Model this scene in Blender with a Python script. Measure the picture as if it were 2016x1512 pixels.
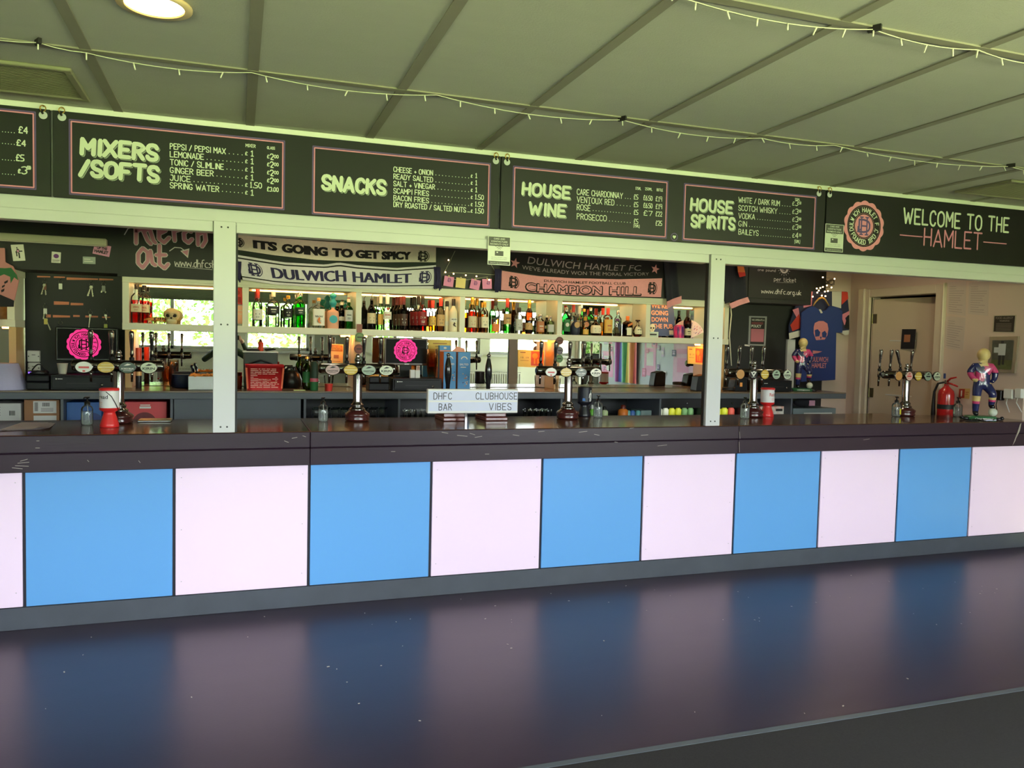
import bpy, math, random
from mathutils import Vector, Matrix
random.seed(7)
for o in list(bpy.data.objects): bpy.data.objects.remove(o)
SC = bpy.context.scene
COL = SC.collection
PI = math.pi
# ---------------------------------------------------------------- camera
FPX, YAW, PITCH, ROLL = 1570.734, 0.331673, 0.051196, 0.023227
CAM = Vector((1.1214, -5.0318, 1.6655))
def _basis():
    cy, sy, cp, sp = math.cos(YAW), math.sin(YAW), math.cos(PITCH), math.sin(PITCH)
    w = Vector((sy*cp, cy*cp, -sp)); r = Vector((cy, -sy, 0)); u = r.cross(w)
    c, s = math.cos(ROLL), math.sin(ROLL)
    return c*r + s*u, -s*r + c*u, w
CR, CU, CW = _basis()
cd = bpy.data.cameras.new('camera'); cam = bpy.data.objects.new('camera', cd); COL.objects.link(cam)
cd.sensor_fit = 'HORIZONTAL'; cd.sensor_width = 36.0; cd.lens = FPX*36.0/2016.0
cd.clip_start = 0.02; cd.clip_end = 300
mw = Matrix((( CR.x, CU.x, -CW.x, CAM.x), (CR.y, CU.y, -CW.y, CAM.y), (CR.z, CU.z, -CW.z, CAM.z), (0, 0, 0, 1)))
cam.matrix_world = mw
SC.camera = cam
# ---------------------------------------------------------------- sky, sun, exposure
SC.view_settings.view_transform = 'Standard'; SC.view_settings.look = 'None'
SC.view_settings.gamma = 1.0; SC.view_settings.use_curve_mapping = False
SC.view_settings.exposure = 0.16
wd = bpy.data.worlds.new('sky'); SC.world = wd; wd.use_nodes = True
nt = wd.node_tree; nt.nodes.clear()
wo = nt.nodes.new('ShaderNodeOutputWorld'); bg = nt.nodes.new('ShaderNodeBackground')
tc = nt.nodes.new('ShaderNodeTexCoord'); sx = nt.nodes.new('ShaderNodeSeparateXYZ'); cr = nt.nodes.new('ShaderNodeValToRGB')
nt.links.new(tc.outputs['Generated'], sx.inputs[0]); nt.links.new(sx.outputs['Z'], cr.inputs[0])
SKY = 37.0; LAWN = 52.0; TOP = max(SKY, LAWN)
def _sc(c, k): return (c[0]*k/TOP, c[1]*k/TOP, c[2]*k/TOP, 1)
e = cr.color_ramp.elements                                   # sunlit lawn below the horizon, bright hazy sky above it
e[0].position = 0.0; e[0].color = _sc((0.86, 0.94, 0.48), LAWN); e[1].position = 1.0; e[1].color = _sc((0.80, 0.89, 1.0), SKY)
for q, c in ((0.006, _sc((0.90, 0.96, 0.80), SKY)), (0.08, _sc((0.88, 0.93, 1.0), SKY))):
    k = e.new(q); k.color = c
nt.links.new(cr.outputs[0], bg.inputs[0]); nt.links.new(bg.outputs[0], wo.inputs[0])
bg.inputs[1].default_value = TOP
wd.cycles.sampling_method = 'MANUAL'; wd.cycles.sample_map_resolution = 256
sd = bpy.data.lights.new('sun', 'SUN'); sd.energy = 60.0; sd.angle = math.radians(1.0); sd.color = (1.0, 0.96, 0.86)
so = bpy.data.objects.new('sun', sd); COL.objects.link(so); so.location = (6, 20, 30)
so.rotation_euler = Vector((0.25, -0.62, -0.80)).to_track_quat('-Z', 'Y').to_euler()
# windows in the wall behind the viewer: x ranges, sill and head
YREAR, SILL, HEAD = -6.4, 1.42, 2.74
WINS = [(-2.35, -1.05), (-0.85, 0.75), (1.25, 2.42), (3.62, 4.52), (4.6, 5.86), (6.05, 7.2), (7.3, 7.92)]  # the last, narrow window is added to bring more light to the right
WINL = []; WINR = [(-6.3, -5.0)]; XRO = 8.0; XLW = -5.5; SILLL, HEADL = 0.35, 2.6   # glazed wall at the far left
def _portal(loc, rot, w, h):
    ld = bpy.data.lights.new('daylight_portal', 'AREA'); ld.shape = 'RECTANGLE'; ld.size = w; ld.size_y = h; ld.cycles.is_portal = True
    lo = bpy.data.objects.new('daylight_portal', ld); COL.objects.link(lo); lo.location = loc; lo.rotation_euler = rot
for a, b in WINS:
    _portal(((a+b)/2, YREAR-0.16, (SILL+HEAD)/2), (PI/2, 0, 0), b-a, HEAD-SILL)
for a, b in WINR: _portal((XRO+0.15, (a+b)/2, (SILLL+HEADL)/2), (PI/2, 0, PI/2), b-a, HEADL-SILLL)
for a, b in WINL: _portal((XLW-0.1, (a+b)/2, (SILLL+HEADL)/2), (PI/2, 0, -PI/2), b-a, HEADL-SILLL)
SC.cycles.max_bounces = 10; SC.cycles.diffuse_bounces = 5; SC.cycles.glossy_bounces = 5
SC.cycles.transmission_bounces = 6; SC.cycles.transparent_max_bounces = 24
SC.cycles.caustics_reflective = True; SC.cycles.caustics_refractive = False
SC.cycles.sample_clamp_indirect = 6.0
# ---------------------------------------------------------------- pixel to point
def ray(px, py): return CW + CR*((px-1008)/FPX) - CU*((py-756)/FPX)
def at(px, py, y):
    d = ray(px, py); return CAM + d*((y-CAM.y)/d.y)
def atx(px, py, x):
    d = ray(px, py); return CAM + d*((x-CAM.x)/d.x)
def atz(px, py, z):
    d = ray(px, py); return CAM + d*((z-CAM.z)/d.z)
def X(px, y, py=700): return at(px, py, y).x
def Z(px, py, y): return at(px, py, y).z
# ---------------------------------------------------------------- materials
def lin(c):
    r = []
    for v in c:
        v /= 255.0
        r.append(v/12.92 if v <= 0.04045 else ((v+0.055)/1.055)**2.4)
    return (*r, 1.0)
_M = {}
def M(name, rgb=(128, 128, 128), rough=0.5, metal=0.0, noise=None, bump=None, emit=0.0, coat=0.0, trans=0.0, spec=None, stretch=None, col2=None, tint=None):
    if name in _M: return _M[name]
    m = bpy.data.materials.new(name); _M[name] = m; m.use_nodes = True
    n = m.node_tree; b = n.nodes['Principled BSDF']; L = n.links.new
    b.inputs['Roughness'].default_value = rough; b.inputs['Metallic'].default_value = metal
    b.inputs['Coat Weight'].default_value = coat; b.inputs['Transmission Weight'].default_value = trans
    if spec is not None: b.inputs['Specular IOR Level'].default_value = spec
    if tint: b.inputs['Specular Tint'].default_value = (*tint, 1)
    c = lin(rgb); b.inputs['Base Color'].default_value = c
    if emit > 0:
        b.inputs['Emission Color'].default_value = c; b.inputs['Emission Strength'].default_value = emit
    sc, am = noise or (9.0, 0.06)
    t = n.nodes.new('ShaderNodeTexCoord'); mp = n.nodes.new('ShaderNodeMapping'); nz = n.nodes.new('ShaderNodeTexNoise')
    L(t.outputs['Object'], mp.inputs[0]); L(mp.outputs[0], nz.inputs['Vector'])
    nz.inputs['Scale'].default_value = sc; nz.inputs['Detail'].default_value = 4
    if stretch: mp.inputs['Scale'].default_value = stretch
    mx = n.nodes.new('ShaderNodeMix'); mx.data_type = 'RGBA'
    if col2:
        c2 = lin(col2); r2 = n.nodes.new('ShaderNodeValToRGB')
        r2.color_ramp.elements[0].position = 0.5-am; r2.color_ramp.elements[1].position = 0.5+am
        L(nz.outputs[0], r2.inputs[0]); L(r2.outputs[0], mx.inputs[0])
        mx.inputs[6].default_value = c; mx.inputs[7].default_value = c2
    else:
        L(nz.outputs[0], mx.inputs[0])
        mx.inputs[6].default_value = tuple(max(0, v*(1-am)) for v in c[:3]) + (1,)
        mx.inputs[7].default_value = tuple(min(1, v*(1+am)) for v in c[:3]) + (1,)
    L(mx.outputs[2], b.inputs['Base Color'])
    if bump:
        bs, bd = bump; n2 = n.nodes.new('ShaderNodeTexNoise'); n2.inputs['Scale'].default_value = bs; n2.inputs['Detail'].default_value = 5
        L(mp.outputs[0], n2.inputs['Vector']); bp = n.nodes.new('ShaderNodeBump'); bp.inputs['Strength'].default_value = bd; bp.inputs['Distance'].default_value = 0.004
        L(n2.outputs[0], bp.inputs['Height']); L(bp.outputs[0], b.inputs['Normal'])
    return m
def G(name, rgb, rough=0.02, gloss=0.10, ior=1.45, caught_light=0.0):           # thin clear or tinted glass
    if name in _M: return _M[name]
    m = bpy.data.materials.new(name); _M[name] = m; m.use_nodes = True
    n = m.node_tree; n.nodes.clear(); L = n.links.new
    o = n.nodes.new('ShaderNodeOutputMaterial'); tr = n.nodes.new('ShaderNodeBsdfTransparent'); gl = n.nodes.new('ShaderNodeBsdfGlossy')
    fr = n.nodes.new('ShaderNodeFresnel'); mx = n.nodes.new('ShaderNodeMixShader'); nz = n.nodes.new('ShaderNodeTexNoise')
    nz.inputs['Scale'].default_value = 14; cm = n.nodes.new('ShaderNodeMix'); cm.data_type = 'RGBA'; c = lin(rgb)
    cm.inputs[6].default_value = c; cm.inputs[7].default_value = tuple(min(1, v*1.08) for v in c[:3]) + (1,)
    L(nz.outputs[0], cm.inputs[0]); L(cm.outputs[2], tr.inputs[0])
    fr.inputs[0].default_value = ior; gl.inputs['Roughness'].default_value = rough
    L(fr.outputs[0], mx.inputs[0]); L(tr.outputs[0], mx.inputs[1]); L(gl.outputs[0], mx.inputs[2]); L(mx.outputs[0], o.inputs[0])
    if caught_light:
        df = n.nodes.new('ShaderNodeBsdfDiffuse'); df.inputs[0].default_value = (.9, .92, .92, 1); m2 = n.nodes.new('ShaderNodeMixShader'); m2.inputs[0].default_value = caught_light
        L(mx.outputs[0], m2.inputs[1]); L(df.outputs[0], m2.inputs[2]); L(m2.outputs[0], o.inputs[0])
    return m
def plain(rgb, rough=0.55): return M('paint_%02x%02x%02x' % tuple(rgb), rgb, rough)
# ---------------------------------------------------------------- mesh building
class MB:
    def __init__(s): s.v = []; s.f = []; s.m = []; s.sm = []
    def add(s, vs, fs, mi=0, smooth=False):
        k = len(s.v); s.v += [tuple(v) for v in vs]
        for f in fs: s.f.append(tuple(i+k for i in f)); s.m.append(mi); s.sm.append(smooth)
        return s
    def box(s, x0, x1, y0, y1, z0, z1, mi=0):
        v = [(x, y, z) for z in (z0, z1) for y in (y0, y1) for x in (x0, x1)]
        return s.add(v, [(0, 2, 3, 1), (4, 5, 7, 6), (0, 1, 5, 4), (2, 6, 7, 3), (0, 4, 6, 2), (1, 3, 7, 5)], mi)
    def cbox(s, c, d, mi=0, rz=0, rx=0, ry=0):
        R = Matrix.Rotation(rz, 3, 'Z') @ Matrix.Rotation(ry, 3, 'Y') @ Matrix.Rotation(rx, 3, 'X'); c = Vector(c)
        v = [c + R @ Vector((x*d[0]/2, y*d[1]/2, z*d[2]/2)) for z in (-1, 1) for y in (-1, 1) for x in (-1, 1)]
        return s.add(v, [(0, 2, 3, 1), (4, 5, 7, 6), (0, 1, 5, 4), (2, 6, 7, 3), (0, 4, 6, 2), (1, 3, 7, 5)], mi)
    def lathe(s, prof, c=(0, 0, 0), n=16, sq=0.0, sx=1.0, sy=1.0, mi=0, R=None, a0=0.0, a1=None, caps=True, smooth=True):
        c = Vector(c); full = a1 is None; a1 = 2*PI if full else a1
        N = n if full else n+1; rings = []
        for (r, z) in prof:
            ring = []
            for i in range(N):
                a = a0 + (a1-a0)*i/n; ca, sa = math.cos(a), math.sin(a); q = 1.0
                if sq > 0: q = 1 + sq*((1/max(abs(ca), abs(sa)))-1)
                p = Vector((r*q*ca*sx, r*q*sa*sy, z)); p = R @ p if R else p
                ring.append(c+p)
            rings.append(ring)
        v = [p for ring in rings for p in ring]; f = []
        for j in range(len(prof)-1):
            for i in range(N if full else N-1):
                a = j*N+i; b = j*N+(i+1) % N; f.append((a, b, b+N, a+N))
        s.add(v, f, mi, smooth)
        if caps and full:
            if prof[0][0] > 1e-5: s.add(rings[0], [tuple(range(N))[::-1]], mi)
            if prof[-1][0] > 1e-5: s.add(rings[-1], [tuple(range(N))], mi)
        return s
    def tube(s, pts, r, n=8, mi=0, caps=True):
        P = [Vector(p) for p in pts]; rr = r if isinstance(r, (list, tuple)) else [r]*len(P); v = []; f = []; up = Vector((0.3, 0.2, 0.93)).normalized()
        for i, p in enumerate(P):
            d = (P[min(i+1, len(P)-1)]-P[max(i-1, 0)])
            d = d.normalized() if d.length > 1e-9 else Vector((0, 0, 1))
            a = d.cross(up); a = a.normalized() if a.length > 1e-4 else d.orthogonal().normalized(); b = d.cross(a)
            for k in range(n): v.append(p + (a*math.cos(2*PI*k/n) + b*math.sin(2*PI*k/n))*rr[i])
        for i in range(len(P)-1):
            for k in range(n): f.append((i*n+k, i*n+(k+1) % n, (i+1)*n+(k+1) % n, (i+1)*n+k))
        if caps: f += [tuple(range(n))[::-1], tuple((len(P)-1)*n+k for k in range(n))]
        return s.add(v, f, mi, True)
    def ball(s, c, r, n=12, mi=0, rx=1, ry=1, rz=1):
        k = max(5, n//2); prof = [(r*math.sin(PI*i/k), -r*math.cos(PI*i/k)*rz) for i in range(k+1)]
        return s.lathe(prof, c, n, 0, rx, ry, mi, caps=False)
    def prism(s, pts, y0, y1, mi=0):                       # outline in x,z pushed through y
        n = len(pts); v = [(x, y0, z) for x, z in pts] + [(x, y1, z) for x, z in pts]
        f = [tuple(range(n)), tuple(range(2*n-1, n-1, -1))] + [(i, i+n, (i+1) % n+n, (i+1) % n) for i in range(n)]
        return s.add(v, f, mi)
    def quad(s, a, b, c, d, mi=0): return s.add([a, b, c, d], [(0, 1, 2, 3)], mi)
    def sheet(s, fn, nu, nv, mi=0, th=0.0):                # fn(u, v) -> point; th thickens along +y
        P = [fn(i/nu, j/nv) for j in range(nv+1) for i in range(nu+1)]; w = nu+1
        mf = mi if callable(mi) else (lambda u, v: mi)
        for j in range(nv):
            for i in range(nu):
                s.add([P[j*w+i], P[j*w+i+1], P[(j+1)*w+i+1], P[(j+1)*w+i]], [(0, 1, 2, 3)], mf((i+.5)/nu, (j+.5)/nv), True)
        if th:
            Q = [(p[0], p[1]+th, p[2]) for p in P]
            for j in range(nv):
                for i in range(nu):
                    s.add([Q[j*w+i], Q[(j+1)*w+i], Q[(j+1)*w+i+1], Q[j*w+i+1]], [(0, 1, 2, 3)], mf((i+.5)/nu, (j+.5)/nv), True)
        return s
    def map(s, fn):
        s.v = [tuple(fn(Vector(p))) for p in s.v]; return s
    def build(s, name, mats, parent=None, world=True, bev=0.0, seg=1, sub=0):
        if not isinstance(mats, (list, tuple)): mats = [mats]
        me = bpy.data.meshes.new(name)
        off = Vector((0, 0, 0))
        if parent is not None and world:
            off = parent.matrix_basis.translation.copy()
            if parent.parent: off += parent.parent.matrix_basis.translation
        me.from_pydata([(v[0]-off.x, v[1]-off.y, v[2]-off.z) for v in s.v], [], s.f)
        for m in mats: me.materials.append(m)
        me.polygons.foreach_set('material_index', s.m); me.polygons.foreach_set('use_smooth', s.sm); me.update()
        o = bpy.data.objects.new(name, me); COL.objects.link(o)
        if parent is not None: o.parent = parent
        if bev:
            b = o.modifiers.new('bevel', 'BEVEL'); b.width = bev; b.segments = seg; b.limit_method = 'ANGLE'; b.angle_limit = 0.7
        if sub:
            b = o.modifiers.new('subd', 'SUBSURF'); b.levels = sub; b.render_levels = sub
        return o
def tag(o, label=None, cat=None, group=None, kind=None):
    if label: o['label'] = label
    if cat: o['category'] = cat
    if group: o['group'] = group
    if kind: o['kind'] = kind
    return o
def thing(name, label, cat, loc=(0, 0, 0), rz=0.0, group=None):
    o = bpy.data.objects.new(name, None); COL.objects.link(o); o.empty_display_size = 0.05
    o.location = loc; o.rotation_euler = (0, 0, rz)
    return tag(o, label, cat, group)
def struct(o): o['kind'] = 'structure'; return o
def dup(root, loc, rz=None, label=None, group=None):
    def cp(o, par):
        c = o.copy(); COL.objects.link(c)
        if par is not None: c.parent = par
        for ch in o.children: cp(ch, c)
        return c
    r = cp(root, None); r.location = loc
    if rz is not None: r.rotation_euler = (0, 0, rz)
    if label: r['label'] = label
    if group: r['group'] = group
    return r
# ---------------------------------------------------------------- hand lettering (marker strokes)
_GL = {
'A': '00 3a 60|13 53', 'B': '00 0a|0a 3a 59 57 35 05|35 54 51 30 00', 'C': '58 4a 2a 08 02 20 40 52', 'D': '00 0a|0a 3a 58 52 30 00',
'E': '5a 0a 00 50|05 45', 'F': '5a 0a 00|05 45', 'G': '58 4a 2a 08 02 20 40 52 54 34', 'H': '00 0a|50 5a|05 55', 'I': '10 1a', 'J': '1a 4a 42 30 10 02',
'K': '00 0a|5a 04|26 50', 'L': '0a 00 50', 'M': '00 0a 34 6a 60', 'N': '00 0a 50 5a', 'O': '2a 08 02 20 40 62 68 4a 2a', 'P': '00 0a|0a 3a 58 57 35 05',
'Q': '2a 08 02 20 40 62 68 4a 2a|43 60', 'R': '00 0a|0a 3a 58 57 35 05|25 50', 'S': '58 4a 1a 08 07 15 44 53 51 40 10 02', 'T': '0a 6a|3a 30', 'U': '0a 02 20 40 52 5a',
'V': '0a 30 6a', 'W': '0a 20 47 60 8a', 'X': '0a 60|00 6a', 'Y': '0a 35 6a|35 30', 'Z': '0a 5a 00 50',
'0': '2a 08 02 20 30 52 58 3a 2a', '1': '18 2a 20|10 30', '2': '08 1a 4a 58 56 00 50', '3': '09 2a 4a 58 56 35 54 52 30 10 01', '4': '40 4a 03 53', '5': '5a 0a 05 35 54 51 30 00',
'6': '4a 16 03 02 10 40 52 54 36 16 04', '7': '0a 5a 20', '8': '25 07 09 1a 4a 59 57 35 25 03 01 10 40 51 53 35', '9': '56 35 15 07 09 1a 4a 59 50',
'\u00a3': '58 4a 2a 17 11 00 50|05 35', '/': '00 4a', '&': '03 43|21 25', '.': '10 11', "'": '1a 17', '-': '05 45', '(': '2b 17 13 2-', ')': '0b 17 13 0-', '\u00c9': '5a 0a 00 50|05 45|2c 4e', ' ': '', '*': '14 26|16 24',
'a': '46 16 04 01 10 40|46 40', 'b': '0a 00 30 52 54 36 06', 'c': '46 16 04 02 10 40', 'd': '4a 40 10 02 04 16 46', 'e': '03 53 45 26 04 02 10 40', 'f': '4a 2a 18 10|06 36', 'g': '46 16 04 02 10 40|46 4- 2-', 'h': '0a 00|04 26 45 40',
'i': '10 16|18 19', 'k': '0a 00|46 03 40', 'm': '00 06|04 26 35 30|35 56 65 60', 'n': '00 06|04 26 45 40', 'o': '16 04 02 10 30 42 44 36 16', 'p': '0- 06|06 36 44 42 30 00', 'r': '00 06|04 26 36', 's': '46 16 05 33 31 10 00', 't': '19 11 20 30|06 36', 'u': '06 02 10 30 46|46 40', 'w': '06 10 35 60 76', 'l': '1a 10', 'v': '06 20 46', 'x': '00 46|06 40', 'y': '06 21|46 1-', }
_CURVY = set('BCDGJOPQRSU0235689\u00a3&abcdefghmnoprstu')
_HEX = {c: i for i, c in enumerate('0123456789abcdef')}; _HEX['-'] = -3
def _strokes(ch):
    out = []
    for part in _GL.get(ch, '').split('|'):
        if part.strip(): out.append([(_HEX[p[0]], _HEX[p[1]]) for p in part.split()])
    return out
def _smooth(p):
    if len(p) < 4: return p
    closed = p[0] == p[-1]; q = [] if closed else [p[0]]
    for a, b in zip(p, p[1:]):
        q += [(a[0]*.75+b[0]*.25, a[1]*.75+b[1]*.25), (a[0]*.25+b[0]*.75, a[1]*.25+b[1]*.75)]
    q.append(q[0] if closed else p[-1]); return q
def hand_lines(s, x0, z0, h, w=None, slant=0.0, track=1.9, jit=0.0):     # polylines in x,z
    out = []; x = 0.0
    for ch in s:
        st = _strokes(ch); wd = max([p[0] for l in st for p in l], default=2.5) if st else 2.5
        jz = random.uniform(-jit, jit)
        for l in st:
            if ch in _CURVY: l = _smooth(l)
            out.append([(x+p[0]+slant*p[1], p[1]+jz) for p in l])
        x += wd+track
    x -= track; k = h/10.0; kx = (w/x) if w and x > 0 else k*0.8
    return [[(x0+p[0]*kx, z0+p[1]*k) for p in l] for l in out]
_RK = [0]
def ribbons(mb, lines, wd, y, mi=0, dx=0.0, dz=0.0, n=6):
    y_ = y
    for l in lines:
        pts = [(p[0]+dx, p[1]+dz) for p in l]; h = wd/2
        for a, b in zip(pts, pts[1:]):
            ux, uz = b[0]-a[0], b[1]-a[1]; q = math.hypot(ux, uz)
            if q < 1e-7: continue
            ux, uz = ux/q*h, uz/q*h; _RK[0] += 1; y = y_-3e-5*(_RK[0] % 9)
            mb.quad((a[0]+uz, y, a[1]-ux), (b[0]+uz, y, b[1]-ux), (b[0]-uz, y, b[1]+ux), (a[0]-uz, y, a[1]+ux), mi)
        for p in pts:
            _RK[0] += 1; y = y_-3e-5*(_RK[0] % 9)
            mb.add([(p[0]+h*math.cos(2*PI*i/n), y, p[1]+h*math.sin(2*PI*i/n)) for i in range(n)], [tuple(range(n))], mi)
def hand(mb, s, px0, py0, px1, hpx, y, wd=0.006, mi=0, slant=0.0, jit=0.25, track=1.9):
    """marker lettering on the plane y: starts at pixel (px0, py0) and ends at px1"""
    a = at(px0, py0, y); b = at(px1, py0, y); h = at(px0, py0-hpx, y).z-a.z
    L = hand_lines(s, a.x, a.z, h, b.x-a.x, slant, track, jit); ribbons(mb, L, wd, y, mi); return L
def font_mesh(mb, s, x, z, h, w=None, y=0.0, mi=0, bold=0.0, align='LEFT', shear=0.0, fn=None, fat=0.0):
    """printed lettering in the built-in face, capital height h, width w, facing -y"""
    c = bpy.data.curves.new('lettering', 'FONT'); c.body = s; c.size = 1.0; c.offset = bold; c.shear = shear; c.resolution_u = 3
    o = bpy.data.objects.new('lettering', c); COL.objects.link(o)
    dg = bpy.context.evaluated_depsgraph_get(); me = bpy.data.meshes.new_from_object(o.evaluated_get(dg))
    vs = [v.co.copy() for v in me.vertices]; fs = [tuple(p.vertices) for p in me.polygons]
    bpy.data.objects.remove(o); bpy.data.curves.remove(c); bpy.data.meshes.remove(me)
    if not vs: return
    x0 = min(v.x for v in vs); x1 = max(v.x for v in vs); kz = h/0.729
    kx = (w/(x1-x0)) if w else kz
    if align == 'CENTER': x -= (x1-x0)*kx/2
    P = [(x+(v.x-x0)*kx, y, z+v.y*kz) for v in vs]
    for i, d in enumerate((0.0, -fat, fat, -fat*.5, fat*.5) if fat else (0.0,)):
        Q = [(p[0]+d, p[1]-2e-5*i, p[2]) for p in P]
        mb.add([fn(*p) for p in Q] if fn else Q, fs, mi)
def printed(mb, s, px0, py0, px1, hpx, y, mi=0, bold=0.0, fn=None, shear=0.0):
    a = at(px0, py0, y); b = at(px1, py0, y); h = at(px0, py0-hpx, y).z-a.z
    font_mesh(mb, s, a.x, a.z, h, b.x-a.x, y, mi, bold, fn=fn, shear=shear)
def disc(mb, cx, cz, r, y, mi=0, n=28, sz=1.0, scallop=0.0, k=0):
    p = []
    N = n*3 if scallop else n
    for i in range(N):
        a = 2*PI*i/N; q = r*(1-scallop*(1-abs(math.sin(a*k/2)))) if scallop else r
        p.append((cx+q*math.cos(a), y, cz+q*math.sin(a)*sz))
    mb.add(p, [tuple(range(N))], mi)
def ring(mb, cx, cz, r, wd, y, mi=0, n=40, sz=1.0, a0=0.0, a1=2*PI):
    for i in range(n):
        a, b = a0+(a1-a0)*i/n, a0+(a1-a0)*(i+1)/n
        q = lambda t, rr: (cx+rr*math.cos(t), y, cz+rr*math.sin(t)*sz)
        mb.quad(q(a, r-wd/2), q(b, r-wd/2), q(b, r+wd/2), q(a, r+wd/2), mi)
def ring_text(mb, s, cx, cz, r, h, y, mi, ac, span, inward=False):
    n = len(s)
    for i, ch in enumerate(s):
        if ch == ' ': continue
        t = (i+.5)/n-.5; a = ac - t*span if not inward else ac + t*span
        rot = a-PI/2 if not inward else a+PI/2
        L = hand_lines(ch, -h*.3, -h/2, h, h*.55)
        c, sn = math.cos(rot), math.sin(rot)
        L = [[(cx+r*math.cos(a)+p[0]*c-p[1]*sn, cz+r*math.sin(a)+p[0]*sn+p[1]*c) for p in l] for l in L]
        ribbons(mb, L, h*.2, y, mi, n=4)
def monogram(mb, cx, cz, r, y, mi, wd=None):
    """interlaced D H letters of the club badge"""
    w = wd or r*0.16
    L = hand_lines('D', cx-r*.62, cz-r*.6, r*1.2, r*1.3); ribbons(mb, L, w*1.15, y, mi)
    L = hand_lines('H', cx-r*.34, cz-r*.85, r*1.7, r*.68); ribbons(mb, L, w, y, mi)
    for sx in (-.34, .34):
        for sz in (-.85, .85): ribbons(mb, [[(cx+r*(sx-.18), cz+r*sz), (cx+r*(sx+.18), cz+r*sz)]], w*.8, y, mi)
    ribbons(mb, [[(cx-r*.75, cz-r*.6), (cx-r*.75, cz-r*.1)], [(cx-r*.8, cz-r*.62), (cx-r*.35, cz-r*.3)]], w*.8, y, mi)
# ================================================================ the room
XL, XR, YB, ZC = XLW, 7.62, 2.25, 2.904
XE = 7.985
m_vinyl = M('dark_navy_vinyl', (46, 34, 50), 0.32, spec=.66, tint=(1.0, .80, .82), noise=(3.0, 0.18), bump=(60, 0.05), stretch=(1, 3, 1))
m_carpet = M('dark_carpet', (40, 37, 40), 0.95, noise=(140, 0.45), bump=(300, 0.5))
m_tile = M('textured_ceiling_tile', (180, 180, 166), 0.9, noise=(5, 0.04), bump=(120, 0.6), stretch=(1, 2.5, 1))
m_batten = M('ceiling_batten', (140, 136, 118), 0.7)
m_white = M('white_gloss_paint', (208, 209, 210), 0.35, noise=(4, 0.03))
m_cream = M('cream_wall_paint', (205, 184, 172), 0.7, noise=(2.5, 0.05))
m_rear = M('pale_grey_wall_paint', (222, 222, 208), 0.7, noise=(2.5, 0.04))
m_black = M('matt_black_paint', (30, 31, 32), 0.55, noise=(3, 0.15))
m_dark = M('charcoal_paint', (44, 46, 48), 0.5, noise=(3, 0.12))
m_grey = M('slate_grey_paint', (84, 90, 98), 0.45, noise=(4, 0.08))
m_clear = G('window_glass', (250, 252, 250), gloss=0.04)
m_chrome = M('polished_chrome', (138, 136, 136), 0.12, 1.0)
m_steel = M('brushed_steel', (150, 150, 148), 0.36, 1.0)
m_bplastic = M('black_plastic', (14, 15, 17), 0.35)
m_wplastic = M('white_plastic', (225, 225, 220), 0.4)
struct(MB().box(XL, XE, -2.19, YB, -0.06, 0.0).build('floor', m_vinyl))
struct(MB().box(XL, XE, YREAR-0.2, -2.19, -0.06, 0.004).build('floor_carpet', m_carpet))
struct(MB().box(XL, XE, -2.205, -2.175, 0.0, 0.007).build('trim_1', m_grey))
b = MB().box(XL-.1, XR+2, YREAR-.2, YB+.2, ZC, ZC+0.08, 0)
n = -8
while 0.4869+0.6957*n < XE-.05:
    x = 0.4869+0.6957*n
    if x > XL: b.box(x-.024, x+.024, YREAR, YB, ZC-.006, ZC+.01, 1)
    n += 1
for y in (-1.048+1.468, -1.048, -2.516, -3.984, -5.452): b.box(XL, XE, y-.022, y+.022, ZC-.007, ZC+.01, 1)
struct(b.build('ceiling', [m_tile, m_batten]))
# wall behind the viewer with its row of windows
b = MB(); t0, t1 = YREAR-.2, YREAR
b.box(XL-.1, XE+.1, t0, t1, HEAD, ZC); cur = XL-.1
DX0, DX1 = 2.52, 3.36
for a, c in WINS:
    if cur < DX0 < a:
        b.box(cur, DX0, t0, t1, SILL-.0, HEAD); b.box(DX1, a, t0, t1, SILL, HEAD); b.box(DX0, DX1, t0, t1, 2.08, HEAD)
    else: b.box(cur, a, t0, t1, SILL, HEAD)
    cur = c
b.box(cur, XE+.1, t0, t1, SILL, HEAD); b.box(XL-.1, DX0, t0, t1, 0, SILL); b.box(DX1, XE+.1, t0, t1, 0, SILL)
struct(b.build('wall_rear', m_rear))
for i, (a, c) in enumerate(WINS):
    f = MB(); y0, y1 = YREAR-.14, YREAR-.06
    f.box(a, c, y0, y1, SILL, SILL+.06); f.box(a, c, y0, y1, HEAD-.06, HEAD); f.box(a, a+.05, y0, y1, SILL, HEAD); f.box(c-.05, c, y0, y1, SILL, HEAD)
    mu = {1: [-.02], 3: [4.1], 4: [5.44], 5: [6.62]}.get(i, [])
    for x in mu: f.box(x-.03, x+.03, y0, y1, SILL, HEAD)
    f.box(a-.03, c+.03, YREAR-.06, YREAR+.06, SILL-.05, SILL)
    w = struct(f.build('window_%d' % (i+1), m_white, bev=.004))
    MB().box(a+.05, c-.05, YREAR-.103, YREAR-.099, SILL+.06, HEAD-.06).build('pane', m_clear, w)
m_blind = M('grey_green_blind', (120, 128, 108), 0.7, noise=(30, 0.1))
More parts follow.
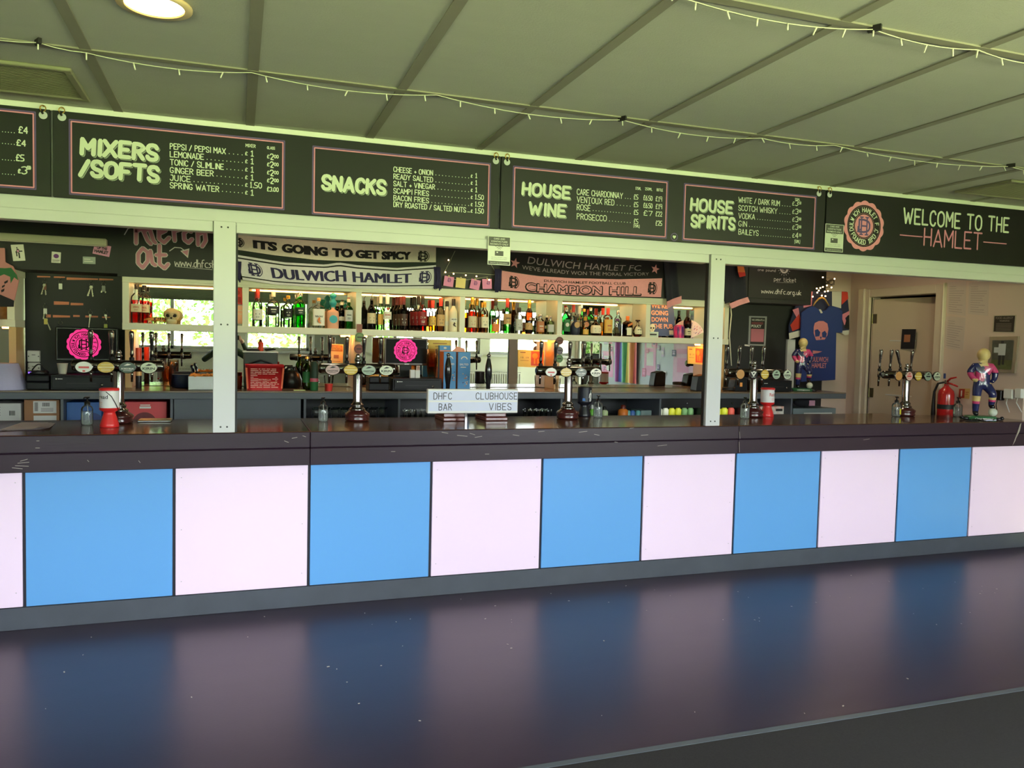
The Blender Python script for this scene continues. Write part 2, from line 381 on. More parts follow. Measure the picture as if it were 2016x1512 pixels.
for i, (a, c) in enumerate(WINS):
    bl = MB(); zb = 2.33
    bl.box(a+.02, c-.02, YREAR-.045, YREAR+.02, HEAD-.07, HEAD)
    k = 14
    for j in range(k): bl.cbox(((a+c)/2, YREAR-.015, zb+.02+(HEAD-.09-zb)*j/k), (c-a-.06, .05, .004), 0, 0, 0.9)
    bl.box(a+.03, c-.03, YREAR-.035, YREAR+.005, zb-.012, zb+.012)
    tag(bl.build('window_blind', m_blind), ['grey green slatted blind on the far left rear window', 'grey green slatted blind on the wide window behind the photographer', 'grey green slatted blind on the window beside the fire exit door hinge side',
        'grey green slatted blind on the first window past the fire exit door', 'grey green slatted blind on the window in front of the radiator', 'grey green slatted blind on the double rear window near the right corner', 'grey green slatted blind on the added narrow window in the right rear corner'][i], 'blind', 'blinds on the rear windows')
d = struct(MB().box(DX0, DX1, YREAR-.1, YREAR-.05, 0, 2.08).build('door_1', M('grey_door_paint', (150, 152, 140), 0.5)))
MB().box(DX0+.08, DX1-.08, YREAR-.05, YREAR-.02, 1.02, 1.07).build('push_bar', m_steel, d)
fr = MB().box(DX0-.06, DX0, YREAR-.1, YREAR+.03, 0, 2.14).box(DX1, DX1+.06, YREAR-.1, YREAR+.03, 0, 2.14).box(DX0, DX1, YREAR-.1, YREAR+.03, 2.08, 2.14)
struct(fr.build('trim_2', m_white))
# right wall with the half open door
b = MB(); DY0, DY1, DZ = 1.06, 1.925, 2.25
b.box(XR, XR+.12, .1, DY0, 0, ZC).box(XR, XR+.12, DY1, YB+.2, 0, ZC).box(XR, XR+.12, DY0, DY1, DZ, ZC)
struct(b.build('wall_right', m_cream))
XO = 8.0
W0, W1 = WINR[0]
struct(MB().box(XO, XO+.12, W1, .1, 0, ZC).box(XO, XO+.12, YREAR-.2, W0, 0, ZC).box(XO, XO+.12, W0, W1, 0, SILLL).box(XO, XO+.12, W0, W1, HEADL, ZC).box(XR+.1201, XO+.12, .1, .2, 0, ZC).build('wall_right_hall', m_cream))
b = MB().box(XR-.03, XR+.02, DY1, DY1+.075, 0, DZ+.09).box(XR-.05, XR+.02, DY1+.06, DY1+.15, 0, DZ+.1).box(XR-.03, XR+.02, DY0-.09, DY0, 0, DZ+.09).box(XR-.03, XR+.02, DY0, DY1, DZ, DZ+.09)
b.box(XR-.04, XR+.02, DY0-.105, DY0-.09, 0, DZ+.1)
struct(b.build('trim_3', M('cream_door_frame', (208, 192, 174), 0.45), bev=.006))
d = thing('door_2', 'cream door standing slightly open', None, (XR+.035, DY1-.012, 0), 0.16); d['kind'] = 'structure'
dl = MB().box(-.02, .02, -.85, 0, .03, DZ-.02).build('door_leaf', M('cream_door_paint', (205, 186, 166), 0.5, noise=(2, .05)), d, world=False, bev=.003)
for z in (2.02, 1.22):
    MB().box(-.028, -.02, -.05, .012, z-.05, z+.05).lathe([(.007, z-.055), (.007, z+.055)], (-.028, .004, 0), 8).build('hinge', M('brass_hinge', (150, 140, 105), 0.3, 0.9), dl, world=False)
MB().box(-.026, -.02, -.5, -.2, 1.205, 1.215).box(-.026, -.02, -.52, -.22, 1.78, 1.79).build('tape_strip', m_white, dl, world=False)
# corridor behind the door
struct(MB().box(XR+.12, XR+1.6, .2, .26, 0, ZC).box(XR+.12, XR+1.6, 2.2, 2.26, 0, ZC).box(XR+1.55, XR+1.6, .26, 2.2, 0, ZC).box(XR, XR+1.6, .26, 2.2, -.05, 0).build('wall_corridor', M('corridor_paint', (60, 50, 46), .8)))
b = MB().box(XL-.12, XL, YREAR-.2, YB+.2, HEADL, ZC).box(XL-.12, XL, YREAR-.2, YB+.2, 0, SILLL); cur = YREAR-.2
for a, c in WINL: b.box(XL-.12, XL, cur, a, SILLL, HEADL); cur = c
b.box(XL-.12, XL, cur, YB+.2, SILLL, HEADL)
struct(b.build('wall_left', m_cream))
for i, (a, c) in enumerate(WINL):
    f = MB(); x0, x1 = XL-.09, XL-.03
    f.box(x0, x1, a, c, SILLL, SILLL+.07).box(x0, x1, a, c, HEADL-.07, HEADL)
    for y in (a, (a+c)/2-.03, c-.06): f.box(x0, x1, y, y+.06, SILLL, HEADL)
    w = struct(f.build('window_%d' % (10+i), m_white, bev=.004)); MB().box(XL-.062, XL-.058, a+.05, c-.05, SILLL+.06, HEADL-.06).build('pane', m_clear, w)
XBW = X(1626, YB, 560)
f = MB().box(XO+.03, XO+.09, W0, W1, SILLL, SILLL+.07).box(XO+.03, XO+.09, W0, W1, HEADL-.07, HEADL)
for y in (W0, W1-.06): f.box(XO+.03, XO+.09, y, y+.06, SILLL, HEADL)
w = struct(f.build('window_9', m_white, bev=.004)); MB().box(XO+.058, XO+.062, W0+.05, W1-.05, SILLL+.06, HEADL-.06).build('pane', m_clear, w)
# wall behind the bar: black on the left, black panel then cream on the right
struct(MB().box(XL, XBW, YB, YB+.12, 0, ZC).build('wall_back', m_black))
struct(MB().box(XBW, XR, YB-.004, YB+.12, 0, ZC).build('wall_back_corner', m_cream))
ZBK = Z(330, 545, 1.88)
struct(MB().box(XL, X(1598, 1.88, 560), 1.88, YB, 2.135, ZC).build('trim_bulkhead', m_black))
# ================================================================ the bar
WP = 0.7717; ZCT = 1.098
m_pink = M('pale_pink_laminate', (250, 226, 250), 0.38, noise=(2, 0.02))
m_blue = M('mid_blue_laminate', (98, 165, 230), 0.38, noise=(2, 0.02))
m_wood = M('dark_plum_varnished_wood', (46, 31, 44), 0.32, noise=(2.2, 0.35), bump=(40, .08), stretch=(.35, 1, 3), col2=None)
m_top = M('glossy_dark_counter', (84, 54, 36), 0.13, noise=(2.2, 0.25), spec=.8, stretch=(.3, 3, 1))
m_scuff = M('worn_pale_scuff', (168, 160, 150), 0.7)
bar = thing('bar_counter', 'long bar counter with alternating pink and blue front panels', 'bar counter', (3, 0, 0))
XB0, XB1 = XL+.01, XE-.005
edges = [XB0, X(611, -.05, 850), X(1455, -.05, 840), XB1]
b = MB(); bw = MB()
for i in range(3):
    a, c = edges[i]+.0015, edges[i+1]-.0015
    b.box(a, c, -.045, .80 if i < 2 else -.03, ZCT-.045, ZCT)
b.box(edges[2]+.0015, 6.75, -.0299, .80, ZCT-.045, ZCT).box(6.75, XR-.012, -.0299, .60, ZCT-.045, ZCT)
b.build('worktop', m_top, bar, bev=.004)
for i in range(3):
    a, c = edges[i]+.0012, edges[i+1]-.0012
    bw.box(a, c, -.052, -.02, ZCT-.097, ZCT-.003).box(a, c, -.045, -.02, ZCT-.103, ZCT-.097).box(a, c, -.052, -.02, ZCT-.206, ZCT-.103)
bw.build('front_edge', m_wood, bar, bev=.004)
sc = MB()
for (px, py, ln, sl) in [(35, 912, 22, -2), (30, 917, 26, 1), (40, 908, 14, -4), (24, 921, 20, 2), (72, 868, 5, 0), (70, 882, 8, 0), (172, 906, 3, 3), (273, 907, 3, 4), (575, 863, 10, -2), (560, 868, 8, 3), (596, 858, 6, 2), (900, 857, 20, 2), (935, 861, 14, -2), (870, 851, 12, 2), (1140, 851, 16, -2), (1170, 855, 10, 2), (1060, 850, 12, -1), (1262, 857, 14, -1), (1295, 878, 18, -2), (1210, 870, 6, 1), (955, 894, 8, 0), (770, 889, 8, 0), (1700, 866, 12, -2), (925, 853, 10, 3), (1010, 856, 12, 2), (1240, 843, 8, -1), (1455, 870, 1, 20), (1456, 850, 1, 14)]:
    p = at(px, py, -.053); q = at(px+ln, py+sl, -.053); ribbons(sc, [[(p.x, p.z), (q.x, q.z)]], .0028, -.0526)
pts = [at(px, py, -.0536) for px, py in ((2011, 832), (2008, 848), (2000, 864), (1993, 878), (1999, 868), (2003, 850), (2008, 836))]
sc.add([tuple(p) for p in pts], [tuple(range(len(pts)))])
sc.build('scuff_mark', m_scuff, bar)['label'] = 'pale chips and scratches in the dark wood'
ZT, ZB_ = .886, .129
k = -5
while k*WP < XB1:
    a, c = max(k*WP, XB0), min((k+1)*WP, XB1)
    if c > XB0:
        g = .0085
        p = MB().box(a+g, c-g, 0, .018, ZB_, ZT+.01).build('panel', m_blue if k % 2 == 0 else m_pink, bar, bev=.002)
        p['label'] = 'blue front panel' if k % 2 == 0 else 'pale pink front panel'
        if k % 2: 
            s = MB()
            for x in (a+.04, c-.04):
                for z in (.21, .52, .83): s.cbox((x, -.0005, z), (.005, .002, .003))
            s.build('screw', m_steel, p)
    k += 1
MB().box(XB0, XR-.012, .012, .03, 0, 1.05).build('back_board', M('dark_gap', (30, 28, 40), .6), bar)
MB().box(XB0, XB1, -.004, .012, 0.0, ZB_-.004).build('kickboard', M('scuffed_grey_kickboard', (70, 76, 86), .5, noise=(6, .22), bump=(50, .1)), bar, bev=.002)
MB().box(XB0, XR-.012, .52, .54, 0, ZCT-.05).build('rear_board', m_dark, bar)
# posts
m_post = m_white
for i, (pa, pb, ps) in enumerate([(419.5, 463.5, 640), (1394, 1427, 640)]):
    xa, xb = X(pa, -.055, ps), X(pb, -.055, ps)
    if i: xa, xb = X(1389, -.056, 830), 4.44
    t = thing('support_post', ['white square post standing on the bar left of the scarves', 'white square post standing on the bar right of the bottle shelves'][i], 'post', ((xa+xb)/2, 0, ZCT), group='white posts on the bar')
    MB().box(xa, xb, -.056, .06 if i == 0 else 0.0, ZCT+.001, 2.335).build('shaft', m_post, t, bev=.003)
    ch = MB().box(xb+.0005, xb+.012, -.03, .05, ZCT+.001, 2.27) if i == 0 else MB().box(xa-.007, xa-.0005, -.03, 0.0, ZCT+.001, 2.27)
    ch.build('side_strip', m_black, t)  # thin black strip down one side of each post
    s = MB()
    for z in (2.30, 1.735, ZCT+.035):
        for dx in (-.018, .018): s.lathe([(.0055, 0), (.0055, .002)], ((xa+xb)/2+dx, -.0562, z), 8, R=Matrix.Rotation(PI/2, 3, 'X'))
    s.build('bolt', m_dark, t)
P1A, P1B = X(419.5, -.055, 640), X(463.5, -.055, 640)
# header above the opening
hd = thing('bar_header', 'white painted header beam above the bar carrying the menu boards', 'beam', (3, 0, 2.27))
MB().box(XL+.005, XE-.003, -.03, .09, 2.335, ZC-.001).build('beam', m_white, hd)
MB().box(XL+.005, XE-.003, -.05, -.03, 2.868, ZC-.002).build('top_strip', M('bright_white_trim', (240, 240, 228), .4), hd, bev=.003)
lo = MB()
for a, c in ((XL+.005, P1A-.002), (P1B+.002, 4.311), (4.442, XE-.003)): lo.box(a, c, -.046, .05, 2.272, 2.334)
lo.build('lower_strip', m_white, hd, bev=.003)
# ---------------------------------------------------------------- menu boards
m_board = M('chalkboard_black', (14, 15, 12), 0.5, noise=(5, .12))
m_chalk = M('white_marker', (222, 228, 206), 0.6); m_pinkline = M('pink_marker', (226, 140, 168), 0.6); m_purple = M('purple_marker', (98, 76, 130), 0.6)
YBD = -.072; YT = YBD-.0012
m_rope = M('dark_cord', (30, 26, 24), .8); m_brass = M('brass', (190, 150, 70), .3, 1.0)
def board(pxa, pxb, label, holes):
    xa, xb = pxa, pxb
    t = thing('menu_board', label, 'menu board', ((xa+xb)/2, YBD, 2.402))
    MB().box(xa, xb, YBD, YBD+.02, 2.402, 2.866).build('board', m_board, t, bev=.002)
    for hx in holes:
        h = MB(); disc(h, hx, 2.833, .021, YT, 0, 20); o = h.build('hanging_hole', m_white, t)
        k = MB(); k.tube([(hx+.014*math.sin(a), YBD-.006, 2.868+.016*math.cos(a)) for a in [i*PI/6 for i in range(13)]], .003, 6, 0)
        k.tube([(hx, YBD-.008, 2.86), (hx-.004, YBD-.011, 2.846), (hx+.002, YBD-.008, 2.838)], .006, 6, 1)
        k.lathe([(.004, 0), (.004, .02)], (hx, YBD-.002, 2.884), 8, R=Matrix.Rotation(-PI/2, 3, 'X'))
        k.build('hanging_hook', [m_brass, m_rope], t)
    return t
def frame(t, pts, w=.009):
    b = MB(); x0, x1, z0, z1 = pts
    def rect(d, wd, mi, y):
        for (a, c) in (((x0-d, z0-d), (x1+d, z0-d)), ((x1+d, z0-d), (x1+d, z1+d)), ((x1+d, z1+d), (x0-d, z1+d)), ((x0-d, z1+d), (x0-d, z0-d))): ribbons(b, [[a, c]], wd, y, mi)
    rect(.009, w*.8, 1, YT); rect(0, w*.8, 0, YT-.0003)
    return b.build('border', [m_pinkline, m_purple], t)
def px_frame(pa, ya, pb, yb):
    p, q = at(pa, ya, YT), at(pb, yb, YT); return (min(p.x, q.x), max(p.x, q.x), min(p.z, q.z), max(p.z, q.z))
def heading(mb, s, px0, py0, px1, hpx, wd, col=0, sh=1):
    a = at(px0, py0, YT); c = at(px1, py0, YT); h = at(px0, py0-hpx, YT).z-a.z
    L = hand_lines(s, a.x, a.z, h, c.x-a.x, .04, 2.3, .2)
    ribbons(mb, L, wd*1.0, YT-.0002, sh, dx=.006, dz=-.006); ribbons(mb, L, wd*1.22, YT-.0005, 2); ribbons(mb, L, wd, YT-.0009, col)
def dots(mb, pa, pb, py, y=YT, n=None):
    a, c = at(pa, py, y), at(pb, py, y); n = n or max(3, int((c.x-a.x)/.021))
    for i in range(n): mb.cbox((a.x+(c.x-a.x)*(i+.5)/n, y, a.z), (.004, .001, .004), 0)
def item(mb, s, pa, py, pb, h=11.5, pd=None, wd=.0048):
    hand(mb, s, pa, py, pb, h, YT, wd)
    if pd: 
        z = at(pa, py, YT).z; q = at(pd, py, YT)
        a = at(pb+3, py, YT).x; c = X(pd, YT, py); n = max(3, int((c-a)/.021))
        for i in range(n): mb.cbox((a+(c-a)*(i+.5)/n, YT, z+.004), (.0045, .001, .0045), 0)
XB_ = [X(104, YBD, 300), X(984, YBD, 380), X(1625, YBD, 430)]
# board at the left edge of the picture
t = board(XB_[0]-2.4, XB_[0]-.012, 'black menu board cut off at the left edge with only prices visible', [X(85, YBD, 230)])
frame(t, (XB_[0]-2.3, X(66, YT, 290), Z(64, 369, YT), Z(66, 224, YT)))
b = MB()
for s, pa, py, pb, h in (('\u00a34', 37, 261, 54, 12), ('\u00a34', 33, 286, 50, 11), ('\u00a35', 32, 316, 47, 12), ('\u00a3', 36, 340, 40, 7), ('3', 43, 342, 53, 14), ('50', 54, 333, 60, 6)): hand(b, s, pa, py, pb, h, YT, .006)
for py in (259, 282, 314, 342): dots(b, 2, 31, py, n=5)
b.build('lettering', m_chalk, t)
# mixers and snacks
t = board(XB_[0], XB_[1]-.006, 'black menu board headed MIXERS / SOFTS and SNACKS', [X(122, YBD, 236), X(976, YBD, 326)])
frame(t, px_frame(141, 382, 557, 281)[:2] + (Z(143, 379, YT), Z(141, 239, YT)))
frame(t, px_frame(618, 419, 963, 322)[:2] + (Z(618, 418, YT), Z(620, 291, YT)))
b = MB(); hs = [m_chalk, M('grey_outline_marker', (150, 158, 140), .6), m_board]
heading(b, 'MIXERS', 161, 302, 308, 29, .0235); heading(b, '/SOFTS', 158, 345, 310, 29, .0235); heading(b, 'SNACKS', 635, 372, 757, 26, .0215)
b.build('heading', hs, t)
b = MB()
for i, (s, py, pb) in enumerate((('PEPSI / PEPSI MAX', 293, 444), ('LEMONADE', 308.5, 401), ('TONIC / SLIMLINE', 324.5, 440), ('GINGER BEER', 340, 420), ('JUICE', 355, 375), ('SPRING WATER', 370, 431))):
    item(b, s, 335, py, pb, 10.8, 481)
    z = (at(335, py, YT).z)
    pr = '1.50' if i == 4 else '1'; p0 = 492
    pz = py + 14
    hand(b, '\u00a3', 483, pz-2, 487, 6, YT, .004); hand(b, pr, p0, pz, 499 if i != 4 else 515, 10.5, YT, .005)
    if i < 4: hand(b, '\u00a3', 526, pz+4, 530, 6, YT, .004); hand(b, '2', 532, pz+7, 538, 11, YT, .006); hand(b, '00', 540, pz+4, 548, 6, YT, .0045)
    if i == 4: hand(b, '\u00a33.00', 526, pz+7, 548, 8, YT, .0045)
hand(b, 'MIXER', 484, 289, 503, 6, YT, .003); hand(b, 'GLASS', 526, 293, 541, 5, YT, .003)
for s, py, pb, pr in (('CHEESE & ONION', 338, 852, '1'), ('READY SALTED', 352, 852, '1'), ('SALT & VINEGAR', 366, 856, '1'), ('SCAMPI FRIES', 380, 844, '1.50'), ('BACON FRIES', 394, 844, '1.50'), ('DRY ROASTED / SALTED NUTS', 407, 917, '1.50')):
    item(b, s, 775, py, pb, 9.6, 926)
    pz = py + 12; hand(b, '\u00a3', 927, pz-1, 930, 5, YT, .004); hand(b, pr, 935, pz, 939 if pr == '1' else 952, 9, YT, .005)
b.build('lettering', m_chalk, t)
# wine and spirits
t = board(XB_[1]+.006, XB_[2]-.006, 'black menu board headed HOUSE WINE and HOUSE SPIRITS', [X(998, YBD, 328), X(1612, YBD, 386)])
frame(t, px_frame(1011, 444, 1313, 360)[:2] + (Z(1009, 444, YT), Z(1013, 330, YT)))
frame(t, px_frame(1346, 474, 1605, 391)[:2] + (Z(1346, 470, YT), Z(1349, 364, YT)))
b = MB(); heading(b, 'HOUSE', 1029, 382, 1121, 22, .0195); heading(b, 'WINE', 1042, 421, 1112, 22, .0195)
heading(b, 'HOUSE', 1360, 413, 1441, 22, .0195); heading(b, 'SPIRITS', 1361, 445, 1445, 22, .0195); b.build('heading', hs, t)
b = MB()
for s, py, pb, pr in (('CARE CHARDONNAY', 383, 1226, ('5', '6.50', '19')), ('VENTOUX RED', 398, 1209, ('5', '6.50', '19')), ('ROS\u00c9', 413, 1162, ('5', '7', '22')), ('PROSECCO', 431, 1194, ('5', None, '25'))):
    item(b, s, 1136, py, pb, 11, 1244)
    z = py+9
    for q, (pa, p2) in zip(pr, ((1248, 1256), (1267, 1284), (1291, 1303))):
        if q: hand(b, '\u00a3'+q, pa, z + (pa-1248)*.08, p2, 9, YT, .0045)
for s, pa, py, pb in (('175ML', 1251, 373, 1262), ('250ML', 1270, 374, 1284), ('BOTTLE', 1293, 376, 1305), ('(75ML)', 1247, 447, 1259)): hand(b, s, pa, py, pb, 5, YT, .0028)
for s, py, pb, pr, pc in (('WHITE / DARK RUM', 398, 1535, '3', '50'), ('SCOTCH WHISKY', 414, 1530, '3', '00'), ('VODKA', 429.5, 1486, '3', '00'), ('GIN', 445, 1470, '3', '00'), ('BAILEYS', 461, 1493, '4', '10')):
    item(b, s, 1454, py, pb, 10.2, 1558)
    z = py+7; hand(b, '\u00a3', 1560, z-1, 1564, 7, YT, .004); hand(b, pr, 1566, z, 1571, 10, YT, .0055); hand(b, pc, 1573, z-3, 1577, 5, YT, .0035)
hand(b, '25ML', 1565, 394, 1575, 4, YT, .0028); hand(b, '(50ML)', 1564, 478, 1575, 6, YT, .0028)
p = at(1327.5, 466.5, YT)
hp = []
for i in range(28):
    a = 2*PI*i/28; hp.append((p.x+.0115/16*1.25*16*math.sin(a)**3/1.0*.9, YT-.0004, p.z+.0009*(13*math.cos(a)-5*math.cos(2*a)-2*math.cos(3*a)-math.cos(4*a))))
b.add(hp, [tuple(range(28))]); b.build('lettering', m_chalk, t)
b = MB(); ring(b, p.x, p.z, .025, .006, YT); b.build('heart_badge', m_purple, t)
# welcome board
t = board(XB_[2]+.006, XE-.05, 'black welcome board with the scalloped pink crest at the right end', [X(1633, YBD, 388)])
b = MB()
a = at(1779, 442, YT); hand(b, 'WELCOME TO THE', 1779, 439, 1986, 29, YT, .016, track=2.4); b.build('heading', m_chalk, t)
b = MB(); hand(b, 'HAMLET', 1819, 483, 1932, 33, YT, .013)
for pa, pb in ((1772, 1816), (1937, 1982)): ribbons(b, [[(X(pa, YT, 465), Z(1860, 470, YT)), (X(pb, YT, 465), Z(1860, 470, YT))]], .008, YT)
b.build('lettering', m_pinkline, t)
def crest(t, cx, cz, r, y, pink, ink, pale, name='crest', scal=True):
    b = MB(); d = .0006
    disc(b, cx, cz, r, y, 0, 40, 1.0, .07, 14)
    ring(b, cx, cz, r*.80, r*.05, y-d, 1); ring(b, cx, cz, r*.47, r*.04, y-d, 1)
    if pale: ring(b, cx, cz, r*.635, r*.27, y-d*.6, 2)
    tc_ = 3 if pale else 1
    ring_text(b, 'DULWICH HAMLET F.C', cx, cz, r*.635, r*.17, y-d*2, tc_, PI/2, 3.9); ring_text(b, 'FOUNDED 1893', cx, cz, r*.635, r*.17, y-d*2, tc_, -PI/2, 2.1, True)
    monogram(b, cx, cz, r*.40, y-d*2, 4 if pale else 1)
    return b.build(name, [pink, ink, ink, m_chalk, m_purple] if pale else [pink, ink], t)
p = at(1701, 445, YT); rr = (at(1701, 402, YT).z-p.z)*1.17
crest(t, p.x, p.z, rr, YT-.0004, M('crest_pink', (238, 150, 168), .6), m_board, True)
# card notices
def card_notice(label, pa, ya, pb, yb, y, tilt=0.0):
    p, q = at(pa, ya, y), at(pb, yb, y); x0, x1, z1, z0 = p.x, q.x, p.z, q.z
    t = thing('payment_notice', label, 'notice', ((x0+x1)/2, y, z0), group='card payment notices')
    MB().box(x0, x1, y-.001, y, z0, z1).build('paper', M('laminated_paper', (222, 224, 214), .3), t)
    w, h = x1-x0, z1-z0; b = MB(); yy = y-.0018; dk = 0; lt = 1
    b.quad((x0+.03*w, yy, z1-.34*h), (x1-.03*w, yy, z1-.34*h), (x1-.03*w, yy, z1-.02*h), (x0+.03*w, yy, z1-.02*h), dk)
    b.quad((x0+.03*w, yy, z0+.02*h), (x1-.03*w, yy, z0+.02*h), (x1-.03*w, yy, z0+.13*h), (x0+.03*w, yy, z0+.13*h), dk)
    cx = (x0+x1)/2; b.quad((cx-.19*w, yy, z0+.32*h), (cx+.19*w, yy, z0+.32*h), (cx+.19*w, yy, z0+.49*h), (cx-.19*w, yy, z0+.49*h), dk)
    for k in (1, 2, 3): ring(b, cx, z0+.5*h, .07*w*k+.02*w, .02*w, yy, dk, 10, 1, PI*.25, PI*.75)
    for k, (s, ww) in enumerate((('CARD AND', .5), ('CONTACTLESS', .72), ('PAYMENTS ONLY', .8))): font_mesh(b, s, cx-ww*w/2, z1-(.115+.095*k)*h, .06*h, ww*w, yy-.0004, lt, .01)
    for k in range(2): font_mesh(b, ('WE WILL ACCEPT CARD', 'AND CONTACTLESS PAYMENT')[k], cx-.35*w, z0+(.25-.06*k)*h, .025*h, .7*w, yy, dk)
    font_mesh(b, 'Sorry for any inconvenience', cx-.38*w, z0+.055*h, .04*h, .76*w, yy-.0004, lt)
    b.quad((cx-.12*w, yy-.0004, z0+.42*h), (cx-.05*w, yy-.0004, z0+.42*h), (cx-.05*w, yy-.0004, z0+.46*h), (cx-.12*w, yy-.0004, z0+.46*h), lt)
    b.build('print', [M('charcoal_print', (84, 84, 80), .5), M('white_print', (230, 230, 222), .5)], t)
card_notice('card payment notice taped to the white header above the bunting', 961, 464, 1004, 523, -.06)
card_notice('card payment notice stuck on the welcome board beside the crest', 1625, 440, 1659, 497, YBD-.002)
# ---------------------------------------------------------------- things on the ceiling
def fairy(name, label, path, n, clip):
    t = thing(name, label, 'string lights', path[0]); pts = []
    for (a, c) in zip(path, path[1:]):
        a, c = Vector(a), Vector(c); k = max(2, int((c-a).length/.06))
        for i in range(k):
            u = i/k; p = a.lerp(c, u); p.z -= .035*4*u*(1-u)*min(1, (c-a).length); pts.append(p)
    pts.append(Vector(path[-1])); b = MB(); b.tube(pts, .0022, 5); b.tube([p+Vector((0, .012, .004)) for p in pts], .0018, 5); b.build('cable', m_wcable, t)
    step = max(1, len(pts)//n)
    for i in range(step//2, len(pts)-1, step):
        p = pts[i]; a = random.uniform(-.5, .5); d = Vector((math.sin(a), random.uniform(-.4, .4), -1)).normalized()
        k = MB(); k.tube([p, p+d*.03], .0035, 6); k.build('bulb', m_bulb, t)
    for c in clip: MB().cbox((c[0], c[1], ZC-.012), (.014, .05, .022), 0, .5).build('clip', m_rope, t)
m_wcable = M('white_cable', (205, 205, 180), .5); m_bulb = M('clear_white_bulb', (228, 226, 205), .3)
def cl(px, py): p = atz(px, py, ZC-.016); return (p.x, p.y, p.z)
fairy('string_lights', 'white string lights along the ceiling seam nearest the menu boards', [cl(-60, 68), cl(75, 84), cl(170, 104), cl(495, 143), cl(860, 187), cl(1225, 236), cl(1500, 272), cl(1642, 286), cl(1990, 328), cl(2040, 336)], 30, [cl(75, 84), cl(1225, 235), cl(1990, 327)])
fairy('string_lights', 'white string lights on the ceiling at the upper right, farther from the menu boards', [cl(1290, -30), cl(1370, 4), cl(1720, 58), cl(1925, 98), cl(2060, 128)], 12, [cl(1722, 58)])
m_vent = M('air_grille_metal', (150, 148, 120), .4, .3)
def vent(label, x0, x1, y0, y1):
    t = thing('ceiling_vent', label, 'vent', ((x0+x1)/2, (y0+y1)/2, ZC), group='ceiling air grilles')
    b = MB(); z0, z1 = ZC-.02, ZC-.001; w = .035
    b.box(x0, x1, y0, y0+w, z0, z1).box(x0, x1, y1-w, y1, z0, z1).box(x0, x0+w, y0+w, y1-w, z0, z1).box(x1-w, x1, y0+w, y1-w, z0, z1); b.build('frame', m_vent, t, bev=.004)
    b = MB(); n = 22
    for i in range(n): b.cbox(((x0+x1)/2, y0+w+(y1-y0-2*w)*(i+.5)/n, ZC-.011), (x1-x0-2*w, .013, .0025), 0, 0, .7)
    b.build('slats', m_vent, t)
    MB().box(x0+w, x1-w, y0+w, y1-w, ZC-.003, ZC-.001).build('backing', m_dark, t)
vent('slatted air grille in the ceiling above the left menu board', -.62, .378, -.76, -.24)
vent('slatted air grille in the ceiling at the right edge above the welcome board', 6.28, 7.25, -.78, -.3)
def downlight(label, x, y, r=.105, em=9.0):
    t = thing('ceiling_light', label, 'light', (x, y, ZC), group='round ceiling lights')
    MB().lathe([(r, 0), (r+.028, -.004), (r+.028, -.012), (r, -.014)], (x, y, ZC-.001), 36, caps=False).build('bezel', M('lamp_bezel', (230, 200, 150), .3), t)
    MB().lathe([(.001, -.006), (r, -.006)], (x, y, ZC-.002), 36, caps=False).build('diffuser', M('lamp_diffuser_%d' % em, (255, 232, 190), .4, emit=em), t)
for i, (x, y) in enumerate(((.82, -1.70), (2.2, -4.6), (5.2, -4.6), (1.7, 1.05), (4.2, 1.05), (6.5, 1.0))):  # last three are unseen lamps added to brighten the serving side
    downlight(["lit round ceiling light at the top left of the picture", 'round ceiling light over the left rear carpet', 'round ceiling light over the right rear carpet', 'added unseen fill light above the serving side at the white scarf', 'added unseen fill light above the serving side at the pink scarf', 'added unseen fill light above the serving side before the cream door'][i], x, y, .105 if i < 3 else .14, 9.0 if i < 3 else (26.0 if i < 5 else 40.0))
# ================================================================ back bar
ZBC = 1.24; YBF = 1.55; YM = 2.2; YCF = 1.9
m_shelf = M('cream_shelf_paint', (222, 218, 196), 0.4, noise=(4, .03))
m_mirror = M('silvered_mirror', (235, 238, 236), 0.0, 1.0, noise=(2, .004))
m_led = M('warm_led', (255, 196, 120), .4, emit=14.0)
bc = thing('back_counter', 'slate grey back counter with open compartments under the bottle shelves', 'counter', (3, YBF, 0))
MB().box(XL, 7.0, YBF, YB-.01, ZBC-.012, ZBC).build('worktop', M('grey_brown_laminate', (112, 98, 84), .25, noise=(3, .12), stretch=(.3, 2, 1)), bc, bev=.002)
MB().box(XL, 7.0, YBF, YBF+.03, ZBC-.062, ZBC-.012).build('front_edge', m_grey, bc, bev=.003)
MB().box(XL, 7.0, YBF+.02, YB-.01, .955, .98).build('lower_shelf', m_dark, bc)
MB().box(XL, 7.0, YB-.03, YB-.01, .1, ZBC-.012).build('rear_panel', m_dark, bc)
for px in (123, 338, 600, 785, 1104, 1298, 1556):
    x = X(px, YBF+.03, 800); MB().box(x-.009, x+.009, YBF+.012, YB-.03, .1, ZBC-.012).build('divider', m_grey, bc)
for pa, pb in ((343, 418), (460, 592)):
    MB().box(X(pa, YBF+.05, 800), X(pb, YBF+.05, 800), YBF+.04, YBF+.06, .7, ZBC-.014).build('door', m_grey, bc)
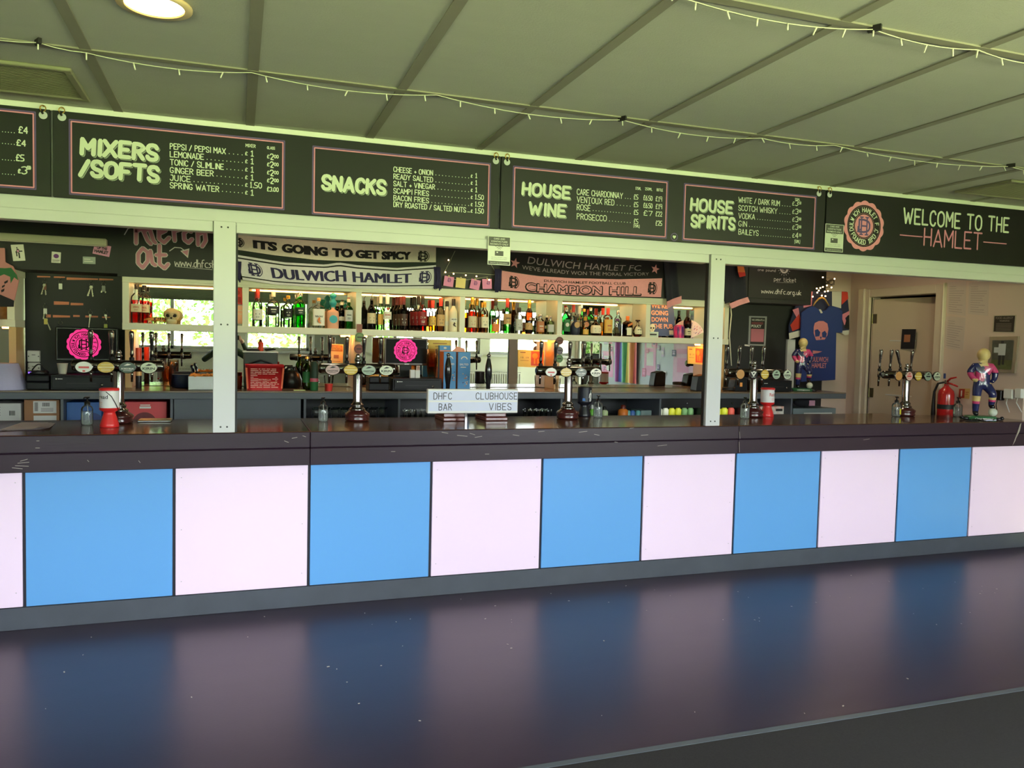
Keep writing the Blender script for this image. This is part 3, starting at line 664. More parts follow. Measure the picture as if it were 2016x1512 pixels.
def cabinet(label, xs, low, x0e, x1e):
    t = thing('bottle_shelf_unit', label, 'shelves', ((x0e+x1e)/2, YCF, ZBC))
    MB().box(x0e, x1e, YCF, YM+.02, 2.088, 2.135).build('top_board', m_shelf, t, bev=.002)
    MB().box(x0e, x1e, YCF, YCF+.012, 2.072, 2.0879).build('lip', m_shelf, t, bev=.002)
    MB().box(x0e, x1e, YCF, YM-.002, 1.70, 1.755).build('shelf', m_shelf, t, bev=.002)
    for x in xs: MB().box(x-.024, x+.024, YCF+.012, YM-.002, 1.7555, 2.0878).build('divider', m_shelf, t)
    for x in low: MB().box(x-.024, x+.024, YCF+.05, YM-.002, ZBC+.001, 1.6995).build('upright', M('varnished_pine', (214, 168, 108), .35, noise=(3, .12), stretch=(2, 2, .3)), t)
    MB().box(x0e, x1e, YM, YM+.006, 1.756, 2.087).box(x0e, x1e, YM, YM+.006, ZBC+.004, 1.6995).build('mirror', m_mirror, t)
    for a, c in zip(xs, xs[1:]):
        MB().box(a+.06, c-.06, YCF+.02, YCF+.032, 2.079, 2.0875).build('led_strip', m_led, t)
    for x in low:
        for s in (-.075, .075):
            if x0e < x+s < x1e: MB().lathe([(.001, -.012), (.028, -.012), (.03, 0)], (x+s, YM-.1, 1.6995), 14).build('puck_light', M('warm_puck_light', (255, 150, 60), .4, emit=60.0), t)
    return t
cabinet('long cream bottle shelf unit with mirrored back behind the bar', [.286, 1.18, 2.103, 3.027, 3.97, 4.90, 5.79], [.30, 2.103, 3.97, 5.78], .262, 5.815)
cabinet('cream mirrored shelf unit at the far left edge behind the bar', [-2.5, -1.6, -.50], [-2.5, -.50], -2.55, -.47)
# ---------------------------------------------------------------- scarves pinned to the black bulkhead
YS = 1.872
def curve(pts, y):
    P = [at(px, py, y) for px, py in pts]
    def f(u):
        x = P[0].x+(P[-1].x-P[0].x)*u
        for a, b in zip(P, P[1:]):
            if x <= b.x+1e-9:
                k = (x-a.x)/(b.x-a.x); return x, a.z+(b.z-a.z)*k
        return P[-1].x, P[-1].z
    return f
def scarf(label, top, bot, mats, bands, prints, fringe, crests, y=YS, grp=None):
    T, B = curve(top, y), curve(bot, y)
    def pt(u, v, d=0.0):
        a, b = T(u), B(u); return (a[0]+(b[0]-a[0])*(1-v), y-.009-.006*math.sin(u*23+v*2)-d, b[1]+(a[1]-b[1])*v)
    t = thing('football_scarf', label, 'scarf', pt(.5, 0), group=grp)
    b = MB()
    for v0, v1, mi in bands: b.sheet(lambda u, v: pt(u, v0+(v1-v0)*v), 48, 3, mi, .006)
    b.build('cloth', mats, t)
    W = abs(B(1)[0]-B(0)[0]); H = T(.5)[1]-B(.5)[1]
    b = MB()
    for s, u0, v0, u1, v1, bold, sh, mi in prints:
        ft = .0021 if bold > .03 else (.0042 if bold > .015 else (.0012 if bold == -.0041 else 0))
        if bold == .05:
            for k in range(8):
                du, dv = .0042*math.cos(k*PI/4), .045*math.sin(k*PI/4)-.012
                font_mesh(b, s, u0+du, v0+dv, v1-v0, u1-u0, 0, mi, 0, fat=.0016, fn=lambda x, yy, z: pt(x, z, .0022-yy+.00004*k))
            continue
        font_mesh(b, s, u0, v0, v1-v0, u1-u0, 0, mi, bold if bold in (.045, .01) else 0, shear=sh, fat=ft, fn=lambda x, yy, z: pt(x, z, .002+.0008*mi-yy))
    for uc, vc, r in crests:
        m = MB(); monogram(m, 0, 0, r, 0, 0, r*.2); ring(m, 0, 0, r*.98, r*.1, 0, 0, 24, 1.0, -1.1, 1.1)
        k = len(b.v); b.add([pt(uc+v[0]/W, vc+v[2]/H, .003) for v in m.v], m.f, 1)
    b.build('print', mats, t)
    for px, py, w, h, mm in fringe:
        a = at(px, py, y); f = MB()
        for i in range(9):
            x = a.x+w*(i/8-.5); f.tube([(x, y-.012, a.z), (x+random.uniform(-.01, .01), y-.02, a.z-h*.5), (x+random.uniform(-.014, .014), y-.014, a.z-h*random.uniform(.9, 1.05))], .006, 5)
        f.build('fringe', mm, t)
    return t
m_sw = M('white_knit', (206, 204, 210), .85, noise=(60, .1)); m_sg = M('off_white_knit', (214, 206, 192), .85, noise=(60, .1)); m_ink = M('black_knit', (22, 22, 24), .85, noise=(60, .2))
m_navy = M('navy_knit', (42, 38, 76), .85, noise=(60, .15)); m_gknit = M('dark_green_knit', (34, 46, 40), .85, noise=(60, .2)); m_pk = M('dusty_pink_knit', (222, 152, 160), .85, noise=(60, .1)); m_gline = M('grey_thread', (150, 140, 145), .8)
scarf('off white scarf with heavy black capitals, top left of the black bulkhead', [(462, 462), (560, 470), (700, 480), (858, 486)], [(464, 499), (540, 511), (620, 521), (740, 525), (858, 524)], [m_sg, m_ink, m_gknit], [(0, .17, 2), (.17, .2, 1), (.2, 1, 0)],
      [('ITS', .085, .42, .195, .80, .045, 0, 1), ('GOING', .22, .40, .44, .76, .045, 0, 1), ('TO', .465, .38, .565, .74, .045, 0, 1), ('GET', .58, .37, .70, .72, .045, 0, 1), ('SPICY', .715, .34, .865, .70, .045, 0, 1)], [], [(.93, .50, .055), (.012, .60, .05)])
scarf('white scarf with navy capitals and black edge lines under the off white scarf', [(466, 502), (560, 517), (640, 521), (667, 517), (700, 522), (780, 528), (858, 522)], [(478, 551), (540, 560), (600, 564), (700, 568), (856, 568)], [m_sw, m_navy, m_ink], [(0, .10, 0), (.10, .15, 2), (.15, .85, 0), (.85, .91, 2), (.91, 1, 0)],
      [('DULWICH', .155, .26, .52, .73, .02, 0, 1), ('HAMLET', .56, .26, .865, .73, .02, 0, 1)], [(468, 515, .05, .16, m_navy), (860, 526, .05, .20, m_navy)], [(.07, .5, .06), (.94, .5, .06)], y=YS-.022)
scarf('black scarf with grey lettering and two pink stars above the pink scarf', [(988, 486), (1100, 502), (1200, 512), (1306, 515)], [(986, 531), (1060, 542), (1130, 548), (1220, 549), (1306, 547)], [m_ink, m_gline, m_pk], [(0, 1, 0)],
      [('DULWICH HAMLET FC', .15, .44, .85, .76, -.012, .15, 1), ("WE'VE ALREADY WON THE MORAL VICTORY", .12, .16, .90, .34, 0, 0, 1)], [], [])
t3 = bpy.data.objects['football_scarf.002']
b = MB()
for px, py in ((1014, 518), (1290, 530)):
    p = at(px, py, YS-.022); b.add([(p.x+(.048 if i % 2 == 0 else .02)*math.sin(i*PI/5+.2), p.y, p.z+(.048 if i % 2 == 0 else .02)*math.cos(i*PI/5+.2)) for i in range(10)], [tuple(range(10))])
b.build('star', m_pk, t3)
scarf('dusty pink scarf with large outlined capitals under the black scarf', [(987, 533), (1060, 544), (1130, 548), (1220, 550), (1303, 548)], [(986, 573), (1060, 579), (1130, 583), (1220, 585), (1301, 587)], [m_pk, m_ink, m_pk], [(0, .05, 1), (.05, 1, 0)],
      [('CHAMPION', .145, .13, .61, .60, .05, 0, 1), ('HILL', .66, .13, .86, .60, .05, 0, 1), ('CHAMPION', .148, .15, .607, .58, -.0041, 0, 2), ('HILL', .663, .15, .857, .58, -.0041, 0, 2), ('DULWICH HAMLET FOOTBALL CLUB', .25, .70, .76, .84, .01, 0, 1)],
      [(980, 530, .06, .20, m_navy)], [(.07, .5, .055), (.935, .5, .055)], y=YS-.022)
def hanging(label, pts, hem, patch=None):
    P = [at(px, py, YS) for px, py in pts]; t = thing('hanging_scarf', label, 'scarf', tuple(P[0]), group='navy scarf ends beside the right post')
    b = MB(); b.sheet(lambda u, v: (P[0].x+(P[1].x-P[0].x)*u+(P[3].x-P[0].x)*v, YS-.02-.012*math.sin(u*7+1), (P[0].z+(P[1].z-P[0].z)*u)*(1-v)+(P[3].z+(P[2].z-P[3].z)*u)*v), 10, 8, 0, .006); b.build('cloth', m_navy2, t)
    H = [at(px, py, YS) for px, py in hem]; b = MB(); b.sheet(lambda u, v: (H[0].x+(H[1].x-H[0].x)*u+(H[3].x-H[0].x)*v, YS-.034-.012*math.sin(u*7+1), (H[0].z+(H[1].z-H[0].z)*u)*(1-v)+(H[3].z+(H[2].z-H[3].z)*u)*v), 10, 3, 0, .006); b.build('hem', m_pk, t)
    if patch:
        b = MB()
        for k, (q, mi) in enumerate(patch):
            Q = [at(px, py, YS-.036) for px, py in q]; b.add([tuple(p) for p in Q], [tuple(range(len(Q)))], mi)
        b.build('patch', [M('orange_knit', (226, 120, 60), .8), M('red_knit', (206, 50, 44), .8)], t)
m_navy2 = M('dark_navy_knit', (28, 29, 44), .85, noise=(50, .2))
hanging('navy scarf end with pink hem hanging left of the right post', [(1304, 512), (1328, 514), (1338, 586), (1310, 596)], [(1309, 594), (1337, 583), (1340, 597), (1309, 607)])
hanging('navy scarf end with pink hem and orange patch hanging right of the right post', [(1420, 516), (1462, 518), (1468, 586), (1424, 598)], [(1431, 598), (1467, 585), (1471, 595), (1435, 608)], [([(1451, 520), (1464, 522), (1467, 536), (1453, 536)], 0), ([(1453, 536), (1467, 536), (1468, 543), (1456, 546)], 1)])
# bunting of notes
m_note = M('pink_note_paper', (232, 140, 190), .6); m_noty = M('yellow_note_paper', (240, 212, 140), .6)
YN = YS-.02
tb = thing('note_bunting', 'warm fairy light wire between the white and pink scarves', 'string lights', tuple(at(876, 537, YN)))
b = MB()
for seg in ([(896, 494), (874, 538), (893, 537), (926, 538), (972, 541), (980, 537)], [(967, 521), (978, 540)], [(884, 548), (908, 552), (935, 549), (960, 545)]): b.tube([at(px, py, YN) for px, py in seg], .0018, 5)
b.build('cable', m_wcable, tb)
for px, py in ((877, 536), (893, 539), (917, 542), (938, 544), (883, 512), (979, 537), (963, 551)):
    MB().ball(at(px, py, YN-.006), .007, 8).build('bulb', M('warm_fairy_bulb', (255, 206, 130), .3, emit=9.0), tb)
for i, (px, py, a, m, l) in enumerate(((883.5, 554, -.12, m_note, 'pink square note with club initials hanging first from the left on the fairy wire'), (907, 557, -.08, m_noty, 'yellow square note hanging on the fairy wire between pink notes'), (935.5, 560, -.2, m_note, 'pink tilted square note hanging right of the yellow note'), (959, 559, .06, m_note, 'pink square note hanging last on the fairy wire beside the pink scarf'))):
    p = at(px, py, YN-.004); t = thing('square_note', l, 'note', tuple(p), group='notes on the fairy light wire')
    MB().cbox(p, (.088, .0015, .088), 0, 0, 0, -a).build('paper', m, t)
    if i != 1: b = MB(); monogram(b, p.x+(.005 if i != 3 else .012), p.z+.012, .02, p.y-.0015, 0); b.build('print', M('faded_ink', (120, 60, 130), .6), t)
    MB().cbox((p.x, p.y-.003, p.z+.045), (.012, .008, .016)).build('peg', M('pale_peg', (200, 180, 140), .6), t)
# chalk signs on the bulkhead
def chalk_board(label, pa, ya, pb, yb, y):
    p, q = at(pa, ya, y), at(pb, yb, y); t = thing('chalk_sign', label, 'sign', ((p.x+q.x)/2, y, q.z))
    MB().box(p.x, q.x, y, y+.006, q.z, p.z).build('board', M('black_chalk_panel', (26, 27, 27), .55, noise=(4, .2)), t); return t
t = chalk_board('black chalk sign reading Merch At with an arrow and web address', 231, 424, 440, 553, 1.872)
yy = 1.8705; bl = MB(); pkl = MB()
def pxl(pts, y): return [[(at(px, py, y).x, at(px, py, y).z) for px, py in l] for l in pts]
goth = [[(268, 446), (268, 479)], [(281, 451), (291, 474), (297, 480)], [(268, 455), (283, 449)], [(294, 449), (302, 474), (306, 478)], [(283, 456), (296, 448)], [(313, 450), (313, 470), (323, 478), (333, 468)], [(313, 460), (326, 454), (322, 449), (313, 452)], [(342, 450), (344, 474)], [(343, 455), (356, 451)], [(371, 452), (362, 459), (363, 472), (371, 478), (378, 471)], [(372, 453), (376, 456)], [(389, 448), (390, 482)], [(391, 461), (403, 456), (405, 474), (398, 485)]]
goth2 = [[(280, 490), (272, 500), (272, 518), (281, 527), (291, 514), (291, 497), (281, 489)], [(296, 494), (300, 518), (306, 522)], [(314, 483), (314, 520), (324, 528), (331, 520)], [(308, 502), (326, 502)]]
goth3 = [[(362, 490), (371, 506)], [(356, 493), (370, 491)]]
for g in (goth, goth2):
    L = pxl(g, yy); ribbons(bl, L, .037, yy); ribbons(pkl, L, .026, yy-.0006)
ribbons(bl, pxl([[(245, 462), (252, 450), (268, 446), (280, 448)], [(334, 494), (344, 487), (356, 488), (364, 494)]], yy), .007, yy)
q = [at(px, py, yy-.0004) for px, py in ((355, 494), (373, 489), (370, 508))]; bl.add([tuple(v) for v in q], [(0, 1, 2)])
q = [at(px, py, yy-.0008) for px, py in ((358, 495), (371, 492), (369, 504))]; pkl.add([tuple(v) for v in q], [(0, 1, 2)])
hand(bl, 'www.dhfcshop', 344, 524, 438, 15, yy, .006, track=1.4)
ribbons(bl, pxl([[(347, 525), (418, 531)]], yy), .003, yy)
bl.build('outline_lettering', M('pale_chalk', (206, 200, 200), .7), t); pkl.build('lettering', M('rose_chalk', (196, 130, 150), .7), t)
t = chalk_board('black chalk sign reading per ticket above a web address', 1476, 500, 1596, 592, 1.872)
b = MB(); hand(b, 'per ticket', 1524, 553, 1567, 8, yy, .005); hand(b, 'www.dhfc.org.uk', 1499, 577, 1577, 9, yy, .006); hand(b, 'one pound', 1492, 533, 1527, 5, yy, .004)
p = at(1544, 528, yy); ring(b, p.x, p.z, .045, .018, yy); hand(b, '\u00a31', 1540, 532, 1549, 9, yy, .007)
for i in range(9):
    a = -PI*i/8; ribbons(b, [[(p.x+.065*math.cos(a), p.z+.065*math.sin(a)), (p.x+.078*math.cos(a), p.z+.078*math.sin(a))]], .004, yy)
ribbons(b, pxl([[(1528, 556), (1562, 557)]], yy), .002, yy); b.build('lettering', M('pale_chalk', (206, 200, 200), .7), t)
# strip lamp and stickers on the left bulkhead
p, q = at(0, 470, 1.80), at(209, 484, 1.80)
t = thing('strip_light', 'unlit white fluorescent strip light on the black bulkhead at the left', 'light', (p.x-.3, 1.84, p.z))
MB().box(-1.35, q.x, 1.80, 1.879, q.z-.0, q.z+.055).build('housing', M('ivory_enamel', (190, 186, 160), .35), t, bev=.006)
MB().box(-1.34, q.x-.01, 1.812, 1.869, q.z-.004, q.z+.004).build('diffuser', M('frosted_tube_cover', (232, 230, 215), .25), t, bev=.003)
def flat(name, label, cat, quad, y, mat, prints=None, grp=None, th=.0012, mats=None, part='print'):
    """a paper lying on the plane y, corners given as pixels tl, tr, br, bl"""
    P = [at(px, py, y) for px, py in quad]; c = sum((Vector(p) for p in P), Vector())/4
    t = thing(name, label, cat, (c.x, y, min(p.z for p in P)), group=grp)
    b = MB(); F = [tuple(p) for p in P]; K = [(p.x, y+th, p.z) for p in P]
    b.add(F+K, [(0, 3, 2, 1), (4, 5, 6, 7), (0, 1, 5, 4), (1, 2, 6, 5), (2, 3, 7, 6), (3, 0, 4, 7)]); b.build('paper', mat, t)
    def uv(u, v, d=.001):
        a = P[3].lerp(P[2], u); e2 = P[0].lerp(P[1], u); r = a.lerp(e2, v); return (r.x, y-d, r.z)
    if prints:
        b = MB()
        for pr in prints:
            k = pr[0]
            if k == 'r': b.quad(uv(pr[1], pr[2], .0006+pr[5]*.0003), uv(pr[3], pr[2], .0006+pr[5]*.0003), uv(pr[3], pr[4], .0006+pr[5]*.0003), uv(pr[1], pr[4], .0006+pr[5]*.0003), pr[5])
            if k == 't': font_mesh(b, pr[1], pr[2], pr[3], pr[5], pr[4]-pr[2], 0, pr[6], pr[7] if len(pr) > 7 else 0, fn=lambda x, yy, z: uv(x, z, .0024))
            if k == 'd': b.add([uv(pr[1]+pr[3]*math.cos(2*PI*i/16), pr[2]+pr[4]*math.sin(2*PI*i/16), .0012+.0003*pr[5]) for i in range(16)], [tuple(range(16))], pr[5])
        b.build(part, mats, t)
    return t
mk = M('print_black', (36, 34, 40), .6); mpu = M('print_purple', (112, 50, 130), .6); mpp = M('print_pale', (226, 222, 214), .5); mpi = M('print_pink', (222, 150, 190), .6); mre = M('print_red', (206, 60, 50), .6)
ys = 1.8785
flat('sticker', 'white sticker with a running figure on the left bulkhead', 'sticker', [(21, 482), (46, 481), (50, 513), (26, 514)], ys, mpp, [('d', .45, .80, .05, .05, 0), ('d', .5, .62, .12, .13, 0), ('r', .3, .5, .5, .6, 0), ('r', .6, .55, .85, .62, 0), ('r', .32, .28, .42, .5, 0), ('r', .5, .16, .62, .5, 0), ('d', .5, .6, .08, .08, 1)], 'stickers on the left bulkhead', mats=[mk, mpi])
flat('sticker', 'small silver edged sticker with a purple blot on the left bulkhead', 'sticker', [(102, 495), (120, 497), (119, 518), (101, 517)], ys, mpp, [('d', .5, .62, .3, .2, 0), ('r', .1, .22, .9, .26, 1), ('r', .1, .1, .8, .13, 1)], 'stickers on the left bulkhead', mats=[mpu, mk])
flat('sticker', 'silver grey sticker below the pink lettered sticker on the left bulkhead', 'sticker', [(163, 505), (188, 506), (188, 520), (163, 519)], ys, M('silver_paper', (150, 156, 152), .3), [('r', .1, .3, .8, .4, 0), ('r', .1, .6, .6, .7, 0)], 'stickers on the left bulkhead', mats=[mpp])
flat('sticker', 'pink tilted sticker with black lettering on the left bulkhead', 'sticker', [(186, 480), (219, 485), (215, 506), (182, 499)], ys, mpi, [('t', 'UP THE', .2, .56, .8, .26, 0, .04), ('t', 'HAMLET', .08, .2, .9, .28, 0, .05)], 'stickers on the left bulkhead', mats=[mk])
# ---------------------------------------------------------------- keys on the black wall
yk = YB-.001
m_tape = M('orange_label_tape', (214, 128, 96), .6); m_key = M('key_metal', (128, 124, 112), .35, 1.0)
for i, (pa, ya, pb, yb) in enumerate(((73, 543, 99, 546), (106, 544, 128, 547), (131, 546, 193, 551), (195, 548, 223, 552), (106, 593, 136, 600), (139, 596, 164, 601), (91, 619, 100, 625), (104, 620, 138, 625), (144, 620, 157, 624), (168, 621, 193, 625), (201, 623, 217, 626))):
    flat('label_tape', ['orange label strip at the left end of the top row of key hooks', 'short orange label strip second along the top row of key hooks', 'longest orange label strip in the top row of key hooks', 'orange label strip at the right end of the top row of key hooks', 'left orange label strip of the middle pair among the keys', 'right orange label strip of the middle pair among the keys', 'tiny orange label beside the hanging brass key', 'long orange label in the bottom row over a key ring', 'short orange label in the bottom row of key labels', 'orange label behind the long thin key in the bottom row', 'orange label behind the yellow tagged key'][i],
         'label', [(pa, ya), (pb, ya+(pb-pa)*.04), (pb, yb), (pa, yb)], yk, m_tape, grp='orange labels between the key hooks')
def keyset(label, px, py, n, tagm=None, ln=.09):
    p = at(px, py, yk-.012); t = thing('key_bunch', label, 'keys', tuple(p), group='keys hanging on the black wall')
    MB().tube([(p.x, yk, p.z), (p.x, yk-.022, p.z+.002), (p.x, yk-.026, p.z+.012)], .0025, 6).build('hook', m_key, t)
    MB().tube([(p.x+.014*math.sin(a), p.y, p.z-.014+.014*math.cos(a)) for a in [i*PI/8 for i in range(17)]], .0016, 5).build('split_ring', m_key, t)
    for i in range(n):
        a = random.uniform(-.35, .35); R = Matrix.Rotation(a, 3, 'Y'); b = MB(); y = p.y-.003*i
        ring_ = [(.011*math.cos(2*PI*k/12), y, .011*math.sin(2*PI*k/12)-.012) for k in range(12)]
        b.prism([(v[0], v[2]) for v in ring_], y-.001, y+.001).box(-.0035, .0035, y-.001, y+.001, -ln, -.02).box(.0035, .007, y-.001, y+.001, -ln+.004, -ln+.012).box(.0035, .006, y-.001, y+.001, -ln+.02, -ln+.028)
        b.v = [tuple(R @ Vector((v[0], 0, v[2])) + Vector((p.x, v[1], p.z-.026))) for v in b.v]; b.build('key', m_key, t)
    if tagm: MB().box(p.x-.012, p.x+.014, p.y-.006, p.y-.004, p.z-.075, p.z-.03).build('key_tag', tagm, t, bev=.002)
mw_tag = M('white_tag', (226, 226, 216), .5); my_tag = M('yellow_tag', (214, 216, 110), .5)
keyset('bunch of keys hanging under the first top label', 88, 552, 3, M('brown_tag', (110, 66, 50), .6)); keyset('bunch with a pale padlock tag under the second top label', 119, 551, 1, mw_tag, .05)
keyset('dark bunch of keys hanging under the longest top label', 180, 556, 3, None); keyset('keys with a grey fob under the right end top label', 204, 556, 2, M('grey_tag', (150, 150, 150), .5), .06)
keyset('brass key with a white tag above the left key label', 89, 600, 1, mw_tag); keyset('small key hanging below the white tagged key', 90, 620, 1, M('brass_tag', (190, 170, 80), .4), .1)
keyset('empty key ring under the long bottom label', 119, 632, 0); keyset('long thin key hanging in the bottom row', 178, 612, 1, None, .2); keyset('key with a yellow tag at the right of the bottom row', 208, 612, 1, None, .05)
keyset('tag in yellow plastic hanging lowest on the black wall', 208, 631, 0, my_tag)
# ================================================================ bottles on the shelves
ZS = 1.7555
GL = {'clear': G('clear_bottle_glass', (246, 250, 246)), 'green': G('green_bottle_glass', (150, 240, 150)), 'dgreen': G('dark_green_bottle_glass', (60, 150, 80)), 'brown': G('brown_bottle_glass', (130, 74, 40)), 'dark': G('dark_bottle_glass', (40, 30, 26)), 'pale': G('pale_green_bottle_glass', (226, 244, 214))}
LQ = {'amber': G('amber_spirit', (236, 152, 44)), 'gold': G('golden_spirit', (244, 190, 84)), 'red': G('red_aperitif', (236, 70, 40)), 'ruby': G('dark_red_spirit', (170, 40, 36)), 'rum': G('dark_rum', (70, 30, 16)), 'water': G('clear_spirit', (244, 250, 250)), 'green': G('green_liqueur', (150, 240, 140))}
def bmat(n, c, r=.45): return M('bottle_'+n, c, r)
CAPS = {'red': bmat('red_cap', (176, 40, 36)), 'black': bmat('black_cap', (26, 26, 28)), 'cream': bmat('cream_cap', (226, 220, 200)), 'gold': M('bottle_gold_cap', (206, 160, 70), .3, .8), 'white': bmat('white_cap', (232, 232, 226)), 'orange': bmat('orange_cap', (226, 116, 40)), 'teal': bmat('teal_cap', (40, 150, 160)), 'cork': bmat('cork', (196, 150, 100)), 'silver': M('bottle_silver_cap', (200, 200, 200), .25, 1.0), 'maroon': bmat('maroon_cap', (110, 30, 34)), 'wood': bmat('dark_wood_cap', (60, 40, 30)), 'rouge': bmat('scarlet_cap', (226, 60, 44))}
LBL = {k: bmat(k+'_label', v, .55) for k, v in dict(white=(232, 230, 218), black=(30, 30, 32), beige=(212, 196, 160), cream=(236, 226, 196), dred=(140, 30, 34), gold=(222, 176, 84), tan=(204, 164, 110), navy=(30, 40, 66), green=(40, 110, 60), silver=(190, 192, 190), copper=(190, 120, 80), orange=(222, 120, 50), teal=(60, 176, 186), peach=(232, 172, 140), brown=(70, 44, 32), blue=(50, 90, 170), red=(196, 44, 40), dgreen=(24, 56, 40)).items()}
INK = bmat('label_ink', (46, 42, 40)); INKW = bmat('label_pale_ink', (220, 214, 196)); INKR = bmat('label_red_ink', (180, 50, 44))
def prof(sh, r, h, nk):
    """outline of the body and neck for a bottle shape"""
    n = nk
    if sh == 'std': return [(r*.86, 0), (r*.97, .006), (r, .014), (r, h*.56), (r*.93, h*.63), (r*.68, h*.69), (n*1.15, h*.75), (n, h*.79), (n, h*.93)]
    if sh == 'shoulder': return [(r*.9, 0), (r, .01), (r, h*.62), (r*.95, h*.67), (r*.62, h*.73), (n*1.1, h*.76), (n, h*.78), (n, h*.91)]
    if sh == 'tall': return [(r*.88, 0), (r, .01), (r, h*.5), (r*.9, h*.58), (r*.6, h*.66), (n*1.2, h*.73), (n, h*.78), (n, h*.95)]
    if sh == 'taper': return [(r*.8, 0), (r*.86, .01), (r, h*.45), (r*.98, h*.55), (r*.7, h*.66), (n*1.1, h*.74), (n, h*.78), (n, h*.93)]
    if sh == 'round': return [(r*.6, 0), (r*.9, .015), (r, h*.22), (r*.97, h*.42), (r*.7, h*.58), (n*1.3, h*.68), (n, h*.72), (n, h*.88)]
    if sh == 'short': return [(r*.92, 0), (r, .008), (r, h*.58), (r*.9, h*.64), (n*1.3, h*.7), (n, h*.73), (n, h*.85)]
BOT = {}
def make_bottle(key, sh, r, h, glass, sq=0., cap='black', caph=.16, label=None, lz=(.12, .45), lw=1.0, liquid=None, fill=.5, nk=.014, neck=None, word=None, extra=None, flat=1.0):
    """one bottle of each kind, standing on its own origin"""
    t = thing('spirit_bottle', '', 'bottle'); P = prof(sh, r, h, nk)
    N = 20 if sq < .3 else 24
    MB().lathe(P, n=N, sq=sq, sy=flat, a0=PI/4 if sq else 0).build('glass', glass, t, world=False)
    if liquid:
        L = [(max(.001, rr*.93), z+.004) for rr, z in P if z <= h*fill]
        for (r1, z1), (r2, z2) in zip(P, P[1:]):
            if z1 < h*fill < z2: L.append(((r1+(r2-r1)*(h*fill-z1)/(z2-z1))*.93, h*fill))
        MB().lathe(L, n=N, sq=sq, sy=flat, a0=PI/4 if sq else 0).build('liquid', liquid, t, world=False)
    if label:
        def rad(z):
            for (r1, z1), (r2, z2) in zip(P, P[1:]):
                if z1 <= z <= z2: return r1+(r2-r1)*(z-z1)/(z2-z1+1e-9)
            return r
        z0, z1 = lz[0]*h, lz[1]*h; R = [(rad(z0+(z1-z0)*i/4)*1.012, z0+(z1-z0)*i/4) for i in range(5)]; R[0] = (R[0][0], z0); span = lw*.98*PI/2
        b = MB(); b.lathe(R, n=14, sq=sq, sy=flat, a0=-PI/2-span, a1=-PI/2+span); lab = b.build('label', label, t, world=False)
        if word:
            s, col = word; w = rad((z0+z1)/2)*1.3*min(1, lw+.1); m = MB(); zz = z0+(z1-z0)*.5; hh = min((z1-z0)*.26, w*.30)
            rr = rad((z0+z1)/2)*flat*1.03
            def wrap(x, y, z): return (x, -math.sqrt(max(1e-6, rr*rr-x*x*.9 if sq < .3 else rr*rr))-.0012, z)
            if s in ('little bird', 'BACARDI', 'MALIBU', '3', 'APEROL', 'JAMESON'): font_mesh(m, s, -w/2, zz, hh, w, 0, 0, .02, fn=wrap)
            else: m.quad(wrap(-w*.4, 0, zz), wrap(w*.4, 0, zz), wrap(w*.4, 0, zz+hh*.6), wrap(-w*.4, 0, zz+hh*.6))
            for k in (.28, .2): m.quad(wrap(-w*.3, 0, z0+(z1-z0)*k), wrap(w*.3, 0, z0+(z1-z0)*k), wrap(w*.3, 0, z0+(z1-z0)*(k+.03)), wrap(-w*.3, 0, z0+(z1-z0)*(k+.03)))
            m.build('print', col, lab, world=False)
    if neck: MB().lathe([(nk*1.06, h*.80), (nk*1.06, h*.90)], n=14).build('neck_label', neck, t, world=False)
    ct = P[-1][1]
    if cap:
        k = CAPS[cap]
        if caph > 0: MB().lathe([(nk*1.18, ct-h*caph*.35), (nk*1.2, ct+h*.06), (nk*1.05, ct+h*.07)], n=14).build('cap', k, t, world=False)
        else:
            MB().lathe([(nk*1.1, ct-.01), (nk*.9, ct+.004)], n=10).tube([(0, 0, ct), (0, 0, ct+.03), (.014, -.004, ct+.045)], .004, 6).build('pourer', m_steel, t, world=False)
    if extra: extra(t, P, r, h)
    BOT[key] = t; BOT_USED[key] = False; return t
BOT_USED = {}
def put(key, px, y, label, s=1.0, rz=0.0, group='bottles on the back bar shelf', z=ZS):
    x = X(px, y, 650); loc = (x, y, z)
    if not BOT_USED[key]: t = BOT[key]; t.location = loc; t.rotation_euler = (0, 0, rz); t['label'] = label; t['group'] = group; BOT_USED[key] = True
    else: t = dup(BOT[key], loc, rz, label, group)
    t.scale = (s, s, s); return t
def roundel(mat, z, rr, word=None):
    def f(t, P, r, h):
        m = MB(); m.add([(rr*math.cos(2*PI*i/24), -r-.0025, z*h+rr*math.sin(2*PI*i/24)) for i in range(24)], [tuple(range(24))]); m.build('round_label', mat, t, world=False)
    return f
def diag(mat):
    def f(t, P, r, h):
        m = MB(); q = r*.9; m.quad((-q, -r*.98, h*.30), (q, -r*.98, h*.44), (q, -r*.98, h*.54), (-q, -r*.98, h*.40)); m.build('sash_label', mat, t, world=False)
    return f
def picture(col, z0, z1):
    def f(t, P, r, h):
        m = MB(); y = -r*1.03-.002
        m.add([(.0, y, h*z1), (.012, y, h*(z1-.06)), (.004, y, h*(z0+.08)), (.02, y, h*z0), (-.004, y, h*(z0+.03)), (-.014, y, h*(z1-.09))], [(0, 1, 2, 3, 4, 5)]); m.build('picture', col, t, world=False)
    return f
def tcork(mat):
    def f(t, P, r, h):
        c = P[-1][1]; MB().lathe([(.012, c-.004), (.012, c+.008), (.026, c+.009), (.027, c+.024), (.024, c+.026)], n=16).build('stopper', mat, t, world=False)
    return f
C = GL
make_bottle('aperitif', 'shoulder', .042, .315, C['clear'], .55, 'black', .16, LBL['beige'], (.28, .48), .72, LQ['red'], .58, word=('APEROL', INKR))
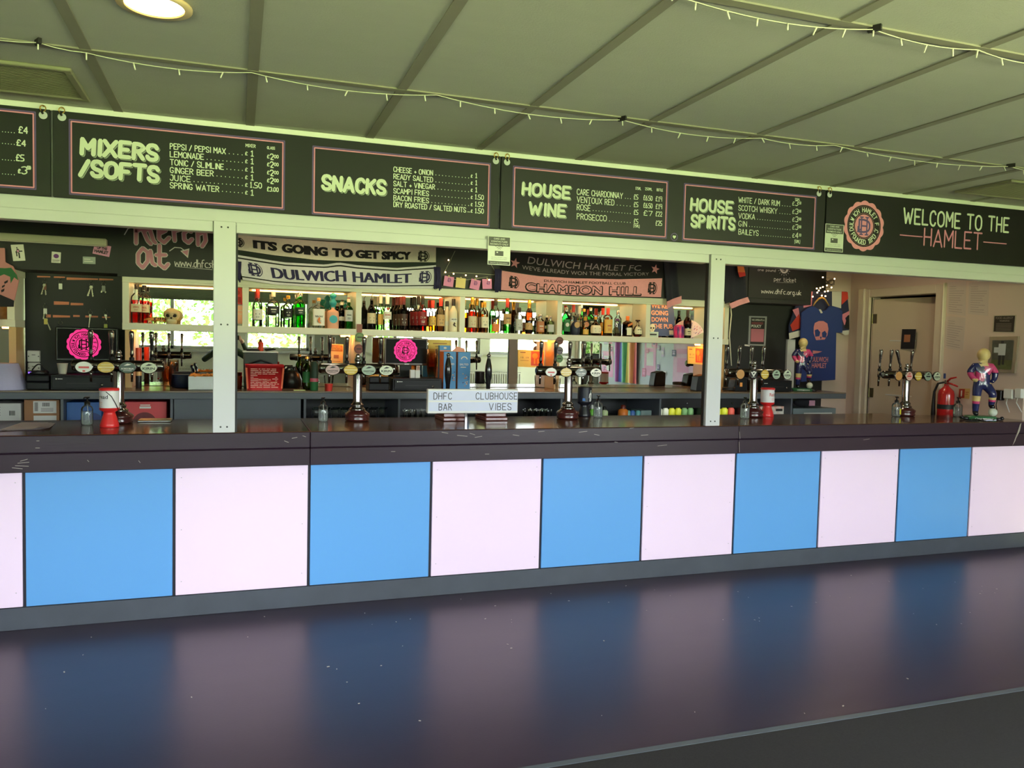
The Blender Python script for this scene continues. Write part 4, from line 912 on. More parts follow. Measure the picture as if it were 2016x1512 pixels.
make_bottle('vodka', 'std', .037, .31, C['clear'], 0, 'red', .5, LBL['white'], (.18, .46), .8, LQ['water'], .5, word=('VODKA', INK), neck=CAPS['red'])
make_bottle('wide_gin', 'shoulder', .050, .30, C['clear'], .35, 'cream', .2, LBL['black'], (.36, .57), .75, LQ['water'], .3, word=('GIN', INKW))
make_bottle('round_gin', 'shoulder', .042, .272, C['clear'], 0, 'gold', .1, LBL['black'], (.30, .58), .6, LQ['water'], .3, word=('GIN', INKW))
make_bottle('green_gin', 'shoulder', .041, .305, C['green'], .3, 'silver', .14, LBL['dgreen'], (.36, .56), .8, LQ['green'], .45, word=('GIN', INKW))
make_bottle('bird_gin', 'shoulder', .052, .262, C['clear'], .5, 'cork', .1, LBL['white'], (.08, .62), .8, LQ['water'], .2, word=('little bird', INK), extra=picture(LBL['orange'], .14, .36), flat=.7)
make_bottle('peach_gin', 'short', .050, .23, LBL['peach'], .45, 'teal', .2, extra=lambda t, P, r, h: (roundel(LBL['teal'], .34, .034)(t, P, r, h), MB().lathe([(.016, .19), (.03, .205), (.032, .228), (.018, .246), (.02, .262), (.03, .272), (.026, .292), (.008, .304)], n=18).build('stopper', CAPS['teal'], t, world=False)) and None)
make_bottle('small_dark_gin', 'shoulder', .030, .235, C['dark'], .3, 'cream', .1, LBL['white'], (.3, .45), .7, None)
make_bottle('silver_label_gin', 'shoulder', .037, .262, C['dgreen'], .4, 'cream', .1, LBL['silver'], (.25, .62), .85, None, word=('GIN', INK), extra=lambda t, P, r, h: MB().lathe([(.012, .262), (.012, .268), (.0, .269)], n=12).build('seal', LBL['dred'], t, world=False) and None)
make_bottle('beige_rum', 'std', .037, .285, C['dark'], 0, 'black', -1, LBL['beige'], (.18, .50), .9, None, word=('SPICED', INK))
make_bottle('gold_cap_clear', 'tall', .036, .30, C['pale'], 0, 'cream', .5, LBL['gold'], (.15, .46), .55, LQ['water'], .4)
make_bottle('white_rum', 'tall', .037, .306, C['clear'], 0, 'white', .6, LBL['white'], (.30, .52), .85, LQ['water'], .3, word=('BACARDI', INKR), extra=roundel(LBL['red'], .60, .013))
make_bottle('dark_rum', 'std', .038, .30, C['dark'], 0, 'maroon', .5, LBL['brown'], (.14, .48), .9, None, word=('RUM', INKW))
make_bottle('red_rum', 'taper', .043, .31, C['clear'], 0, 'black', .5, LBL['dred'], (.16, .55), .95, LQ['ruby'], .6, word=('3', INKW))
make_bottle('red_cap_gold', 'std', .033, .275, C['clear'], 0, 'rouge', .5, LBL['gold'], (.18, .46), .85, LQ['amber'], .5, word=('GOLD', INK))
make_bottle('sailor_rum', 'std', .037, .30, C['clear'], 0, 'rouge', .5, LBL['tan'], (.16, .5), .8, LQ['gold'], .48, word=('Spiced', INK))
make_bottle('coconut_small', 'std', .032, .275, LBL['cream'], 0, 'black', .3, LBL['white'], (.2, .34), .5, None)
make_bottle('coconut_rum', 'std', .039, .295, LBL['cream'], 0, 'black', .4, LBL['white'], (.30, .42), .8, None, word=('MALIBU', INK), extra=picture(LBL['brown'], .14, .3))
make_bottle('whisky', 'std', .040, .315, C['clear'], .2, 'gold', .3, LBL['beige'], (.14, .46), .8, LQ['amber'], .6, word=('WHISKY', INKR), neck=LBL['gold'])
make_bottle('gold_whisky', 'shoulder', .036, .285, C['clear'], .2, 'gold', .3, LBL['cream'], (.16, .5), .75, LQ['gold'], .6, word=('WHISKY', INK))
make_bottle('sash_whisky', 'std', .036, .315, C['clear'], .55, 'black', .4, LBL['orange'], (.04, .26), .7, LQ['amber'], .4, extra=diag(LBL['black']))
make_bottle('green_whiskey', 'std', .037, .32, C['green'], 0, 'red', .6, LBL['tan'], (.26, .56), .85, LQ['green'], .3, word=('JAMESON', INK), neck=LBL['gold'])
make_bottle('black_label_clear', 'short', .036, .26, C['clear'], .2, 'black', .3, LBL['silver'], (.1, .52), .8, LQ['water'], .2, word=('VODKA', INK), nk=.016)
make_bottle('brown_whisky', 'std', .036, .315, C['brown'], 0, 'gold', .5, LBL['tan'], (.12, .32), .95, LQ['rum'], .4, word=('MALT', INK), extra=roundel(LBL['beige'], .44, .012))
make_bottle('copper_label', 'short', .038, .20, C['clear'], .3, 'silver', .3, LBL['copper'], (.1, .6), .9, LQ['gold'], .3, word=('GIN', INKW), nk=.017)
make_bottle('small_grey', 'short', .035, .185, C['pale'], .3, 'silver', .4, LBL['silver'], (.12, .5), .75, LQ['water'], .3, nk=.013)
make_bottle('stag_liqueur', 'shoulder', .034, .265, C['dgreen'], .55, 'silver', .2, LBL['green'], (.12, .55), .7, None, extra=roundel(LBL['white'], .36, .019))
make_bottle('navy_bottle', 'round', .047, .185, LBL['navy'], .2, 'black', .3, extra=roundel(LBL['tan'], .52, .028))
make_bottle('copper_roundel', 'short', .033, .19, C['clear'], 0, 'copper' if False else 'gold', .3, LBL['gold'], (.05, .3), .7, LQ['gold'], .5, extra=roundel(LBL['copper'], .55, .024))
make_bottle('cream_label_cognac', 'round', .055, .19, C['brown'], .2, 'gold', .2, LBL['cream'], (.12, .52), .9, LQ['amber'], .5, word=('COGNAC', INK))
make_bottle('fire_liqueur', 'shoulder', .043, .275, C['clear'], .35, 'rouge', .5, LBL['gold'], (.10, .58), .8, LQ['amber'], .55, word=('FIRE', INKR))
make_bottle('diamond_gin', 'shoulder', .034, .255, C['clear'], .3, 'silver', .3, None, liquid=LQ['water'], fill=.4, extra=lambda t, P, r, h: (lambda m: (m.add([(0, -r-.002, h*.14), (.02, -r-.002, h*.38), (0, -r-.002, h*.64), (-.02, -r-.002, h*.38)], [(0, 1, 2, 3)]), m.build('diamond_label', LBL['navy'], t, world=False)))(MB()) and None)
make_bottle('orange_liqueur', 'short', .046, .215, C['brown'], .5, 'orange', .5, LBL['cream'], (.06, .4), .35, LQ['rum'], .55, nk=.015, extra=lambda t, P, r, h: (lambda m: (m.quad((-.02, -r-.003, h*.44), (.03, -r-.003, h*.54), (.03, -r-.003, h*.64), (-.02, -r-.003, h*.54)), m.build('ribbon_label', LBL['orange'], t, world=False)))(MB()) and None)
make_bottle('flask_rum', 'round', .052, .185, C['clear'], .1, None, 0, LBL['cream'], (.16, .62), .7, LQ['ruby'], .24, word=('ROYAL', INK), extra=tcork(CAPS['wood']))
make_bottle('bourbon', 'std', .036, .28, C['brown'], .4, 'black', .9, LBL['beige'], (.10, .34), .85, LQ['rum'], .5, word=('BOURBON', INK), neck=CAPS['gold'])
YF = 1.975
put('aperitif', 269, YF, 'red aperitif bottle at the left end of the shelf, in front of its twin'); put('aperitif', 284, 2.085, 'red aperitif bottle half hidden behind its twin at the left end')
put('vodka', 507, YF, 'clear vodka bottle with red cap under the left end of the white scarf'); put('wide_gin', 538, YF, 'broad clear gin bottle with a square black label')
put('round_gin', 567, YF, 'clear gin bottle with yellow cap, left of the green bottles'); put('green_gin', 591, YF, 'bright green gin bottle in front of another green one'); put('green_gin', 588, 2.10, 'green gin bottle half hidden behind the front green one')
put('bird_gin', 627, YF, 'clear square gin bottle with an orange figure on its white label'); put('peach_gin', 655, YF, 'peach coloured bottle with teal stopper and round teal label'); put('small_dark_gin', 672, 2.05, 'slim dark bottle peeping out between the peach and silver labelled bottles')
put('silver_label_gin', 686, YF, 'dark green gin bottle with silver label and red seal on its cap')
put('beige_rum', 731, YF, 'dark bottle with beige label and pourer at the left of the second bay'); put('gold_cap_clear', 749, 2.04, 'clear bottle with cream cap behind the white rum'); put('white_rum', 762, YF, 'tall white rum bottle with a red dot')
for i, (px, y) in enumerate(((794, 1.955), (788, 2.036), (781, 2.117))): put('dark_rum', px, y, ['dark rum bottle with maroon cap, front of its row', 'dark rum bottle second in its row behind the front one', 'dark rum bottle last in its row, nearest the mirror'][i], group='row of dark rum bottles')
for i, (px, y) in enumerate(((831, 1.96), (823, 2.05), (815, 2.14))): put('red_rum', px, y, ['red rum bottle with a 3 on its label, front of its row', 'red rum bottle second in its row behind the front one', 'red rum bottle last in its row, nearest the mirror'][i], group='row of red rum bottles')
put('red_cap_gold', 851, YF, 'amber bottle with red cap and gold label'); put('sailor_rum', 867, YF, 'amber rum bottle with red cap and tan label'); put('coconut_small', 879, 2.03, 'cream bottle half hidden left of the palm tree bottle'); put('coconut_rum', 892, YF, 'cream coconut rum bottle with a palm tree')
for i, (px, y) in enumerate(((929, 1.96), (930, 2.048), (938, 2.136))): put('whisky', px, y, ['amber whisky bottle at the left of the third bay, foremost of three', 'amber whisky bottle second of three at the left of the third bay', 'amber whisky bottle rearmost of three at the left of the third bay'][i], group='whiskies in the third bay')
put('gold_whisky', 953, YF, 'golden whisky bottle with cream label, foremost of two'); put('gold_whisky', 949, 2.06, 'golden whisky bottle with cream label, behind its twin')
put('sash_whisky', 975, YF, 'square whisky bottle with a slanting black label'); put('green_whiskey', 998, YF, 'green whiskey bottle with tan label and long red cap'); put('black_label_clear', 1021, YF, 'short clear bottle with black cap and silver label')
put('brown_whisky', 1041, YF, 'brown whisky bottle with gold cap and tan label'); put('copper_label', 1063, YF, 'short bottle with a copper label'); put('small_grey', 1083, YF, 'small grey labelled bottle at the right end of the third bay'); put('small_dark_gin', 1076, 2.06, 'slim dark bottle behind the copper and grey labelled bottles', .78)
put('stag_liqueur', 1114, YF, 'dark green square bottle with a white roundel beside the divider'); put('navy_bottle', 1132, YF, 'squat navy bottle with a round tan label'); put('copper_roundel', 1152, YF, 'small bottle with a round copper label'); put('cream_label_cognac', 1172, YF, 'squat brown cognac bottle with cream label')
put('fire_liqueur', 1196, YF, 'amber bottle with red cap and gold label in the right bay'); put('diamond_gin', 1216, YF, 'clear bottle with a blue diamond label'); put('orange_liqueur', 1235, YF, 'squat brown bottle with orange cap and slanting ribbon'); put('flask_rum', 1255, YF, 'round flask with a wide dark stopper at the right end of the bay', .88)
put('vodka', 1128, 2.1, 'clear bottle with red cap behind the navy bottle', .95); put('white_rum', 1140, 2.12, 'tall white capped bottle behind the round copper label', .92); put('green_gin', 1162, 2.1, 'green bottle behind the cognac', .92); put('red_cap_gold', 1186, 2.12, 'red capped bottle behind the cognac', 1.0); put('round_gin', 1149, 2.05, 'clear gin bottle rearmost behind the small copper bottle', .96)
put('bourbon', 1353, YF, 'brown bourbon bottle with black cap before the fan of cards')
# ================================================================ on the bar counter
m_basew = M('turned_mahogany', (70, 30, 28), .22, noise=(6, .2), coat=.5)
m_bars = M('dark_chrome', (120, 118, 114), .16, 1.0)
m_gun = M('black_rubber', (24, 24, 25), .5)
FACES = {'white': (214, 214, 206), 'gold': (206, 170, 60), 'forest': (40, 62, 54), 'pale': (206, 214, 186), 'rose': (190, 160, 156), 'sage': (160, 178, 156), 'black': (30, 30, 32), 'cream': (226, 222, 206), 'copper': (206, 150, 90), 'script': (220, 180, 170)}
def beer_font(label, px, badges, Yc=.58, ell=1.0, taps=(-1.5, -.5, .5, 1.5), r=.047, lean=None):
    x = X(px, Yc, 760); t = thing('beer_font', label, 'beer taps', (x, Yc, ZCT+.0005), group='chrome beer fonts on the bar')
    MB().lathe([(.070, 0), (.082, .004), (.085, .016), (.080, .026), (.088, .04), (.086, .052), (.062, .068), (.056, .074)], n=32).build('base', m_basew, t, world=False)
    MB().lathe([(.054, .0745), (.056, .084), (.046, .092), (.040, .098), (.044, .106), (.044, .116), (.034, .122), (.031, .135), (.031, .33)], n=24).build('column', m_chrome, t, world=False)
    b = MB(); R = Matrix.Rotation(PI/2, 3, 'Y'); b.lathe([(.02, -.268), (.033, -.262), (.036, -.25), (.036, .25), (.033, .262), (.02, .268)], (0, 0, .365), 20, R=R); b.build('crossbar', m_bars, t, world=False)
    MB().lathe([(.012, .395), (.02, .40), (.014, .408), (.02, .42), (.022, .43), (.012, .44), (.017, .452), (.012, .464), (.002, .468)], n=16).build('finial', m_chrome, t, world=False)
    for i, k in enumerate(taps):
        cx = k*.12; cy = .135
        tp = MB().tube([(cx, .03, .365), (cx, cy-.012, .365)], .013, 10).lathe([(.013, .335), (.016, .345), (.016, .385), (.012, .395)], (cx, cy, 0), 14).tube([(cx, cy, .34), (cx, cy+.005, .30), (cx, cy+.006, .255)], [.009, .009, .007], 10).build('tap', m_chrome, t, world=False)
        MB().lathe([(.014, .395), (.016, .40), (.016, .412), (.009, .42)], (cx, cy, 0), 12).build('collar', m_gun, tp, world=False)
        hb = MB(); ln = (lean or {}).get(i, (0, -.012)); q = [(0, .42, .007), (.02, .435, .0105), (.02, .45, .0095), (.3, .47, .0085), (.62, .53, .0125), (.9, .57, .0145), (1, .584, .0125), (1, .590, .005)]
        hb.tube([(cx+ln[0]*u, cy+ln[1]*u, z) for u, z, rr in q], [rr*1.15 for u, z, rr in q], 14); hb.build('handle', m_chrome, tp, world=False)
    for i, (k, face, word, ink) in enumerate(badges):
        cx = k*.122; cy = -.092; cz = .358; sx = r*(1.12 if ell > 1 else 1.0); sz = r*(.80 if ell > 1 else 1.0)
        RX = Matrix.Rotation(PI/2, 3, 'X'); b = MB()
        b.lathe([(sx*.3, -.03), (sx*.3, -.016), (sx*.95, -.014), (sx, -.006), (sx, 0), (sx*.9, .002)], (cx, cy-.002, cz), 30, R=RX, sy=sz/sx)
        b.tube([(cx, cy+.02, cz), (cx, -.02, .365)], .01, 8); bd = b.build('badge', m_chrome, t, world=False)
        f = MB(); disc(f, cx, cz, sx*.89, cy-.0052, 0, 30, sz/sx); bf = f.build('badge_face', M('badge_'+face, FACES[face], .25, coat=.4), bd, world=False)
        if word:
            w = sx*1.35; h = sz*(.42 if len(word) < 7 else .30); m = MB(); y = cy-.0060; dz = 0
            if face == 'gold':
                m.quad((cx-sx*.82, y, cz-sz*.08), (cx+sx*.82, y, cz-sz*.08), (cx+sx*.82, y, cz+sz*.08), (cx-sx*.82, y, cz+sz*.08)); 
                for k2 in (-.38, -.56, .42): m.quad((cx-sx*.5, y, cz+sz*k2), (cx+sx*.5, y, cz+sz*k2), (cx+sx*.5, y, cz+sz*(k2+.07)), (cx-sx*.5, y, cz+sz*(k2+.07)))
            else:
                if word == '=': m.quad((cx-sx*.55, y, cz-sz*.2), (cx+sx*.55, y, cz-sz*.2), (cx+sx*.55, y, cz+sz*.12), (cx-sx*.55, y, cz+sz*.12))
                else: font_mesh(m, word, cx-w/2, cz-sz*.34 if len(word) > 1 else cz-sz*.4, h if len(word) > 1 else sz*.9, w, y, 0, .03)
                if face == 'white': m.quad((cx-sx*.14, y, cz-sz*.78), (cx+sx*.14, y, cz-sz*.78), (cx+sx*.14, y, cz-sz*.5), (cx-sx*.14, y, cz-sz*.5))
                else:
                    m.quad((cx-sx*.45, y, cz-sz*.56), (cx+sx*.45, y, cz-sz*.56), (cx+sx*.45, y, cz-sz*.5), (cx-sx*.45, y, cz-sz*.5))
                    m.add([(cx-sx*.4, y, cz+sz*.3), (cx+sx*.1, y, cz+sz*.34), (cx+sx*.45, y, cz+sz*.5), (cx, y, cz+sz*.66), (cx-sx*.2, y, cz+sz*.48)], [(0, 1, 2, 3, 4)])
            m.build('print', ink, bf, world=False)
    return t
i_b = M('badge_black_ink', (26, 28, 26), .4); i_w = M('badge_white_ink', (226, 226, 216), .4); i_r = M('badge_red_ink', (196, 70, 70), .4); i_g = M('badge_pale_gold_ink', (236, 224, 170), .4)
K = (-1.5, -.5, .5, 1.5)
beer_font('chrome beer font at the left, behind the red collection tin', 234, [(-1.5, 'white', '=', i_r), (-.5, 'gold', '-', i_g), (.5, 'forest', 'HOBGOBLIN', i_w), (1.5, 'pale', 'KIRIN', i_b)], ell=1.2)
beer_font('chrome beer font left of the white letter sign, with rose and sage badges', 704, [(-1.5, 'rose', 'KINGSTONE', i_b), (-.5, 'gold', '-', i_g), (.5, 'sage', 'KINGSTONE', i_b), (1.5, 'pale', 'KIRIN', i_b)], ell=1.2)
beer_font('chrome beer font beside the black collection tin', 1119, [(-1.5, 'white', '=', i_r), (-.5, 'gold', '-', i_g), (.5, 'forest', 'HOBGOBLIN', i_w), (1.5, 'cream', 'KIRIN', i_b)], ell=1.2, r=.044)
beer_font('chrome beer font right of the post, beside the second red tin', 1484, [(-1.65, 'copper', None, None), (-.62, 'black', 'V', i_w), (.28, 'gold', '-', i_g), (1.2, 'sage', '=', i_b), (2.1, 'pale', 'KIRIN', i_b)], r=.042)
beer_font('chrome beer font in front of the cream door', 1784, [(-1.5, 'copper', None, None), (-.55, 'script', '=', i_r), (.3, 'gold', '-', i_g), (1.2, 'sage', '=', i_b), (2.05, 'pale', 'KIRIN', i_b)], Yc=.56, r=.042, lean={2: (-.05, 0)})
# hand pumps and the letter box sign
def handpump(label, px):
    x = X(px, .70, 740); t = thing('hand_pump', label, 'beer pump', (x, .62, ZCT+.0005), group='black handled beer pumps')
    MB().box(-.085, .085, -.15, .13, 0, .026).box(-.078, .078, -.13, .12, .026, .058).build('base', M('red_brown_wood', (96, 48, 40), .3, noise=(5, .15), stretch=(1, 4, 4), coat=.4), t, world=False, bev=.006, seg=2)
    MB().lathe([(.024, .0585), (.026, .08), (.018, .09), (.018, .16)], (0, .08, 0), 16).build('stem', m_chrome, t, world=False)
    MB().lathe([(.012, .16), (.014, .19), (.016, .25), (.024, .31), (.0265, .35), (.024, .39), (.016, .43), (.013, .445)], (0, .08, 0), 20).build('handle', M('black_lacquer', (20, 22, 26), .12), t, world=False)
    MB().lathe([(.009, .4455), (.012, .45), (.009, .456), (.014, .466), (.015, .474), (.008, .482), (.001, .484)], (0, .08, 0), 16).build('finial', m_chrome, t, world=False)
handpump('black handled beer pump behind the left end of the letter sign', 882); handpump('black handled beer pump behind the right half of the letter sign', 961.5)
YL = .34; p, q = at(842.5, 766, YL), at(1019, 813, YL)
t = thing('letter_sign', 'white two row letter sign standing in front of the hand pumps', 'sign', ((p.x+q.x)/2, YL+.02, q.z))
MB().box(p.x, q.x, YL, YL+.045, q.z, p.z).build('case', m_wplastic, t, bev=.004)
zm = (p.z+q.z)/2; b = MB(); 
for z0, z1 in ((q.z+.016, zm-.006), (zm+.006, p.z-.012)): b.box(p.x+.008, q.x-.004, YL-.002, YL+.001, z0, z1)
b.build('letter_rail', M('frosted_panel', (206, 212, 232), .3), t)
b = MB(); yl = YL-.0032
for s, pa, py, pb in (('DHFC', 854, 786, 889), ('CLUBHOUSE', 937, 786, 1018), ('BAR', 864, 807.5, 889), ('VIBES', 963, 807, 1006)): hand(b, s, pa, py, pb, 12.5, yl, .005, jit=0, track=2.6)
b.build('letters', M('black_letter_tile', (40, 40, 48), .4), t)
f = MB()
for x in (X(917, YL+.02, 815),): f.box(x-.008, x+.008, YL+.01, YL+.035, ZCT+.0005, q.z)
f.build('foot', m_chrome, t)
# sanitiser bottles
m_san = G('clear_pet', (246, 248, 248)); m_gel = G('clear_gel', (236, 242, 240), ior=1.2, caught_light=.15)  # white mixed into the gel stands for the light it would catch
def sanitiser(label, px, py, tag_=None, s=1.0):
    p = atz(px, py, ZCT); t = thing('sanitiser_bottle', label, 'bottle', (p.x, p.y, ZCT+.0005), group='clear pump bottles on the bar')
    MB().lathe([(.028, 0), (.034, .005), (.035, .01), (.035, .098), (.030, .112), (.016, .122), (.014, .128)], n=20, sq=.25, a0=PI/4).build('bottle', m_san, t, world=False)
    MB().lathe([(.028, .004), (.032, .012), (.032, .085)], n=20, sq=.25, a0=PI/4).build('gel', m_gel, t, world=False)
    MB().lathe([(.017, .124), (.017, .142), (.009, .145), (.006, .155), (.006, .165), (.014, .167), (.014, .174)], n=14).tube([(0, 0, .171), (-.01, -.02, .171), (-.014, -.034, .166)], .0045, 8).build('pump', m_bplastic, t, world=False)
    MB().tube([(0, 0, .12), (.006, 0, .06), (.012, 0, .012)], .0018, 6).build('dip_tube', m_wplastic, t, world=False)
    if tag_: MB().lathe([(.0356, .02), (.0356, .07)], n=8, sq=.25, a0=-PI/2+.1, a1=-PI/2+.9).build('label', tag_, t, world=False)
    t.scale = (s, s, s)
sanitiser('clear pump bottle left of the red collection tin', 172, 836.5, s=1.0); sanitiser('clear pump bottle left of the font with rose and sage badges', 636, 829.5, s=.95); sanitiser('clear pump bottle right of the black collection tin', 1177, 822, s=1.0)
sanitiser('clear pump bottle left of the font beyond the right post', 1466, 824, s=1.0); sanitiser('clear pump bottle with a yellow label before the cream door', 1764, 820, M('yellow_sticker', (226, 220, 60), .5)); sanitiser('clear pump bottle between the extinguisher and the statue', 1885, 820.5, s=1.0)
# collection tins
def tin(label, px, py, body, wrap, s, art, rz, dy=.05):
    p = atz(px, py, ZCT); t = thing('collection_tin', label, 'charity tin', (p.x, p.y+dy, ZCT+.0005), rz, group='charity tins on the bar')
    mb_ = M(*body); R = MB().lathe([(.052, 0), (.055, .006), (.052, .02), (.036, .075), (.032, .088), (.034, .093), (.055, .104), (.057, .118)], n=28).build('stand', mb_, t, world=False)
    MB().lathe([(.0555, .1185), (.0555, .222)], n=32, caps=False).build('wrapper', M(*wrap), t, world=False)
    MB().lathe([(.057, .2225), (.058, .232), (.05, .238), (.012, .239)], n=28).box(-.018, .018, -.003, .003, .2391, .2395).build('lid', mb_, t, world=False)
    MB().tube([(.0, -.058, .218), (.03, -.052, .19), (.05, -.034, .14), (.058, -.01, .1), (.06, .02, .07)], .0022, 6).build('cord', m_gun, t, world=False)
    b = MB()
    def wrp(x, y, z): a = x/.056; return (.0562*math.sin(a), -.0562*math.cos(a)+y, z)
    art(b, wrp); b.build('print', [M('tin_ink', (44, 42, 46), .5), M('tin_red_ink', (200, 50, 56), .5), M('tin_white_ink', (232, 232, 228), .5), M('tin_blue_ink', (70, 120, 190), .5)], t, world=False)
    t.scale = (s, s, s); return t
def art1(b, w): font_mesh(b, 'read', -.05, .175, .024, .06, 0, 0, .01, fn=w); [b.quad(w(-.048, 0, z), w(-.026, 0, z), w(-.026, 0, z+.004), w(-.048, 0, z+.004), 1) for z in (.15, .14, .128)]
def art2(b, w): font_mesh(b, 'Red', -.048, .17, .028, .042, 0, 1, .01, fn=w); font_mesh(b, 'thread', 0.0, .17, .028, .07, 0, 0, .01, fn=w); [b.quad(w(x, 0, z), w(x+.018, 0, z), w(x+.018, 0, z+.0025), w(x, 0, z+.0025), 1) for z in (.148, .138) for x in (-.03, -.01, .01)]
def art3(b, w):
    F = lambda pts: b.add([w(x, -.0006, z) for x, z in pts], [tuple(range(len(pts)))], 2)
    F([(.016, .19), (.026, .19), (.028, .2), (.026, .208), (.021, .211), (.016, .208), (.014, .2)]); F([(.008, .155), (.034, .155), (.034, .182), (.03, .188), (.012, .188), (.008, .182)]); F([(.0, .15), (.007, .15), (.008, .18), (.004, .182)]); F([(.035, .15), (.042, .15), (.038, .182), (.034, .18)])
    F([(.008, .122), (.018, .122), (.020, .154), (.009, .154)]); F([(.024, .122), (.034, .122), (.033, .154), (.022, .154)])
    b.add([w(x, -.0006, z) for x, z in ((-.052, .126), (-.028, .126), (-.03, .146), (-.05, .148))], [(0, 1, 2, 3)], 3); b.add([w(x, -.0006, z) for x, z in ((.036, .128), (.05, .128), (.05, .146), (.042, .146))], [(0, 1, 2, 3)], 3)
rd = ('scarlet_plastic', (214, 42, 44), .3); wp = ('white_wrapper', (226, 224, 226), .4)
tin('red collection tin with white wrapper, in front of the left font', 219, 838, rd, wp, 1.0, art1, -.2, -.07)
tin('red collection tin with white wrapper beside the font right of the post', 1517, 821, rd, wp, 1.02, art2, .5)
tin('black collection tin with a white astronaut figure', 1155, 821, ('black_tin', (24, 26, 34), .35), ('black_wrapper', (28, 32, 46), .45), 1.0, art3, .2)
# papers and tray at the left
t = thing('paper_sheets', 'loose pale sheets of paper at the left end of the bar', 'paper', tuple(atz(60, 840, ZCT)))
Q = [atz(*c, ZCT) for c in ((12, 849), (54, 833), (106, 833), (97, 845))]
for i in range(3):
    b = MB(); o_ = .012*i
    b.sheet(lambda u, v: ((Q[0].x*(1-u)+Q[3].x*u)*(1-v)+(Q[1].x*(1-u)+Q[2].x*u)*v-.02*i+.01*v, (Q[0].y*(1-u)+Q[3].y*u)*(1-v)+(Q[1].y*(1-u)+Q[2].y*u)*v, ZCT+.0015+.0022*i+.012*max(0, u-.8)*5*max(0, .6-v)), 10, 6, 0); b.build('sheet', M('pale_paper', (196, 188, 196), .6), t)
p = atz(306, 829, ZCT); t = thing('bar_tray', 'thin silver tray lying beside the left beer font', 'tray', (p.x, p.y, ZCT+.0005))
MB().box(p.x-.10, p.x+.10, p.y-.08, p.y+.08, ZCT+.0005, ZCT+.012).build('tray', m_steel, t, bev=.004)
# ---------------------------------------------------------------- painted footballer figures
def skin(V, E, rad, sub=2):
    me = bpy.data.meshes.new('s'); me.from_pydata(V, E, []); o = bpy.data.objects.new('s', me); COL.objects.link(o)
    md = o.modifiers.new('k', 'SKIN'); md.use_smooth_shade = True
    for i, r_ in enumerate(rad):
        sv = me.skin_vertices[0].data[i]; sv.radius = r_ if isinstance(r_, tuple) else (r_, r_)
    me.skin_vertices[0].data[0].use_root = True
    if sub: s_ = o.modifiers.new('d', 'SUBSURF'); s_.levels = sub; s_.render_levels = sub
    dg = bpy.context.evaluated_depsgraph_get(); r = bpy.data.meshes.new_from_object(o.evaluated_get(dg))
    vs = [v.co.copy() for v in r.vertices]; fs = [tuple(p.vertices) for p in r.polygons]
    bpy.data.objects.remove(o); bpy.data.meshes.remove(me); bpy.data.meshes.remove(r); return vs, fs
def paint(vs, fs, fn):
    b = MB(); b.v = [tuple(v) for v in vs]
    for f in fs:
        c = sum((vs[i] for i in f), Vector())/len(f); b.f.append(f); b.m.append(fn(c)); b.sm.append(True)
    return b
